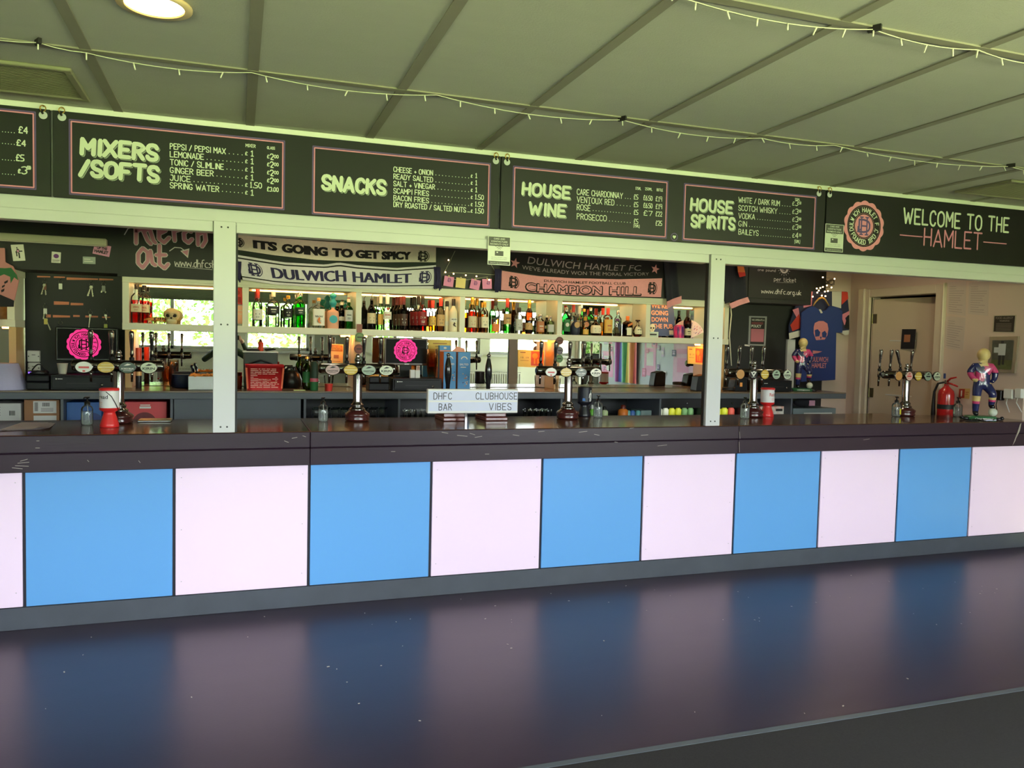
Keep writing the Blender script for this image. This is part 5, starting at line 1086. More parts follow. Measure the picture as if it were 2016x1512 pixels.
def footballer(label, loc, s, rz):
    t = thing('footballer_figurine', label, 'figurine', loc, rz, group='painted footballer figurines')
    V = [(0, 0, .33), (0, 0, .39), (0, 0, .455), (0, 0, .50), (0, -.003, .525), (0, -.004, .55),
         (-.07, 0, .475), (-.105, .005, .42), (-.085, -.03, .365), (-.055, -.055, .345), (.07, 0, .475), (.11, .01, .42), (.10, .0, .365), (.07, -.02, .335),
         (-.035, 0, .30), (-.04, -.003, .20), (-.04, .005, .11), (-.04, .005, .055), (-.045, -.04, .05),
         (.04, 0, .30), (.075, -.055, .235), (.075, -.035, .16), (.072, -.03, .125), (.078, -.075, .115)]
    E = [(0, 1), (1, 2), (2, 3), (3, 4), (4, 5), (2, 6), (6, 7), (7, 8), (8, 9), (2, 10), (10, 11), (11, 12), (12, 13), (0, 14), (14, 15), (15, 16), (16, 17), (17, 18), (0, 19), (19, 20), (20, 21), (21, 22), (22, 23)]
    rad = [(.068, .05), (.062, .046), (.075, .05), (.035, .033), (.036, .04), (.05, .056), .034, .03, .024, .018, .034, .03, .024, .018, .046, .036, .03, .024, .018, .046, .036, .03, .024, .018]
    vs, fs = skin(V, E, rad)
    def col(c):
        if c.z > .505: return 3
        if c.z > .345:
            if abs(c.x) < .03 and c.z > .475 and c.y < 0: return 3
            if c.y < -.042 and c.z < .365 and abs(c.x) > .04: return 3
            return (1 if (c.x > .002) == (c.z > .42) else 0)
        if c.z > .325 and abs(c.x) > .058 and c.y < -.03: return 3
        lim = .215 if c.x < 0 else .205
        if c.z > lim: return 0
        if c.z > .165 and c.x < 0: return 3
        if c.x > 0 and c.z > .185: return 3
        if c.z > (.145 if c.x < 0 else .165): return 1
        if c.z < (.075 if c.x < 0 else .138): return 2
        return 0
    MB().ball((0, -.006, .578), .054, 22, 0, 1, 1, 1.08).build('head', M('figurine_cream', (214, 190, 130), .35), t, world=False)
    paint(vs, fs, col).build('figure', [M('figurine_navy', (36, 42, 92), .2, coat=.4), M('figurine_pink', (200, 70, 120), .2, coat=.4), M('figurine_black', (22, 22, 28), .2), M('figurine_cream', (214, 190, 130), .35)], t, world=False)
    MB().ball((.078, -.06, .072), .037, 18).build('ball', M('figurine_ball', (214, 222, 206), .3), t, world=False)
    MB().lathe([(.13, .0), (.14, .008), (.135, .026), (.12, .034)], n=30, sy=.75).build('plinth', M('figurine_green', (38, 100, 60), .3, noise=(20, .2)), t, world=False)
    b = MB(); font_mesh(b, 'CHAMPIONS', -.075, .009, .014, .15, 0, 0, .01, fn=lambda x, y, z: (x, -.1055*math.sqrt(max(0, 1-(x/.1405)**2))-.0015, z)); b.build('lettering', m_wplastic, t, world=False)
    b = MB()
    for sx in (-1, 1): b.lathe([(.035, .002), (.04, .012), (.03, .024)], (sx*.135, -.03, 0), 14).ball((sx*.165, -.035, .018), .018, 10)
    b.build('feet', M('figurine_black', (22, 22, 28), .2), t, world=False)
    t.scale = (s, s, s)
p = atz(1932, 826, ZCT); footballer('painted footballer figurine with foot on ball at the right end of the bar', (p.x-.015, p.y+.0, ZCT+.0005), .97, -.5)
p = at(1577, 768, 1.78); footballer('painted footballer figurine on the back counter before the blue t-shirt', (p.x, 1.78, ZBC+.0005), .86, -.35)
p = atz(1942, 829.5, ZCT); t = thing('cable_tangle', 'tangle of dark cable and pale strap beside the figurine on the bar', 'cable', (p.x, p.y, ZCT+.0005))
b = MB(); b.tube([(p.x-.16+.26*u, p.y+.03*math.sin(u*14), ZCT+.006+.012*abs(math.sin(u*9))) for u in [i/40 for i in range(41)]], .004, 6); b.tube([(p.x-.15+.05*math.cos(a), p.y+.01+.04*math.sin(a), ZCT+.006) for a in [i*PI/10 for i in range(21)]], .004, 6); b.build('cable', m_gun, t)
MB().cbox((p.x+.02, p.y, ZCT+.012), (.12, .06, .012)).build('strap', M('pale_lilac_strap', (200, 204, 226), .5), t, bev=.003)
# ================================================================ on and under the back counter
def base(px, py, y=None):
    return at(px, py, y) if y else atz(px, py, ZBC)
m_blackbox = M('black_till_plastic', (20, 22, 25), .45, spec=.25); m_screen = M('dark_screen', (18, 17, 18), .55, spec=.15); m_hot = M('hot_pink_screen', (255, 60, 150), .6, emit=.55, spec=.1)
def till_screen(label, pa, ya, pb, yb, y, cx, cy, r, bez, zb=None):
    zb = zb or ZBC
    p, q = at(pa, ya, y), at(pb, yb, y); c = at(cx, cy, y-.012)
    t = thing('till_monitor', label, 'screen', ((p.x+q.x)/2, y+.05, ZBC+.0005))
    MB().box(p.x, q.x, y, y+.04, q.z, p.z).build('housing', bez, t, bev=.006)
    MB().box(p.x+.014, q.x-.014, y-.003, y, q.z+.02, p.z-.014).build('screen', m_screen, t)
    rr = at(cx, cy-r, y).z-at(cx, cy, y).z
    crest(t, c.x, c.z, rr, y-.0045, m_hot, m_screen, False)
    MB().box((p.x+q.x)/2-.05, (p.x+q.x)/2+.05, y+.01, y+.04, zb+.0005, q.z+.02).box((p.x+q.x)/2-.1, (p.x+q.x)/2+.1, y-.015, y+.08, zb+.0005, zb+.012).build('stand', m_blackbox, t, bev=.004)
    return t
t = till_screen('dark till monitor showing the pink crest at the left, on the black wall', 109, 643, 233, 712, 2.0, 165, 678, 31, m_bplastic)
def cash_drawer(label, pa, ya, pb, yb, y, d=.36):
    p, q = at(pa, ya, y), at(pb, yb, y); t = thing('cash_drawer', label, 'till drawer', ((p.x+q.x)/2, y+d/2, ZBC+.0005), group='black cash drawers')
    z1 = p.z; MB().box(p.x, q.x, y+.012, y+d, ZBC+.004, z1).box(p.x+.02, q.x-.02, y+.03, y+d-.02, ZBC+.0005, ZBC+.004).build('case', m_blackbox, t, bev=.004)
    f = MB().box(p.x+.012, q.x-.012, y, y+.012, ZBC+.014, z1-.012).build('drawer_front', m_blackbox, t, bev=.003)
    w = q.x-p.x; h = z1-ZBC
    s = MB().box(p.x+.25*w, p.x+.72*w, y-.001, y, ZBC+.42*h, ZBC+.48*h); s.build('slot', m_gun, f)
    MB().lathe([(.011, 0), (.012, .004), (.005, .006)], (p.x+.81*w, y, ZBC+.36*h), 14, R=Matrix.Rotation(PI/2, 3, 'X')).build('lock', m_chrome, f)
    b = MB(); b.quad((p.x+.08*w, y-.0012, ZBC+.70*h), (p.x+.10*w, y-.0012, ZBC+.70*h), (p.x+.10*w, y-.0012, ZBC+.78*h), (p.x+.08*w, y-.0012, ZBC+.78*h)); b.quad((p.x+.11*w, y-.0012, ZBC+.72*h), (p.x+.19*w, y-.0012, ZBC+.72*h), (p.x+.19*w, y-.0012, ZBC+.76*h), (p.x+.11*w, y-.0012, ZBC+.76*h)); b.build('logo', m_wplastic, f)
    return t
cash_drawer('black cash drawer under the left till monitor', 99, 738, 224, 769, 1.62); cash_drawer('black cash drawer under the middle till monitor', 774, 745, 870, 770, 1.62); cash_drawer('black cash drawer behind the font right of the post', 1500, 749, 1560, 773, 1.62)
def receipt(label, pa, ya, pb, yb, y, top=None):
    p, q = at(pa, ya, y), at(pb, yb, y); t = thing('receipt_printer', label, 'printer', ((p.x+q.x)/2, y+.1, ZBC+.0005), group='black receipt printers')
    h = p.z-ZBC; MB().box(p.x, q.x, y, y+.2, ZBC+.0005, ZBC+h*.52).build('lower_case', m_blackbox, t, bev=.008, seg=2)
    MB().box(p.x, q.x, y, y+.2, ZBC+h*.53, p.z).build('lid', m_blackbox, t, bev=.01, seg=2)
    if top: MB().box(p.x+.006, q.x-.006, y+.02, y+.12, p.z, p.z+.012).build('roll_cover', top, t, bev=.003)
    MB().tube([(p.x+.02, y+.03, p.z+.012), ((p.x+q.x)/2, y-.004, p.z+.03), (q.x-.02, y+.03, p.z+.012)], .005, 6).build('cable', m_gun, t)
receipt('black receipt printer at the left beside the cash drawer', 51, 738, 97, 769, 1.66); receipt('black receipt printer with an amber top beside the middle till', 727, 741, 766, 769, 1.66, M('amber_plastic', (230, 160, 50), .4))
t = till_screen('black framed till monitor with the pink crest between the shelves and handpumps', 757, 664, 842, 720, 1.86, 799, 690, 23.5, M('orange_lit_bezel', (70, 52, 38), .3), at(774, 745, 1.62).z)  # orange light on the black bezel is put into its colour
lx, lz = X(797, 1.855), Z(797, 717.5, 1.855); b = MB(); b.quad((lx, 1.8595, lz), (lx+.04, 1.8595, lz), (lx+.04, 1.8595, lz+.006), (lx, 1.8595, lz+.006)); b.build('logo', m_wplastic, t)
def cup_stack(label, px, py, top, w, mat, n=5, y=None, fillm=None):
    p = base(px, py, y); d = (p-CAM).dot(CW); r = w*d/FPX/2; h = at(px, top, p.y).z-at(px, py, p.y).z
    t = thing('plastic_cup', label, 'cup', (p.x, p.y+r, p.z+.0005)); k = h/(1+.12*(n-1)) if n > 1 else h
    for i in range(n):
        z = i*k*.12
        MB().lathe([(r*.68, z), (r*.7, z+.002), (r*.96, z+k*.96), (r, z+k*.97), (r, z+k)], n=22, caps=(i == 0)).build('cup', mat, t, world=False)
    if fillm: MB().lathe([(r*.66, .002), (r*.80, k*.48)], n=20).build('drink', fillm, t, world=False)
    return t
m_cup = G('frosted_cup', (244, 226, 208), .2, ior=1.3); m_cupc = G('clear_cup', (248, 248, 246), .05, ior=1.3)
cup_stack('stack of pale peach plastic cups behind the left font', 328, 766, 713, 20, m_cup, 7); cup_stack('tall stack of frosted plastic cups right of the middle till', 852, 746, 689, 22, m_cup, 8, 1.74, None)
bpy.data.objects['plastic_cup.001'].location.z = at(774, 745, 1.62).z+.001
cup_stack('plastic cup half full of red drink beside the green bottles', 648, 771, 740, 20, m_cupc, 1, None, M('red_drink', (232, 70, 60), .3))
cup_stack('stack of clear plastic cups right of the divider near the third font', 1100, 767, 745, 11, m_cupc, 4)
cup_stack('white paper cup standing on the left cash drawer', 121, 740, 719, 20, M('white_paper_cup', (216, 212, 200), .6), 1, 1.72); bpy.data.objects['plastic_cup.004'].location.z = at(121, 738, 1.62).z+.001
# tray of orange snacks, jar, tubes by the left font
p, q = base(370, 768), base(420, 768); t = thing('food_tray', 'steel container heaped with orange snacks left of the post', 'food tray', ((p.x+q.x)/2, p.y+.12, ZBC+.0005))
h = at(370, 741, p.y).z-ZBC; b = MB(); x0, x1, y0, y1 = p.x, q.x+.02, p.y, p.y+.24
b.box(x0, x1, y0, y1, ZBC+.0005, ZBC+.004).box(x0, x1, y0, y0+.003, ZBC, ZBC+h).box(x0, x1, y1-.003, y1, ZBC, ZBC+h).box(x0, x0+.003, y0, y1, ZBC, ZBC+h).box(x1-.003, x1, y0, y1, ZBC, ZBC+h); b.build('tray', m_steel, t)
b = MB()
for i in range(90): b.cbox((random.uniform(x0+.02, x1-.02), random.uniform(y0+.02, y1-.02), ZBC+h-.012+random.uniform(0, .024)), (.05, .012, .008), 0, random.uniform(0, 3), random.uniform(-.4, .4), random.uniform(-.3, .3))
tag(b.build('snacks', M('orange_snack', (226, 150, 60), .6, noise=(30, .3)), t), kind='stuff')
MB().box(p.x-.01, p.x+.2, p.y-.02, p.y+.25, ZBC-.0, ZBC+.0004).build('mat', m_gun, t)
p = base(358, 764, 1.95); t = thing('glass_jar', 'wide glass jar of dark contents behind the left font', 'jar', (p.x, 1.95, ZBC+.0005))
MB().lathe([(.07, 0), (.09, .01), (.10, .06), (.10, .15), (.085, .17), (.088, .19)], n=26, caps=False).build('jar', m_cupc, t, world=False); MB().lathe([(.06, .004), (.088, .015), (.095, .06), (.093, .11)], n=26).build('contents', M('dark_blue_contents', (40, 52, 84), .6, noise=(40, .4)), t, world=False)
p = at(273, 724, 1.9); t = thing('snack_tube', 'red and yellow tube standing beside the lit upright', 'tube', (p.x, 1.9, ZBC+.0005))
z0 = at(273, 724, 1.9).z-ZBC; z1 = at(273, 685, 1.9).z-ZBC
MB().lathe([(.02, 0), (.022, .004), (.022, z1*.3), (.022, z1*.31)], n=20).build('lower_tube', M('dark_print', (30, 26, 28), .4), t, world=False); MB().lathe([(.022, z1*.312), (.022, z1*.62)], n=20).build('middle_tube', M('cream_print', (230, 180, 110), .4), t, world=False)
MB().lathe([(.022, z1*.622), (.022, z1*.97), (.021, z1)], n=20).build('upper_tube', M('scarlet_print', (226, 70, 40), .4), t, world=False)
# sockets on the black wall, lilac cloth, left pieces
for i, (a, c, e_, f_) in enumerate(((53, 690, 79, 713), (54, 714, 79, 735))):
    P = at(a, c, YB-.03), at(e_, f_, YB-.03); t = thing('wall_socket', ['white switched box on the black wall left of the monitor', 'white socket box under the switched box on the black wall'][i], 'socket', ((P[0].x+P[1].x)/2, YB-.02, P[1].z))
    MB().box(P[0].x, P[1].x, YB-.03, YB-.0005, P[1].z, P[0].z).build('box', m_wplastic, t, bev=.006); b = MB()
    for dx in (-.035, .035): b.cbox(((P[0].x+P[1].x)/2+dx, YB-.031, (P[0].z+P[1].z)/2), (.008, .002, .008))
    b.cbox(((P[0].x+P[1].x)/2, YB-.031, (P[0].z+P[1].z)/2+.012), (.026, .002, .004)); b.build('screw', m_gun, t)
p, q = base(-16, 768), base(32, 766); t = thing('lamp_shade', 'pale lilac fabric shade at the left edge of the back counter', 'lampshade', ((p.x+q.x)/2-.03, p.y+.14, ZBC+.0005))
r1 = .17; MB().lathe([(r1, 0), (r1*.97, .01), (r1*.62, .185), (r1*.6, .19)], n=30).build('shade', M('lilac_fabric', (176, 174, 210), .8, noise=(80, .06)), t, world=False)
p = at(98, 741, 1.72); t = thing('card_reader', 'black card reader with coiled cable on the left receipt printer', 'card reader', (X(72, 1.75), 1.75, at(51, 738, 1.66).z+.001)); MB().box(-.05, .07, -.05, .06, 0, .028).build('body', m_bplastic, t, world=False, bev=.008)
MB().tube([(-.03+.09*u, 0, .03+.045*math.sin(PI*u)) for u in [i/10 for i in range(11)]], .005, 6).build('cable', m_gun, t, world=False); MB().box(-.045, -.025, -.052, -.05, .008, .02).build('light', M('violet_led', (120, 80, 220), .4, emit=2.0), t, world=False)
# copper cups, ice bucket, appliance
p = base(470, 766); t = thing('cocktail_cup', 'small copper cup just right of the left post', 'cup', (p.x, p.y+.03, ZBC+.0005)); MB().lathe([(.02, 0), (.024, .004), (.028, .1), (.03, .105)], n=18, caps=False).lathe([(.02, 0), (.001, 0)], n=18, caps=False).build('cup', M('copper_metal', (190, 120, 84), .25, 1.0), t, world=False)
p, q = base(486, 768), base(556, 768); tp = at(483, 718, p.y).z-ZBC; cx = (p.x+q.x)/2; w0 = (q.x-p.x)/2; w1 = (X(560, p.y)-X(483, p.y))/2
t = thing('ice_bucket', 'red ice bucket printed all over with pale words', 'bucket', (cx, p.y+.11, ZBC+.0005)); m_rb = M('red_plastic', (206, 40, 44), .35)
b = MB(); b.lathe([(w0, 0), (w1*.995, tp*.9), (w1*1.0, tp*.9), (w1*1.02, tp)], n=28, sq=.9, sy=.8, a0=PI/4, caps=False); b.lathe([(w0*.98, .004), (w1*.98, tp)], n=28, sq=.9, sy=.8, a0=PI/4, caps=False); b.lathe([(.001, .004), (w0, .003)], n=28, sq=.9, sy=.8, a0=PI/4, caps=False); 
b.v = [(v[0]/1.3, v[1]/1.3, v[2]) for v in b.v]; b.v = [(v[0]*1.30*.75, v[1]*1.3*.75, v[2]) for v in b.v]
sc_ = w0/max(abs(v[0]) for v in b.v if v[2] < .003); b.v = [(v[0]*sc_, v[1]*sc_, v[2]) for v in b.v]; yf = min(v[1] for v in b.v if v[2] < .003); yt = min(v[1] for v in b.v); b.build('bucket', m_rb, t, world=False)
b = MB(); words = ['x'*k for k in (2, 3, 4, 5, 6, 7, 8)]
F = lambda x, y, z: (x, yf+(yt-yf)*z/tp-.003, z)
for k in range(13):
    z = .02+k*tp*.066
    if z > tp*.86: break
    x = -w0*.8
    while x < w0*.7:
        s = random.choice(words); L_ = .0075*len(s)
        if x+L_ > w0*.84: break
        if not (.3*tp < z < .58*tp and x+L_ > -w0*.36 and x < w0*.36): b.quad(F(x, 0, z), F(x+L_, 0, z), F(x+L_, 0, z+tp*.028), F(x, 0, z+tp*.028))
        x += L_+.008
font_mesh(b, 'ESTRELLA', -w0*.34, tp*.38, tp*.065, w0*.68, 0, 0, .02, fn=F); font_mesh(b, 'DAMM', -w0*.12, tp*.31, tp*.04, w0*.24, 0, 0, .01, fn=F); b.build('lettering', M('pale_pink_ink', (240, 190, 176), .5), t, world=False)
f = MB(); [f.quad(F(sx*w0*.9, 0, tp*.06), F(sx*w0*1.0, 0, tp*.06), F(sx*w1*1.0, 0, tp*.88), F(sx*w1*.9, 0, tp*.88)) for sx in (-1, 1)]; f.build('side_band', M('orange_band', (236, 110, 70), .4), t, world=False)
ya = 1.98; p, q = at(480, 691, ya), at(547, 700, ya); t = thing('speaker_box', 'black box speaker with a white top behind the red ice bucket', 'speaker', ((p.x+q.x)/2, ya+.1, ZBC+.0005))
MB().box(p.x, q.x, ya, ya+.2, ZBC+.0005, p.z-.012).build('cabinet', m_bplastic, t, bev=.004); MB().box(p.x-.008, q.x+.004, ya-.01, ya+.205, p.z-.012, p.z).build('top', m_wplastic, t, bev=.003)
MB().tube([(p.x+.04, ya-.004, p.z-.11), ((p.x+q.x)/2, ya-.01, p.z-.075), (q.x-.04, ya-.004, p.z-.11)], .008, 6).build('handle', m_blackbox, t)
ZTOP = p.z
t = thing('sauce_bottle', 'orange red squeezy bottle standing on the white topped box', 'bottle', (X(514, ya+.08, 690), ya+.08, ZTOP+.0005)); MB().lathe([(.018, 0), (.02, .004), (.02, .03), (.017, .04), (.02, .05), (.02, .068), (.012, .078)], n=18).build('bottle', M('sauce_red', (236, 76, 40), .4), t, world=False); MB().lathe([(.011, .0785), (.009, .09), (.003, .102)], n=12).build('nozzle', M('dark_red_cap', (120, 30, 26), .4), t, world=False)
for i, (px, dx) in enumerate(((500, .06), (533, .04))):
    t = thing('pen', ['dark pen lying on the white topped box left of the sauce', 'dark clip lying on the white topped box right of the sauce'][i], 'pen', (X(px, ya+.06, 690), ya+.06, ZTOP+.0005)); MB().tube([(-dx, 0, .006), (dx, .01, .006+.012*i)], .006, 8).build('barrel', m_gun, t, world=False)
# black cool box, green bottle, dark can
p = at(574, 757, 1.96); t = thing('kettle', 'round black kettle shape right of the red ice bucket', 'kettle', (p.x, 2.0, ZBC+.0005)); MB().lathe([(.07, 0), (.085, .02), (.088, .07), (.07, .12), (.03, .15), (.01, .155)], n=24).build('body', m_bplastic, t, world=False); MB().tube([(-.05, 0, .13), (-.03, 0, .175), (.03, 0, .175), (.05, 0, .13)], .008, 8).build('handle', m_gun, t, world=False)
p = base(605, 764, 1.72); t = thing('wine_bottle', 'green bottle beside the dark can on the back counter', 'bottle', (p.x, 1.76, ZBC+.0005)); P = prof('std', .036, .29, .014); MB().lathe(P, n=20).build('glass', G('olive_bottle_glass', (120, 150, 60)), t, world=False); MB().lathe([(.0365, .06), (.0365, .15)], n=14, a0=-PI, a1=0).build('label', LBL['green'], t, world=False); MB().lathe([(.016, .255), (.016, .275)], n=12).build('cap', CAPS['gold'], t, world=False)
p = base(619, 769); t = thing('drinks_can', 'tall dark green can with a pink band beside the green bottle', 'can', (p.x, p.y+.035, ZBC+.0005)); H_ = at(619, 712, p.y).z-ZBC; MB().lathe([(.028, 0), (.033, .006), (.033, H_*.42)], n=22).build('lower_can', LBL['green'], t, world=False); MB().lathe([(.0332, H_*.30), (.0332, H_*.42)], n=22, caps=False).build('band', M('pink_band', (190, 90, 110), .4), t, world=False); MB().lathe([(.033, H_*.421), (.033, H_*.9), (.026, H_*.95), (.022, H_)], n=22).build('upper_can', LBL['dgreen'], t, world=False)
t = thing('note_pad', 'small pale green note lying by the red drink', 'paper', tuple(base(590, 769))); p = base(590, 769); MB().box(p.x-.045, p.x+.045, p.y, p.y+.06, ZBC+.0003, ZBC+.004).build('pad', M('pale_green_paper', (206, 226, 150), .6), t)
# coaster strips on the uprights
def mats(label, pts, y):
    t = thing('beer_mat_strip', label, 'beer mats', tuple(at(*pts[-1][:2], y)))
    for px, py, w, c in pts:
        p = at(px, py, y); d = (p-CAM).dot(CW); r = w*d/FPX/2
        o = MB().lathe([(r*.98, -.002), (r, 0), (r*.98, .002)], tuple(p), 26, R=Matrix.Rotation(PI/2, 3, 'X')).build('beer_mat', M('mat_%d_%d_%d' % c, c, .6), t)
        b = MB(); ring(b, p.x, p.z, r*.8, r*.06, y-.0028, 0, 24); b.quad((p.x-r*.5, y-.0028, p.z-r*.1), (p.x+r*.5, y-.0028, p.z-r*.1), (p.x+r*.5, y-.0028, p.z+r*.12), (p.x-r*.5, y-.0028, p.z+r*.12)); b.build('print', M('mat_ink', (60, 50, 46), .6), o)
mats('green, brown and dark green beer mats down the upright beside the middle till', [(708, 664, 19, (120, 150, 96)), (706.5, 687, 19, (130, 72, 62)), (707, 709, 18, (84, 110, 88))], YCF-.008)
mats('red, grey and green beer mats down the upright behind the third font', [(1102, 671, 16, (120, 70, 66)), (1102, 690, 16, (128, 122, 136)), (1101, 706, 16, (110, 150, 100))], YCF-.008)
t = thing('hanging_tag', 'small reddish tag at the shelf edge above the beer mats', 'tag', tuple(at(707, 650, YCF-.012))); p, q = at(703, 638, YCF-.012), at(713, 655, YCF-.012); MB().box(p.x, q.x, YCF-.012, YCF-.002, q.z, p.z).build('card', M('brick_card', (150, 96, 80), .6), t)
# posters on the lower mirror
m_yel = M('yellow_flyer_paper', (250, 216, 110), .6); m_or = M('orange_flyer_print', (226, 96, 60), .6); m_brn = M('brown_print', (176, 110, 66), .6)
ymir = YM-.006
flat('flyer', 'amber lit payment notice on the mirror behind the font left of the letter sign', 'notice', [(649, 677), (676, 678), (675, 722), (648, 721)], ymir, M('amber_lit_paper', (250, 206, 130), .6), [('r', .05, .68, .95, .96, 0), ('t', 'CARD AND', .2, .86, .8, .06, 1, .01), ('t', 'CONTACTLESS', .12, .79, .88, .06, 1, .01), ('t', 'PAYMENTS ONLY', .1, .72, .9, .06, 1, .01), ('r', .32, .36, .68, .52, 0), ('r', .2, .22, .8, .24, 0), ('r', .06, .04, .94, .1, 0)], mats=[m_brn, m_yel])  # amber light falling on the notice is put into its colours
flat('flyer', 'yellow poster on the mirror between the middle till and the blue boxes', 'poster', [(843, 668), (889, 669), (888, 722), (844, 722)], ymir, m_yel, [('r', .2, .84, .8, .87, 0), ('r', .3, .74, .7, .76, 0), ('t', '14', .08, .42, .2, .08, 0), ('t', '15', .4, .42, .52, .08, 0), ('t', '16', .7, .42, .82, .08, 0)], mats=[m_brn])
for i, (a, c) in enumerate(((1020, 688), (1354, 682))):
    k = 0 if i == 0 else -2
    flat('flyer', ['yellow and red flyer on the mirror left of the third font', 'yellow and red flyer on the mirror left of the right post'][i], 'poster', [(a, c), (a+(52 if i == 0 else 31), c+2), (a+(51 if i == 0 else 31), c+36), (a, c+34)], ymir, m_yel, [('r', .49, .1, .96, .93, 0), ('r', .08, .82, .28, .87, 1), ('t', '18', .1, .5, .2, .1, 1), ('t', '19', .3, .5, .4, .1, 1), ('r', .08, .36, .4, .38, 1), ('d', .64, .66, .11, .16, 2), ('r', .6, .2, .66, .5, 2), ('r', .72, .2, .8, .5, 2)], 'yellow and red flyers', mats=[m_or, m_brn, M('amber_spot', (244, 160, 60), .6)])
# snack boxes
def snack_box(label, pa, ya, pb, yb, y, d, side):
    p, q = at(pa, ya, y), at(pb, yb, y); t = thing('snack_box', label, 'box', ((p.x+q.x)/2, y+d/2, ZBC+.0005), group='blue snack boxes')
    z1 = p.z; MB().box(p.x, q.x, y, y+d, ZBC+.0005, z1).build('carton', M('sky_blue_card', (54, 132, 190), .45), t, bev=.002)
    b = MB(); b.quad((p.x-.0006, y+d-.002, ZBC+.003), (p.x-.0006, y+.002, ZBC+.003), (p.x-.0006, y+.002, z1-.003), (p.x-.0006, y+d-.002, z1-.003)); b.build('side_panel', M('orange_card', (236, 120, 56), .45), t)
    w = q.x-p.x; h = z1-ZBC; b = MB(); yy = y-.0008; font_mesh(b, 'SALTED', p.x+.15*w, ZBC+.66*h, .05*h, .7*w, yy, 0, .01); b.quad((p.x+.22*w, yy, ZBC+.60*h), (p.x+.66*w, yy, ZBC+.60*h), (p.x+.66*w, yy, ZBC+.62*h), (p.x+.22*w, yy, ZBC+.62*h))
    ring(b, p.x+.5*w, ZBC+.80*h, .24*w, .07*w, yy, 0, 14, 1, .2, PI-.2); b.build('print', INKW, t)
    b = MB()
    for i in range(16): disc(b, p.x+(.38+.5*random.random())*w, ZBC+(.10+.38*random.random())*h, .045*w, yy-.0004-.0001*i, i % 3, 8)
    b.build('picture', [M('peanut_tan', (190, 130, 90), .6), M('peanut_cream', (226, 190, 150), .6), M('peanut_navy', (40, 60, 110), .6)], t)
snack_box('left blue box of salted snacks beside the middle till', 874, 692, 897, 766, 1.66, .14, 0); snack_box('right blue box of salted snacks behind the first hand pump', 902, 693, 925, 767, 1.66, .10, 0)
p, q = at(866, 680, 1.84), at(887, 690, 1.84); t = thing('snack_box', 'opened blue carton top rising behind the left salted box', 'box', (p.x+.04, 1.87, ZBC+.0005), group='blue snack boxes'); MB().box(p.x, q.x, 1.84, 1.9, ZBC+.0005, p.z).build('carton', M('sky_blue_card', (54, 132, 190), .45), t); b = MB(); b.quad((p.x, 1.8394, ZBC+.01), (q.x, 1.8394, ZBC+.01), (q.x, 1.8394, q.z), (p.x, 1.8394, q.z)); b.build('side_panel', M('orange_card', (236, 120, 56), .45), t); b = MB(); disc(b, (p.x+q.x)/2, (p.z+q.z)/2, .014, 1.839, 0, 14, .6); b.build('hang_hole', INKW, t)
p = at(905, 688, 1.86); t = thing('snack_packet', 'orange snack packet sticking up behind the blue boxes', 'packet', (p.x, 1.86, ZBC+.0005)); b = MB(); P = [at(*c, 1.86) for c in ((889, 692), (900, 682), (914, 686), (916, 694), (912, 745), (892, 745))]; b.prism([(v.x, v.z) for v in P[:4]] + [(P[4].x, ZBC+.001), (P[5].x, ZBC+.001)], 1.85, 1.87); b.build('packet', M('orange_foil', (226, 130, 80), .35, noise=(30, .3)), t)
p, q = at(808, 728, 1.70), at(827, 743, 1.70); t = thing('card_box', 'small white box of cards on the middle cash drawer', 'box', ((p.x+q.x)/2, 1.72, q.z)); zt_ = at(774, 745, 1.62).z; MB().box(p.x, (p.x+q.x)/2-.002, 1.70, 1.74, zt_+.0005, p.z).box((p.x+q.x)/2+.002, q.x, 1.70, 1.74, zt_+.0005, p.z-.004).build('cards', m_wplastic, t, bev=.002)
# card terminals with orange stickers right of the post
for i, (pa, ya, pb, yb, y) in enumerate(((1372, 737, 1392, 771, 1.72), (1446, 742, 1468, 771, 1.7))):
    p, q = at(pa, ya, y), at(pb, yb, y); t = thing('card_terminal', ['black terminal with orange sticker just left of the right post', 'black terminal with orange sticker right of the right post'][i], 'card terminal', ((p.x+q.x)/2, y+.05, ZBC+.0005), group='black terminals with orange stickers')
    b = MB(); b.prism([(p.x, ZBC+.001), (q.x+.02, ZBC+.001), (q.x+.02, p.z-.02), (q.x-.02, p.z), (p.x+.02, p.z-.02)], y, y+.12); b.build('body', m_blackbox, t, bev=.006)
    c = ((p.x+q.x)/2+.012, (p.z+ZBC)/2-.004); MB().box(c[0]-.014, c[0]+.014, y-.0015, y-.0003, c[1]-.02, c[1]+.02).build('sticker', M('orange_sticker', (240, 160, 80), .5), t)
p = base(1437, 768, 1.7); t = thing('cable_coil', 'coiled dark cable on the back counter right of the post', 'cable', (p.x, 1.72, ZBC+.0005)); MB().tube([(.06*math.cos(a), .05*math.sin(a), .012+.004*a/3) for a in [i*PI/10 for i in range(60)]], .007, 6).build('cable', m_gun, t, world=False)
p = at(1438, 700, 1.87); t = thing('wall_cable', 'thin cable running down the shelf end right of the post', 'cable', (X(1441, 1.87), 1.87, Z(1441, 660, 1.87))); b = MB(); b.tube([tuple(at(px, py, 1.895)) for px, py in ((1438, 598), (1440, 620), (1438, 640), (1436, 662), (1438, 690), (1440, 720))], .006, 6); b.build('cable', m_shelf, t)
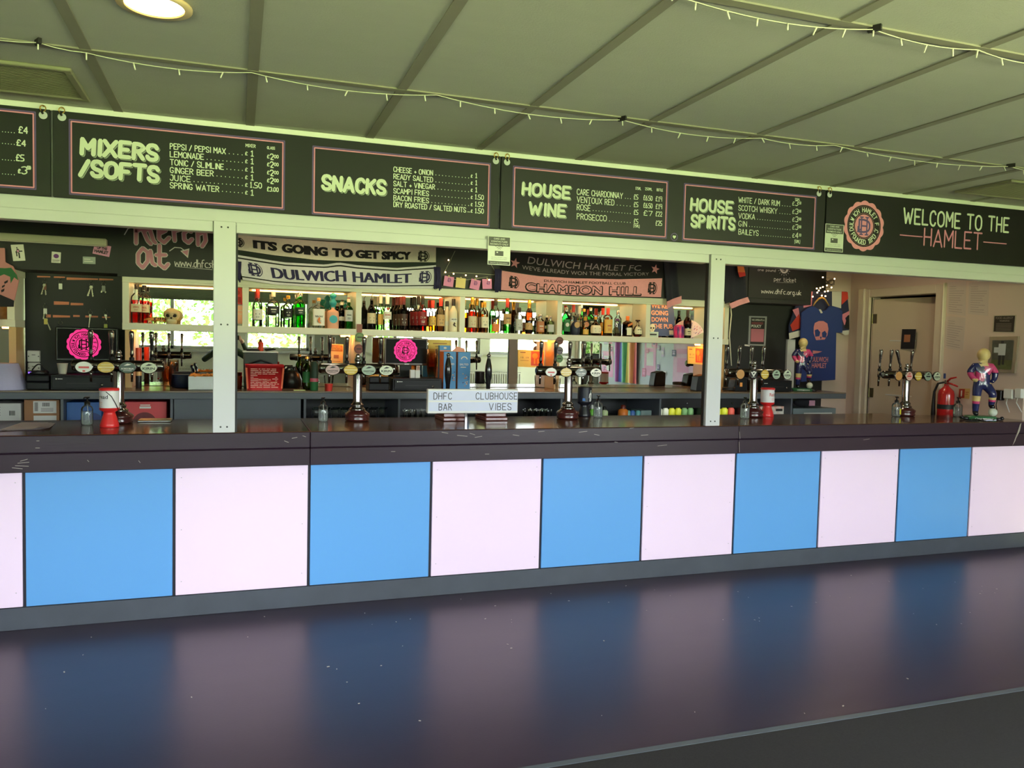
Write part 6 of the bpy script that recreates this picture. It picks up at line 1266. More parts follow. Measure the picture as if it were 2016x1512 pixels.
# right shelf bay: pub poster, fan of cards, pink can
flat('pub_poster', "blue poster reading WE'RE GOING DOWN THE PUB on the bottle shelf", 'poster', [(1279, 592), (1325, 594), (1331, 662), (1280, 661)], 2.06, M('poster_blue', (70, 84, 130), .45), [('t', "WE'RE", .05, .80, .75, .13, 0, .03), ('t', 'GOING', .05, .60, .75, .13, 0, .03), ('t', 'DOWN', .06, .41, .72, .13, 0, .03), ('t', 'THE PUB', .1, .22, .9, .13, 0, .03), ('r', .74, .04, .9, .17, 1)], mats=[M('salmon_ink', (246, 170, 140), .5), mpp])
t = thing('skull_card', 'small skull shaped card leaning in front of the blue pub poster', 'card', (X(1288, 2.02), 2.02, ZS+.0005)); b = MB(); p = at(1284, 645, 2.02); disc(b, p.x, p.z, .034, 2.018, 0, 20, 1.1); b.add([(p.x-.022, 2.0176, p.z-.02), (p.x+.02, 2.0176, p.z-.02), (p.x+.018, 2.0176, p.z-.07), (p.x-.02, 2.0176, p.z-.07)], [(0, 1, 2, 3)], 0); b.box(p.x-.05, p.x+.07, 2.0165, 2.0195, ZS+.0005, ZS+.055, 2)
for dx in (-.014, .014): disc(b, p.x+dx, p.z-.004, .0095, 2.0172, 1, 12)
disc(b, p.x, p.z-.022, .005, 2.0172, 1, 6); b.box(p.x-.038, p.x+.05, 2.0155, 2.0164, ZS+.02, ZS+.036, 1); b.build('card', [LBL['cream'], INK, M('mint_card', (196, 216, 206), .5)], t)
t = thing('card_fan', 'fan of pale pink patterned cards at the right end of the shelf', 'cards', (X(1352, 2.06), 2.06, ZS+.0005))
for i in range(13):
    a = 1.25-2.35*i/12; R = Matrix.Rotation(a, 3, 'Y'); b = MB(); y = 2.075-.003*i; c0 = Vector((X(1352, 2.06), 0, ZS+.0)); w = .022
    pts = [(-w, .02), (w, .02), (w, .185), (-w, .185)]; b.v = []; b.prism(pts, -.0008, .0008, 0); k = 0
    for u in range(6): b.cbox((random.uniform(-.014, .014), -.0012, random.uniform(.07, .17)), (.008, .0006, .012), 1+u % 2)
    lo_ = []; 
    for v in b.v:
        g = R @ Vector((v[0], 0, v[2])); z = ZS+.002+max(0, g.z); x = c0.x-g.x; lo_.append((x, y+v[1], z))
    b.v = lo_; b.build('card', [M('pale_pink_card', (240, 212, 212), .5), M('card_pink_ink', (220, 120, 140), .5), M('card_violet_ink', (150, 110, 170), .5)], t)
p = at(1338, 665, YF); t = thing('patterned_pot', 'pink and purple patterned round tin in front of the card fan', 'tin', (p.x-.01, YF, ZS+.0005)); MB().lathe([(.05, 0), (.052, .004), (.052, .105), (.046, .12), (.03, .13), (.001, .132)], n=30).build('tin', M('pink_purple_pattern', (232, 60, 130), .3, noise=(22, .10), col2=(60, 40, 110), stretch=(1, 1, .35)), t, world=False)
t = thing('wine_bottle', 'dark slim bottle in the shadow left of the pink tin', 'bottle', (X(1334, 2.13), 2.13, ZS+.0005)); MB().lathe(prof('std', .032, .29, .013), n=18).build('glass', GL['dark'], t, world=False); MB().lathe([(.015, .24), (.015, .28)], n=12).build('cap', CAPS['black'], t, world=False)
# skull and tiger at the left end of the shelf
p = at(338, 637, YF); t = thing('skull_ornament', 'cream skull ornament on the left end of the bottle shelf', 'ornament', (p.x, YF, ZS+.0005))
b = MB(); n_, k_ = 24, 14; RX, RY, RZ = .062, .075, .056
def sk(u, v):
    th = PI*v; a = 2*PI*u; x = math.sin(th)*math.cos(a); y = math.sin(th)*math.sin(a); z = -math.cos(th)
    X_, Y_, Z_ = RX*x, RY*y, RZ*z
    if z < -.1 and y < .2: X_ *= 1-.28*min(1, (-z-.1)); Y_ = max(Y_, -RY*.82)
    for ex in (-.026, .026):
        d = math.hypot(X_-ex, Z_+.004)
        if y < 0 and d < .02: Y_ += .022*(1-(d/.02)**2)
    d = math.hypot(X_*1.6, Z_+.026)
    if y < 0 and d < .012: Y_ += .016*(1-(d/.012)**2)
    return (X_, Y_, Z_+.072)
b.sheet(lambda u, v: sk(u, v), 60, 40, 0); b.build('cranium', M('bone_resin', (204, 186, 140), .5, noise=(18, .15)), t, world=False)
b = MB(); b.lathe([(.03, .0), (.04, .006), (.041, .03), (.034, .04)], (0, -.02, 0), 20, sy=.85); b.build('jaw', M('bone_resin', (204, 186, 140), .5), t, world=False)
b = MB()
for i in range(8): b.cbox((-.024+.007*i, -.0555+.0012*abs(i-3.5)**1.6, .030), (.0056, .006, .013))
b.build('teeth', M('old_ivory', (220, 206, 164), .4), t, world=False)
b = MB()
for ex in (-.024, .024): b.ball((ex, -.044, .066), .0165, 14)
b.ball((0, -.056, .047), .008, 8); b.build('socket', M('dark_socket', (38, 30, 24), .8), t, world=False)
p = at(306, 636, YF); t = thing('tiger_ornament', 'small tiger ornament beside the skull', 'ornament', (p.x, YF, ZS+.0005))
V = [(.045, 0, .036), (.02, 0, .038), (-.02, 0, .037), (-.048, 0, .036), (-.066, 0, .034), (-.08, 0, .028), (.062, 0, .042), (.078, 0, .034), (-.085, 0, .022), (.048, -.01, .02), (.05, -.01, .004), (.036, .01, .02), (.03, .01, .004), (-.046, -.01, .02), (-.052, -.01, .004), (-.036, .01, .02), (-.03, .01, .004)]
V = [(-v[0], v[1], v[2]) for v in V]; V = [(-v[0], v[1], v[2]) for v in V]
vs, fs = skin(V, [(0, 1), (1, 2), (2, 3), (3, 4), (4, 5), (5, 8), (0, 6), (6, 7), (0, 9), (9, 10), (1, 11), (11, 12), (3, 13), (13, 14), (3, 15), (15, 16)], [.016, .016, .015, .014, .006, .004, .013, .008, .003, .007, .005, .007, .005, .007, .005, .007, .005], 1)
paint(vs, fs, lambda c: 1 if (int(abs(c.x)*170) % 3 == 0 and c.z > .03) else (2 if c.z < .022 else 0)).build('figure', [M('tiger_orange', (206, 140, 70), .5), M('tiger_stripe', (50, 36, 28), .5), M('tiger_cream', (220, 200, 160), .5)], t, world=False)
# ---------------------------------------------------------------- under the back counter
YU = 1.66
def ubox(name, label, cat, pa, ya, pb, mat, y=YU, d=.35, bev=.003, z0=.981, grp=None):
    p, q = at(pa, ya, y), at(pb, ya, y)
    for dv in (123, 338, 600, 785, 1104, 1298, 1556):
        dx = X(dv, YBF+.03, 800)
        if p.x-.011 < dx < q.x+.011:
            if dx < (p.x+q.x)/2: p.x = dx+.011
            else: q.x = dx-.011
    t = thing(name, label, cat, ((p.x+q.x)/2, y+d/2, z0), group=grp); MB().box(p.x, q.x, y, y+d, z0, min(p.z, 1.17)).build('carton', mat, t, bev=bev); return t, p.x, q.x, y, p.z
m_lab = M('white_shipping_label', (218, 216, 214), .5)
t, x0, x1, y, z1 = ubox('cardboard_box', 'white carton at the far left under the back counter', 'box', -30, 794, 41, M('white_card', (200, 200, 196), .6)); b = MB(); [b.box(x1-.075+.008*i, x1-.07+.008*i, y-.001, y, z1-.09, z1-.055) for i in range(5)]; [b.box(x1-.2, x1-.13, y-.001, y, z1-.03-.02*i, z1-.026-.02*i) for i in range(4)]; b.build('print', INK, t)
t, x0, x1, y, z1 = ubox('cardboard_box', 'brown carton with white barcode labels under the back counter', 'box', 47, 787, 117, M('brown_card', (164, 118, 84), .7))
b = MB(); b.box(x0+.06, x1-.02, y-.001, y, z1-.10, z1-.01).box(x0+.062, x1-.02, y-.001, y, .985, z1-.118); lb = b.build('label', m_lab, t)
b = MB(); [b.box(x0+.12+.007*i, x0+.124+.007*i, y-.002, y-.001, z1-.05, z1-.022) for i in range(7)]; [b.box(x0+.11, x1-.04, y-.002, y-.001, z1-.066-.01*i, z1-.063-.01*i) for i in range(3)]; [b.box(x0+.07+.008*i, x0+.074+.008*i, y-.002, y-.001, z1-.085, z1-.02) for i in range(3)]; b.build('print', INK, lb)
for i, (pa, pb, ya, c, cd_, txt) in enumerate(((126, 200, 792, (44, 92, 160), (20, 50, 120), None), (246, 328, 791, (206, 70, 74), (110, 24, 30), 'WALL OF CRISPS'))):
    t, x0, x1, y, z1 = ubox('cardboard_box', ['blue carton with a round cut out under the left till', 'red carton with a round cut out beside the blue one'][i], 'box', pa, ya, pb, M('card_%d' % i, c, .5), grp='round fronted cartons'); b = MB(); disc(b, (x0+x1)/2+(.05 if i == 0 else -.01), .985, .085, y-.001, 0, 30); b.v = [(v[0], v[1], max(v[2], .983)) for v in b.v]; b.build('cut_out', M('cut_%d' % i, cd_, .4, noise=(30, .4)), t)
    if txt: b = MB(); cxm = (x0+x1)/2; b.box(cxm-.04, cxm+.03, y-.001, y-.0003, z1-.03, z1-.022).box(cxm-.045, cxm+.035, y-.001, y-.0003, z1-.052, z1-.036); b.build('print', mpp, t)
def tumbler(label, px, y, sh, z=.981):
    x = X(px, y, 810); k = 'tumbler_%d' % sh
    if k not in BOT:
        t = thing('drinking_glass', '', 'glass'); BOT[k] = t; BOT_USED[k] = True
        MB().lathe([(.03, .1), (.036, .06), (.034, .03), (.038, .0)], n=18, caps=False).lathe([(.001, .098), (.030, .1)], n=18, caps=False).build('bowl', m_cupc, t, world=False) if sh == 0 else MB().lathe([(.020, 0), (.023, .004), (.028, .09)], n=18, caps=False).lathe([(.001, .004), (.021, .003)], n=18, caps=False).build('bowl', m_cupc, t, world=False)
        MB().lathe([(.031, .1), (.031, .108)] if sh == 0 else [(.019, -.0), (.019, .006)], n=18).build('foot', G('thick_glass', (190, 204, 210)), t, world=False)
        t.location = (x, y, z); t['label'] = label; t['group'] = 'glasses under the back counter'; return t
    return dup(BOT[k], (x, y, z), 0, label, 'glasses under the back counter')
gi = 0
for px0, px1, n, sh, rows, nm in ((612, 762, 8, 0, 2, 'between the doors and the divider'), (794, 838, 4, 1, 2, 'behind the letter sign at its left end'), (1030, 1086, 5, 1, 2, 'right of the letter sign')):
    for r_ in range(rows):
        for i in range(n): tumbler('%s glass %s, %s' % ('upturned' if sh == 0 else 'short', nm, 'front row' if r_ == 0 else 'back row'), px0+(px1-px0)*(i+.5)/n+r_*3, 1.70+.10*r_, sh)
def small(name, label, cat, px, py_top, w, mat, capm=None, y=1.68):
    p = at(px, py_top, y); d = (p-CAM).dot(CW); r = w*d/FPX/2; h = max(.05, p.z-.981); t = thing(name, label, cat, (p.x, y, .981)); k = .72 if capm else 1
    MB().lathe([(r*.9, 0), (r, .006), (r, h*k*.85), (r*.55, h*k)], n=18).build('body', mat, t, world=False)
    if capm: MB().lathe([(r*.5, h*k), (r*.5, h*.9), (r*.3, h)], n=14).build('cap', capm, t, world=False)
small('cleaning_bottle', 'green spray bottle under the counter behind the black tin', 'bottle', 1166, 797, 11, M('lime_plastic', (120, 200, 70), .4), CAPS['white']); small('cleaning_bottle', 'white bottle with green and orange label under the counter', 'bottle', 1190, 800, 15, M('lime_white_label', (230, 236, 200), .4, noise=(14, .2), col2=(150, 210, 60)), CAPS['black']); small('cleaning_bottle', 'orange bottle with dark cap under the counter', 'bottle', 1227, 797, 20, M('orange_plastic', (232, 130, 50), .4), M('brown_cap', (110, 40, 26), .4)); small('drinks_can', 'blue can under the counter beside the orange bottle', 'can', 1245, 808, 11, M('blue_can', (70, 110, 180), .3)); small('drinks_can', 'pale teal can under the counter beside the blue can', 'can', 1256, 808, 10, M('teal_can', (110, 180, 176), .3)); small('drinks_can', 'teal can left of the blue can under the counter', 'can', 1237, 808, 9, M('teal_can', (110, 180, 176), .3))
t, x0, x1, y, z1 = ubox('storage_box', 'grey green tub under the counter left of the fridge', 'box', 1262, 808, 1283, M('grey_tub', (120, 140, 140), .5), d=.2)
def fridge(label, pa, pb, cans):
    y = 1.64; x0, x1 = X(pa, y, 810), X(pb, y, 810); t = thing('bottle_fridge', label, 'fridge', ((x0+x1)/2, y+.2, .981), group='black bottle fridges')
    MB().box(x0, x1, y+.36, y+.38, .981, 1.176).box(x0, x0+.02, y, y+.36, .981, 1.176).box(x1-.02, x1, y, y+.36, .981, 1.176).box(x0+.02, x1-.02, y, y+.36, 1.10, 1.176).build('case', m_bplastic, t)
    MB().box(x0, x1, y, y+.012, 1.084, 1.0998).build('lip', m_bplastic, t); MB().box(x0+.02, x1-.02, y+.02, y+.032, 1.093, 1.0995).build('light', M('fridge_lamp', (250, 250, 235), .4, emit=7.0), t); MB().ball((x0+(x1-x0)*.62, y-.004, 1.128), .01, 10).build('lock', m_chrome, t)
    n = len(cans)
    for i, c in enumerate(cans):
        r = (x1-x0-.06)/n/2; cx = x0+.03+r*(2*i+1); k = thing('chilled_bottle', '%s drink bottle, number %d along inside the %s fridge' % (c[0], i+1, 'left' if pa < 1400 else 'right'), 'bottle', (cx, y+.12, .9815), group='bottles in the fridges')
        k['label'] = '%s drink bottle %s the fridge %s the right post' % (c[0], ('at the left end of', 'left of centre in', 'right of centre in', 'at the right end of')[min(3, i*4//n)], 'left of' if pa < 1400 else 'right of')
        MB().lathe([(r*.85, 0), (r*.9, .004), (r*.9, .075), (r*.4, .098), (r*.35, .108)], n=16).build('body', c[1], k, world=False); MB().lathe([(r*.42, .1085), (r*.42, .116)], n=10).build('cap', CAPS['white'], k, world=False)
wl, yl_, gn, rdm = M('milky_label', (240, 244, 226), .4), M('lemon_label', (226, 230, 60), .4), M('leaf_label', (120, 170, 110), .4), M('rosy_label', (230, 96, 80), .4)
fridge('black bottle fridge with lit drinks left of the right post', 1298, 1384, [('white', wl), ('pale', wl), ('yellow', yl_), ('lime', yl_), ('green', gn), ('leafy', gn)])
fridge('black bottle fridge with lit drinks right of the right post', 1400, 1465, [('bright lemon', yl_), ('lime', yl_), ('lemon', yl_), ('red', rdm)])
t, x0, x1, y, z1 = ubox('cardboard_box', 'red and white carton behind the second red tin under the counter', 'box', 1494, 800, 1545, M('red_white_card', (226, 90, 70), .5, noise=(9, .12), col2=(230, 226, 214)), d=.2); b = MB(); b.box(x1-.10, x1-.02, y-.0012, y-.0004, z1-.05, z1-.025); b.build('print', INK, t)
t, x0, x1, y, z1 = ubox('storage_box', 'clear grey plastic crate with a white sheet under the counter at the right', 'crate', 1562, 804, 1646, M('grey_clear_plastic', (120, 132, 136), .3), d=.3); MB().box(x0+.13, x1-.05, y-.002, y-.0005, z1-.085, z1-.045).build('sheet', m_lab, t)
p = at(1590, 800, 1.75); t = thing('cloth_bundle', 'dark cloth bundle with a pink patch above the grey crate', 'cloth', (p.x, 1.8, z1)); b = MB(); b.ball((p.x, 1.8, z1+.05), .06, 18, 0, 2.2, 1.2, .8); b.build('cloth', M('black_cloth', (28, 28, 34), .9), t); MB().box(p.x+.0, p.x+.07, 1.725, 1.735, z1+.02, z1+.075).build('patch', M('pink_cloth', (206, 150, 170), .8), t)
# ---------------------------------------------------------------- left shirt, right corner, right wall
def garment(name, label, pts, y, mat, prints=None, mats=None, th=.02):
    P = [at(*p, y) for p in pts]; t = thing(name, label, 'shirt', (sum(p.x for p in P)/len(P), y, min(p.z for p in P)))
    b = MB(); b.prism([(p.x, p.z) for p in P], y, y+th); b.build('cloth', mat, t, bev=.006, seg=2)
    if prints:
        b = MB()
        for i, (q, mi) in enumerate(prints):
            Q = [at(*c, y-.001-.0006*(i+1)) for c in q]; b.add([tuple(v) for v in Q], [tuple(range(len(Q)))], mi)
        b.build('print', mats, t)
    return t
m_shp = M('dusty_rose_jersey', (196, 130, 130), .8); 
garment('hanging_shirt', 'dusty pink shirt with green leaves print hanging at the left edge', [(-40, 486), (9, 488), (10, 516), (26, 524), (37, 552), (28, 592), (-2, 580), (-4, 640), (-40, 640)], 1.78, m_shp, [([(-6, 527), (10, 528), (22, 527), (33, 541), (36, 552), (28, 546), (21, 558), (20, 545), (8, 540), (-4, 545)], 0), ([(4, 563), (10, 560), (9, 564), (4, 567)], 1), ([(2, 571), (9, 568), (8, 573), (3, 576)], 1), ([(8, 555), (16, 551), (15, 556), (9, 559)], 1), ([(-4, 578), (28, 592), (27, 604), (-4, 604)], 1)], [M('leaf_green_print', (52, 104, 64), .8), M('black_print', (34, 30, 36), .8)])
flat('photo_print', 'small warm photo on the bottle shelf at the left edge', 'picture', [(-8, 604), (30, 604), (30, 628), (-8, 628)], 2.15, M('sepia_print', (120, 104, 76), .5, noise=(40, .5)), None)
ysr = 2.17
m_jn, m_jp, m_jw, m_jr, m_jb = M('jersey_navy', (44, 46, 80), .8), M('jersey_pink', (222, 130, 156), .8), M('jersey_white', (206, 200, 196), .8), M('jersey_red', (206, 60, 50), .8), M('jersey_black', (26, 26, 32), .8)
garment('football_shirt', 'old pink navy and white football shirt pinned behind the blue t-shirt', [(1576, 576), (1598, 573), (1668, 574), (1672, 612), (1672, 652), (1654, 652), (1640, 640), (1600, 660), (1592, 658), (1554, 664), (1554, 640), (1570, 592)], ysr+.02, m_jn,
        [([(1596, 574), (1600, 574), (1598, 602), (1582, 606), (1581, 594), (1594, 594)], 0), ([(1638, 574), (1657, 574), (1656, 607), (1638, 602)], 1), ([(1657, 574), (1669, 575), (1670, 588), (1657, 600)], 2), ([(1656, 620), (1672, 612), (1672, 619), (1664, 626), (1668, 638), (1662, 640)], 0), ([(1668, 622), (1672, 620), (1672, 648), (1662, 646)], 3), ([(1560, 610), (1572, 606), (1578, 640), (1572, 632)], 0), ([(1556, 640), (1573, 618), (1580, 644), (1560, 652)], 2), ([(1553, 656), (1584, 648), (1590, 652), (1584, 660), (1554, 668)], 1), ([(1650, 652), (1672, 650), (1671, 658), (1664, 660)], 1)], [m_jp, m_jw, m_jr, m_jb])
tb_ = M('royal_navy_cotton', (40, 58, 122), .85); tp_ = M('faded_rose_print', (206, 128, 136), .8)
G_ = garment('t_shirt', 'blue t-shirt with a pink skull print on a wooden hanger', [(1601, 602), (1608, 606), (1617, 612), (1627, 610), (1634, 602), (1650, 605), (1659, 612), (1659, 655), (1647, 655), (1645, 748), (1578, 752), (1577, 660), (1578, 616), (1590, 607)], ysr-.03, tb_,
        [([(1602, 644), (1604, 636), (1612, 632), (1621, 632), (1629, 637), (1631, 648), (1629, 660), (1624, 668), (1618, 676), (1610, 676), (1606, 668), (1602, 656)], 0), ([(1604, 650), (1610, 648), (1615, 654), (1613, 662), (1605, 663)], 1), ([(1618, 655), (1624, 651), (1628, 657), (1626, 665), (1619, 664)], 1), ([(1614, 663), (1618, 663), (1616, 669)], 1), ([(1605, 670), (1628, 668), (1624, 682), (1606, 680)], 1), ([(1600, 690), (1619, 692), (1610, 695), (1600, 697)], 0), ([(1612, 609), (1616, 609), (1620, 616), (1616, 617)], 2)], [tp_, tb_, m_jw])
b = MB()
for s, pa, py, pb in (('DULWICH', 1598, 712, 1630), ('HAMLET', 1598, 724, 1627)): printed(b, s, pa, py, pb, 10, ysr-.034, 0, .02)
b.build('lettering', tp_, G_)
t = thing('clothes_hanger', 'wooden hanger holding the blue t-shirt', 'hanger', tuple(at(1616, 590, ysr-.04))); b = MB(); b.tube([tuple(at(px, py, ysr-.042)) for px, py in ((1601, 602), (1606, 594), (1612, 588), (1618, 586), (1624, 589), (1632, 602))], [.007, .009, .011, .012, .010, .007], 8); b.build('bar', M('varnished_beech', (190, 146, 80), .4), t)
MB().tube([tuple(at(1617, 586, ysr-.042))] + [tuple(at(1617+3*math.sin(a), 580-3*math.cos(a), ysr-.042)) for a in [i*PI/5 for i in range(7)]], .002, 6).build('hook', m_chrome, t)
t = thing('fairy_light_bunch', 'bunch of lit warm fairy lights above the blue t-shirt', 'string lights', tuple(at(1620, 570, 2.12)))
b = MB(); pts = [(1631, 530), (1620, 546), (1643, 549), (1628, 562), (1637, 566), (1620, 565), (1612, 572), (1624, 574), (1608, 568), (1615, 567), (1630, 573), (1609, 576), (1600, 584), (1618, 582), (1625, 583)]
b.tube([tuple(at(px, py, 2.125-.01*(i % 3))) for i, (px, py) in enumerate(pts)], .0025, 5); b.tube([tuple(at(1634+9*math.sin(i*.9), 556+6*math.cos(i*1.3), 2.13-.01*(i % 2))) for i in range(24)], .003, 5); b.build('cable', m_gun, t)
for i, (px, py) in enumerate(pts): p = at(px, py, 2.115-.01*(i % 3)); MB().ball(p, .0085, 8).build('bulb', M('warm_fairy_bulb', (255, 206, 130), .3, emit=9.0), t)
flat('framed_notice', 'grey framed POLICY notice with a pink panel on the black wall', 'notice', [(1475, 622), (1510, 623), (1507, 681), (1473, 680)], YB-.008, M('grey_frame', (150, 150, 152), .4), [('r', .10, .05, .90, .95, 0), ('r', .13, .13, .87, .57, 1), ('t', 'WE OPERATE A', .14, .84, .86, .06, 3, .01), ('r', .14, .72, .8, .8, 2), ('t', 'POLICY', .14, .62, .7, .09, 3, .02)], mats=[m_black, M('rose_panel', (190, 110, 126), .5), M('dark_rose', (110, 50, 56), .5), mpp], th=.008)
flat('price_rail', 'small white card on the black wall below the framed notice', 'card', [(1466, 678), (1476, 679), (1476, 682), (1466, 681)], YB-.006, mpp)
# things on the right hand wall
def wallflat(name, label, cat, quad, mat, prints=None, mats_=None, th=.004, d=.0):
    xw = XR-.001-d; P = [atx(px, py, xw-th) for px, py in quad]; t = thing(name, label, cat, (xw, sum(p.y for p in P)/4, min(p.z for p in P)))
    b = MB(); F = [tuple(p) for p in P]; Kk = [(xw, p.y, p.z) for p in P]; b.add(F+Kk, [(0, 3, 2, 1), (4, 5, 6, 7), (0, 1, 5, 4), (1, 2, 6, 5), (2, 3, 7, 6), (3, 0, 4, 7)]); b.build('sheet', mat, t)
    def uv(u, v, dd): a = P[3].lerp(P[2], u); e_ = P[0].lerp(P[1], u); r = a.lerp(e_, v); return (xw-th-dd, r.y, r.z)
    if prints:
        b = MB()
        for k_ in prints:
            if k_[0] == 'r': b.quad(uv(k_[1], k_[2], .001+.0004*k_[5]), uv(k_[3], k_[2], .001+.0004*k_[5]), uv(k_[3], k_[4], .001+.0004*k_[5]), uv(k_[1], k_[4], .001+.0004*k_[5]), k_[5])
            else: font_mesh(b, k_[1], k_[2], k_[3], k_[5], k_[4]-k_[2], 0, k_[6], .01, fn=lambda x, yy, z: uv(x, z, .0025))
        b.build('print', mats_, t)
    return t
m_pap = M('tracing_paper', (196, 180, 172), .6); m_fnt = M('faint_print', (160, 146, 144), .6)
lines = [('r', .1, .08+.07*i, .45+.5*random.random(), .095+.07*i, 0) for i in range(12)]
wallflat('notice_paper', 'upper left sheet of faint notices beside the door', 'paper', [(1866, 556), (1902, 553), (1901, 622), (1864, 617)], m_pap, lines, [m_fnt], .001); wallflat('notice_paper', 'upper right sheet of faint notices beside the door', 'paper', [(1908, 556), (1948, 554), (1945, 622), (1906, 618)], m_pap, lines, [m_fnt], .001); wallflat('notice_paper', 'lower sheet of faint notices beside the door', 'paper', [(1863, 622), (1901, 626), (1896, 692), (1859, 684)], m_pap, lines, [m_fnt], .001)
wallflat('wall_plaque', 'dark plaque headed FOOD ALLERGY WARNING on the cream wall', 'sign', [(1956, 621), (2000, 620), (1997, 655), (1954, 654)], M('pale_metal_edge', (180, 170, 150), .4), [('r', .05, .04, .97, .96, 0), ('t', 'FOOD ALLERGY', .12, .78, .9, .13, 1), ('t', 'WARNING', .3, .62, .75, .11, 1)] + [('r', .15, .1+.08*i, .85, .12+.08*i, 1) for i in range(6)], [M('plaque_brown', (50, 44, 40), .4), M('plaque_ink', (150, 140, 128), .5)])
f = wallflat('framed_photo', 'silver framed photo of a player in white on the cream wall', 'picture', [(1948, 663), (2004, 662), (1997, 735), (1944, 732)], M('silver_frame', (190, 180, 165), .25, .7), [('r', .12, .09, .88, .90, 0), ('r', .12, .09, .88, .35, 1), ('r', .36, .48, .62, .80, 2), ('r', .44, .80, .54, .88, 3), ('r', .38, .20, .47, .48, 3), ('r', .52, .22, .60, .48, 3), ('r', .2, .55, .36, .7, 2)], [M('photo_grey', (84, 86, 78), .4, noise=(30, .4)), M('photo_grass', (92, 98, 62), .4, noise=(30, .4)), M('photo_white', (190, 196, 200), .4), M('photo_dark', (50, 50, 52), .4)], .02)
wallflat('picture_card', 'black card with a small orange picture taped to the door', 'picture', [(1776, 648), (1803, 648), (1800, 687), (1773, 687)], M('black_card', (34, 33, 38), .6), [('r', .2, .35, .65, .72, 0)], [M('orange_brown_print', (176, 116, 84), .6)], .003, -.066)
# fire extinguisher on a bracket
p = atx(1862, 790, XR-.1); t = thing('fire_extinguisher', 'red fire extinguisher with black hose beside the door', 'fire extinguisher', (XR-.1, p.y, atx(1862, 850, XR-.1).z)); R0 = .072; zt = atx(1862, 760, XR-.1).z-t.location.z
MB().lathe([(.06, 0), (R0, .02), (R0, zt*.82), (R0*.9, zt*.9), (.03, zt*.98), (.022, zt), (.022, zt+.02)], n=26).build('cylinder', M('extinguisher_red', (186, 36, 36), .25, coat=.4), t, world=False)
MB().lathe([(R0*1.01, zt*.50), (R0*1.01, zt*.60)], n=18, a0=PI*.7, a1=PI*1.6).build('label', m_black, t, world=False)
MB().lathe([(.018, zt+.02), (.02, zt+.05), (.012, zt+.06)], n=14).build('valve', m_chrome, t, world=False)
MB().tube([(0, 0, zt+.04), (-.02, -.06, zt+.075), (-.03, -.13, zt+.09)], [.012, .009, .007], 8).tube([(0, 0, zt+.03), (-.02, -.07, zt+.025), (-.03, -.15, zt+.005)], [.012, .009, .007], 8).build('lever', M('extinguisher_red', (186, 36, 36), .25), t, world=False)
MB().tube([(0, .03, zt+.035), (-.02, .08, zt+.02), (-.04, .10, zt-.06), (-.05, .095, zt-.2), (-.05, .09, zt-.36)], [.01, .011, .012, .018, .024], 10).build('hose', m_gun, t, world=False)
MB().box(.07, .099, -.04, .04, zt*.5, zt*.56).build('bracket', m_steel, t, world=False); MB().box(-.012, -.004, .01, .03, zt+.07, zt+.12).build('tag', M('blue_tag', (50, 70, 130), .5), t, world=False)
wallflat('extinguisher_sign', 'small red and yellow extinguisher sign on the wall', 'sign', [(1888, 765), (1910, 765), (1908, 785), (1887, 784)], M('sign_cream', (206, 170, 100), .5), [('r', .02, .04, .55, .96, 0), ('r', .2, .2, .32, .8, 1), ('r', .62, .6, .92, .66, 0), ('r', .62, .4, .88, .46, 0)], [M('sign_red', (160, 50, 40), .5), mpp], .003)
for i, (a, c, e_, f_, m_) in enumerate(((1960, 768, 1974, 788, m_bplastic), (1978, 766, 1996, 785, m_wplastic), (2000, 765, 2014, 784, m_wplastic))):
    q = atx((a+e_)/2, (c+f_)/2, XR-.03); t = thing('plug_adapter', ['black plug adapter on the wall behind the figurine', 'white socket with cable beside the black adapter', 'white plug adapter at the right edge of the picture'][i], 'plug', (XR-.03, q.y, q.z-.05)); h_ = atx(a, c, XR-.05).z-atx(a, f_, XR-.05).z; w_ = abs(atx(a, c, XR-.05).y-atx(e_, c, XR-.05).y)
    MB().box(XR-.05, XR-.001, q.y-w_/2, q.y+w_/2, q.z-h_/2, q.z+h_/2).build('body', m_, t, bev=.006)
    MB().tube([(XR-.05, q.y, q.z-h_/2), (XR-.06, q.y, q.z-h_/2-.04), (XR-.04, q.y-.02*i, q.z-h_/2-.12)], .004, 6).build('cable', m_, t)
flat('wall_poster', 'red poster on the shelf mirror just right of the left post', 'poster', [(462, 566), (476, 567), (478, 600), (462, 598)], ymir, M('poster_brick_red', (206, 80, 84), .6), [('r', .1, .1, .8, .45, 0), ('d', .4, .7, .3, .14, 0)], mats=[M('poster_dark_red', (150, 40, 50), .6)])
flat('wall_poster', 'pale pink poster under the red one on the shelf mirror', 'poster', [(463, 601), (482, 602), (482, 638), (463, 637)], ymir, M('poster_blush', (234, 200, 186), .6), [('r', .1, .7, .9, .76, 0), ('r', .1, .5, .7, .56, 0)], mats=[mpp])
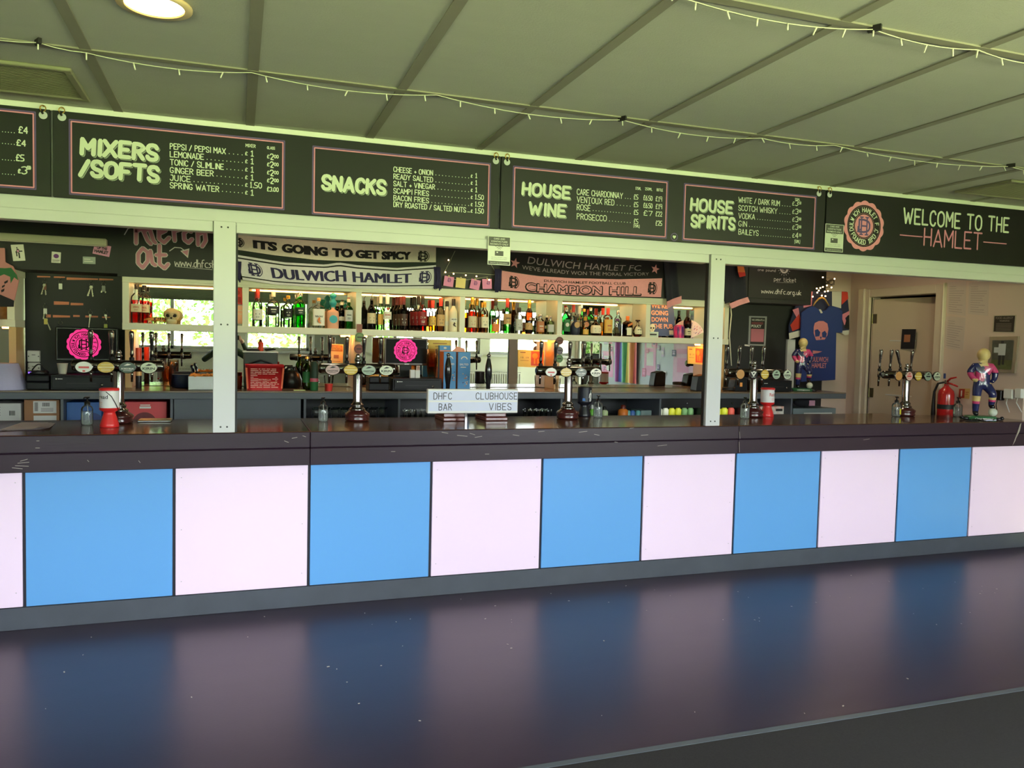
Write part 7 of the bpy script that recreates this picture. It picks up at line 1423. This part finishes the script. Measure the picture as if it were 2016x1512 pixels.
# ================================================================ the room behind the viewer, seen in the mirrors
def rx(x, x0, w): return 2*x0+w-x
t = thing('exit_sign', 'green fire exit sign above the rear door', 'sign', (2.94, YREAR+.01, 2.24))
MB().box(2.62, 3.26, YREAR+.001, YREAR+.012, 2.20, 2.42).build('panel', M('exit_green', (20, 120, 84), .4), t, bev=.002)
b = MB(); font_mesh(b, 'Fire exit', 2.68, 2.34, .05, .34, 0, 0, .02, fn=lambda x, y, z: (rx(x, 2.62, .64), YREAR+.0135, z)); b.add([(rx(x, 2.62, .64), YREAR+.0135, z) for x, z in ((3.08, 2.24), (3.16, 2.24), (3.12, 2.30), (3.2, 2.33), (3.14, 2.38), (3.06, 2.33), (3.1, 2.29))], [tuple(range(7))]); b.build('lettering', m_wplastic, t)
m_rad = M('radiator_enamel', (214, 214, 204), .35)
for i, (a, c) in enumerate(((-.35, .75), (5.3, 6.75))):
    t = thing('radiator', ['white panel radiator under the wide rear window', 'white panel radiator under the rear windows near the sticker wall'][i], 'radiator', ((a+c)/2, YREAR+.06, .45)); b = MB(); n = int((c-a)/.05)
    b.box(a, c, YREAR+.03, YREAR+.08, .5, 1.05)
    for k in range(n): b.box(a+.05*k+.012, a+.05*k+.036, YREAR+.08, YREAR+.09, .54, 1.02)
    b.build('panel', m_rad, t, bev=.003); g = MB(); [g.box(a+.05*k+.01, a+.05*k+.04, YREAR+.04, YREAR+.075, 1.05, 1.056) for k in range(n)]; g.build('grille', m_dark, t)
    f = MB(); [f.tube([(x, YREAR+.05, .004), (x, YREAR+.05, .5)], .012, 8) for x in (a+.08, c-.08)]; f.build('pipe', m_chrome, t)
# grey sticker covered panel and rainbow flag on the right hall wall
XO_ = 8.0; t = thing('display_board', 'grey display board covered in stickers seen in the mirror', 'display board', (XO_-.01, -3.2, .9)); MB().box(XO_-.02, XO_-.001, -5.15, -1.35, .9, 2.35).build('panel', M('pale_blue_grey_panel', (176, 186, 194), .5, noise=(2, .06)), t)
def hall(name, label, cat, y, z, w, h, mat, prn=None, grp=None, k=0):
    t = thing(name, label, cat, (XO_-.021, y, z-h/2), group=grp); xx = XO_-.0212-.0009*k; b = MB(); b.box(xx-.0008, xx, y-w/2, y+w/2, z-h/2, z+h/2); b.build('paper', mat, t)
    if prn: b = MB(); b.quad((xx-.0015, y-w*.3, z-h*.25), (xx-.0015, y+w*.3, z-h*.25), (xx-.0015, y+w*.25, z+h*.1), (xx-.0015, y-w*.3, z+h*.1)); b.quad((xx-.0015, y-w*.35, z+h*.2), (xx-.0015, y+w*.35, z+h*.2), (xx-.0015, y+w*.35, z+h*.32), (xx-.0015, y-w*.35, z+h*.32)); b.build('print', prn, t)
spal = [M('sticker_pink', (226, 150, 190), .6), M('sticker_white', (226, 226, 226), .6), M('sticker_navy', (60, 66, 110), .6), M('sticker_rose', (206, 120, 150), .6), M('sticker_lilac', (190, 170, 210), .6)]
hall('wall_poster', 'large pale pink poster on the sticker panel nearest the bar', 'poster', -1.95, 1.42, .62, .68, M('poster_pale_pink', (232, 186, 214), .6, noise=(6, .15)), spal[0], None, 1)
hall('wall_poster', 'tall pink poster on the sticker panel beside the rainbow flag', 'poster', -3.05, 1.5, .42, .7, M('poster_rose', (226, 160, 196), .6, noise=(6, .2)), spal[1], None, 1)
hall('wall_poster', 'pink poster on the sticker panel on the far side of the flag', 'poster', -4.75, 1.3, .5, .5, M('poster_mauve', (214, 150, 186), .6, noise=(6, .2)), spal[1], None, 1)
nm = ['pink', 'white', 'navy', 'rose', 'lilac']; bands = [(-5.1, -4.4, 'beyond the rainbow flag'), (-3.42, -1.4, 'between the rainbow flag and the bar')]
for i in range(46):
    a, c, wh = bands[0] if i < 16 else bands[1]; k = random.randrange(5)
    hall('wall_sticker', 'small %s sticker among many on the grey panel %s' % (nm[k], wh), 'sticker', random.uniform(a+.06, c-.06), random.uniform(1.02, 2.25), random.uniform(.07, .16), random.uniform(.06, .16), spal[k], spal[(k+2) % 5], '%s stickers %s' % (nm[k], wh), 2+i % 9)
t = thing('rainbow_flag', 'rainbow flag hanging on the grey sticker panel, seen in the mirror', 'flag', (XO_-.05, -3.9, 1.0)); cols = [(150, 60, 150), (70, 96, 190), (80, 170, 120), (236, 220, 110), (236, 150, 90), (214, 84, 84)]
b = MB(); b.sheet(lambda u, v: (XO_-.05-.022*math.sin(u*19+v*1.5), -4.36+.88*u, .98+1.2*v), 48, 8, lambda u, v: min(5, int(u*6))); b.build('cloth', [M('flag_%d' % i, c, .7) for i, c in enumerate(cols)], t)
MB().tube([(XO_-.04, -4.4, 2.18), (XO_-.04, -3.44, 2.18)], .008, 8).build('rail', m_white, t)
# hedge line and trees beyond the rear windows
struct(MB().box(-14, 14, -31, -16.5, -.12, -.05).build('ground_lawn', M('lawn_grass', (120, 160, 60), .9, noise=(8, .3))))
m_leaf = M('leaf_green', (78, 116, 46), .6, noise=(3, .5)); m_bark = M('bark', (60, 48, 38), .9, noise=(10, .3))
def make_tree(label, seed, r, zc_, n):
    rnd = random.Random(seed); t = thing('leafy_tree', label, 'tree', (0, 0, -.05), group='trees beyond the rear windows'); b = MB()
    blobs = [(rnd.uniform(-.7, .7)*r, rnd.uniform(-.5, .5)*r, zc_+rnd.uniform(-.5, .6)*r, r*rnd.uniform(.4, .7)) for _ in range(9)]
    for _ in range(n):
        bx, by, bz, br = rnd.choice(blobs); d = Vector((rnd.gauss(0, 1), rnd.gauss(0, 1), rnd.gauss(0, 1))).normalized()*br*rnd.uniform(.6, 1.0)
        c = Vector((bx, by, bz))+d; a = Vector((rnd.gauss(0, 1), rnd.gauss(0, 1), rnd.gauss(0, 1))).normalized()*.13; e_ = a.orthogonal().normalized()*.075
        if c.z < .3: continue
        b.quad(c-a, c+e_, c+a, c-e_)
    b.build('crown', m_leaf, t, world=False)
    MB().tube([(0, 0, 0), (.05, 0, zc_*.5), (-.03, .02, zc_), (.1, 0, zc_+r*.5)], [.16, .12, .09, .03], 8).tube([(.03, 0, zc_*.5), (.5, .1, zc_)], [.08, .03], 6).build('trunk', m_bark, t, world=False); return t
A = make_tree('broad leafy tree seen through the wide rear window in the mirror', 3, 2.0, 2.3, 2000); A.location = (-2.4, -20, -.05); B_ = make_tree('rounder leafy tree seen through the rear window beside the fire exit', 5, 1.7, 2.0, 1700); B_.location = (3.4, -19, -.05)
for i, (x, y, s) in enumerate(((.9, -25.5, 1.15), (-5.6, -19, 1.0), (6.3, -27, 1.0))): dup(A if i % 2 == 0 else B_, (x, y, -.05), .8*i+.5, ['leafy tree standing second behind the wide rear window', 'leafy tree at the far left beyond the rear windows', 'leafy tree furthest off beyond the rear windows'][i]).scale = (s, s, s)
# the person taking the photograph
px_, py_ = .93, -5.47
wr, wl_ = CAM+CR*.085-CW*.05-CU*.075, CAM-CR*.17-CW*.05-CU*.075
t = thing('person', 'person in a dark green jacket and jeans raising a phone in both hands', 'person', (px_, py_, 0))
V = [(px_, py_, .98), (px_, py_, 1.14), (px_, py_+.01, 1.32), (px_, py_, 1.43), (px_+.02, py_+.015, 1.51), (px_+.03, py_+.03, 1.60), (px_+.03, py_+.03, 1.685),
     (px_+.17, py_, 1.42), (px_+.41, py_+.06, 1.25), tuple(wr), (px_-.17, py_, 1.42), (px_-.38, py_+.08, 1.24), tuple(wl_),
     (px_+.095, py_, .92), (px_+.11, py_+.02, .50), (px_+.12, py_-.02, .09), (px_+.13, py_+.12, .045), (px_-.095, py_, .92), (px_-.11, py_+.02, .50), (px_-.12, py_-.02, .09), (px_-.14, py_+.12, .045)]
E_ = [(0, 1), (1, 2), (2, 3), (3, 4), (4, 5), (5, 6), (3, 7), (7, 8), (8, 9), (3, 10), (10, 11), (11, 12), (0, 13), (13, 14), (14, 15), (15, 16), (0, 17), (17, 18), (18, 19), (19, 20)]
rad = [(.15, .11), (.15, .11), (.165, .12), (.10, .08), (.055, .055), (.078, .09), (.07, .085), .07, .052, .034, .07, .052, .034, .092, .068, .048, .04, .092, .068, .048, .04]
PH = CAM-CW*.022-CR*.052-CU*.018           # middle of the phone
for s, w, k in ((1, wr, 9), (-1, wl_, 12)):
    edge = PH+CR*(.083*s); palm = w.lerp(edge-CU*.02-CW*.01, .55); V.append(tuple(palm)); E_.append((k, len(V)-1)); rad.append((.034, .02)); pi_ = len(V)-1
    for f in range(4):
        a = palm+CR*(.012*s)+CU*(.035-.018*f)-CW*.004; m_ = edge+CR*(.012*s)+CU*(.028-.019*f)+CW*.012; e2 = edge-CR*(.018*s)+CU*(.026-.019*f)+CW*.016
        for q, r_ in ((a, .0095), (m_, .009), (e2, .0075)): V.append(tuple(q)); rad.append(r_)
        n_ = len(V); E_ += [(pi_, n_-3), (n_-3, n_-2), (n_-2, n_-1)]
    a = palm-CU*.012-CW*.018; e2 = edge-CR*(.02*s)-CU*.005-CW*.018
    for q, r_ in ((a, .011), (e2, .009)): V.append(tuple(q)); rad.append(r_)
    n_ = len(V); E_ += [(pi_, n_-2), (n_-2, n_-1)]
vs, fs = skin([tuple(v) for v in V], E_, rad)
def dress(c):
    if c.z < .10: return 3
    if c.z < 1.0: return 1
    if (c-Vector(wr)).length < .05 or (c-Vector(wl_)).length < .05 or (c-PH).length < .135 and c.z > 1.56: return 2
    if c.z > 1.485 and abs(c.x-px_-.03) < .12 and c.y < -5.36: return 2
    return 0
paint(vs, fs, dress).build('body', [M('dark_green_jacket', (62, 72, 54), .85, noise=(40, .15)), M('blue_jeans', (52, 62, 92), .85, noise=(50, .2)), M('skin', (214, 164, 136), .5), M('dark_shoe', (40, 36, 34), .5)], t)
hx, hy = px_+.03, py_+.03
hb = MB(); hb.lathe([(.088, -.02), (.098, .02), (.095, .06), (.07, .10), (.03, .118), (.001, .12)], (hx, hy-.012, 1.655), 20, sx=.92, sy=1.08, caps=False); hb.build('hair', M('brown_hair', (70, 50, 36), .7, noise=(60, .3)), t)
f = MB(); f.ball((hx, hy+.095, 1.625), .014, 10, 0, .8, 1.2, 1.5); [f.ball((hx+.09*k, hy, 1.635), .018, 10, 0, .5, .9, 1.5) for k in (-1, 1)]; f.build('nose_and_ears', M('skin', (214, 164, 136), .5), t)
f = MB(); [f.ball((hx+.032*k, hy+.082, 1.655), .011, 10) for k in (-1, 1)]; f.build('eyes', M('eye', (60, 44, 36), .2), t); MB().cbox((hx, hy+.092, 1.575), (.05, .01, .010)).build('mouth', M('lips', (170, 100, 92), .5), t, bev=.004)
t = thing('smartphone', 'dark smartphone held up by the person', 'phone', tuple(PH)); b = MB(); b.box(-.082, .082, -.0385, .0385, -.004, .004); Mx = Matrix(((CR.x, CU.x, CW.x), (CR.y, CU.y, CW.y), (CR.z, CU.z, CW.z))); b.map(lambda v: Mx @ v + PH); b.build('case', m_bplastic, t, bev=.003)
b = MB(); b.lathe([(.006, .0042), (.007, .006), (.005, .0062)], (.052, .018, 0), 12); b.map(lambda v: Mx @ v + PH); b.build('lens', m_screen, t)
# crumbs and scraps on the vinyl
b = MB()
for i in range(70):
    px, py = random.choice([(random.uniform(640, 2000), random.uniform(1120, 1240)), (random.uniform(60, 1990), random.uniform(1150, 1420))]); p = atz(px, py, 0.0)
    if p.y > -.05 or p.y < -2.1: continue
    r_ = random.uniform(.002, .006); a = random.uniform(0, 3); b.cbox((p.x, p.y, .0012), (r_*2.2, r_, .0018), 0, a)
tag(b.build('crumbs', M('pale_crumb', (200, 190, 180), .8)), 'tiny pale crumbs and scraps scattered on the dark vinyl floor', 'crumbs', None, 'stuff')
# pale board edge standing against the black wall
p, q = at(1551, 668, YB-.03), at(1563, 742, YB-.03); MB().box(p.x, q.x, YB-.03, YB-.001, ZBC+.001, p.z).build('pale_board', m_white); o = bpy.data.objects['pale_board']; tag(o, 'narrow pale board standing on the back counter behind the figurine', 'board')
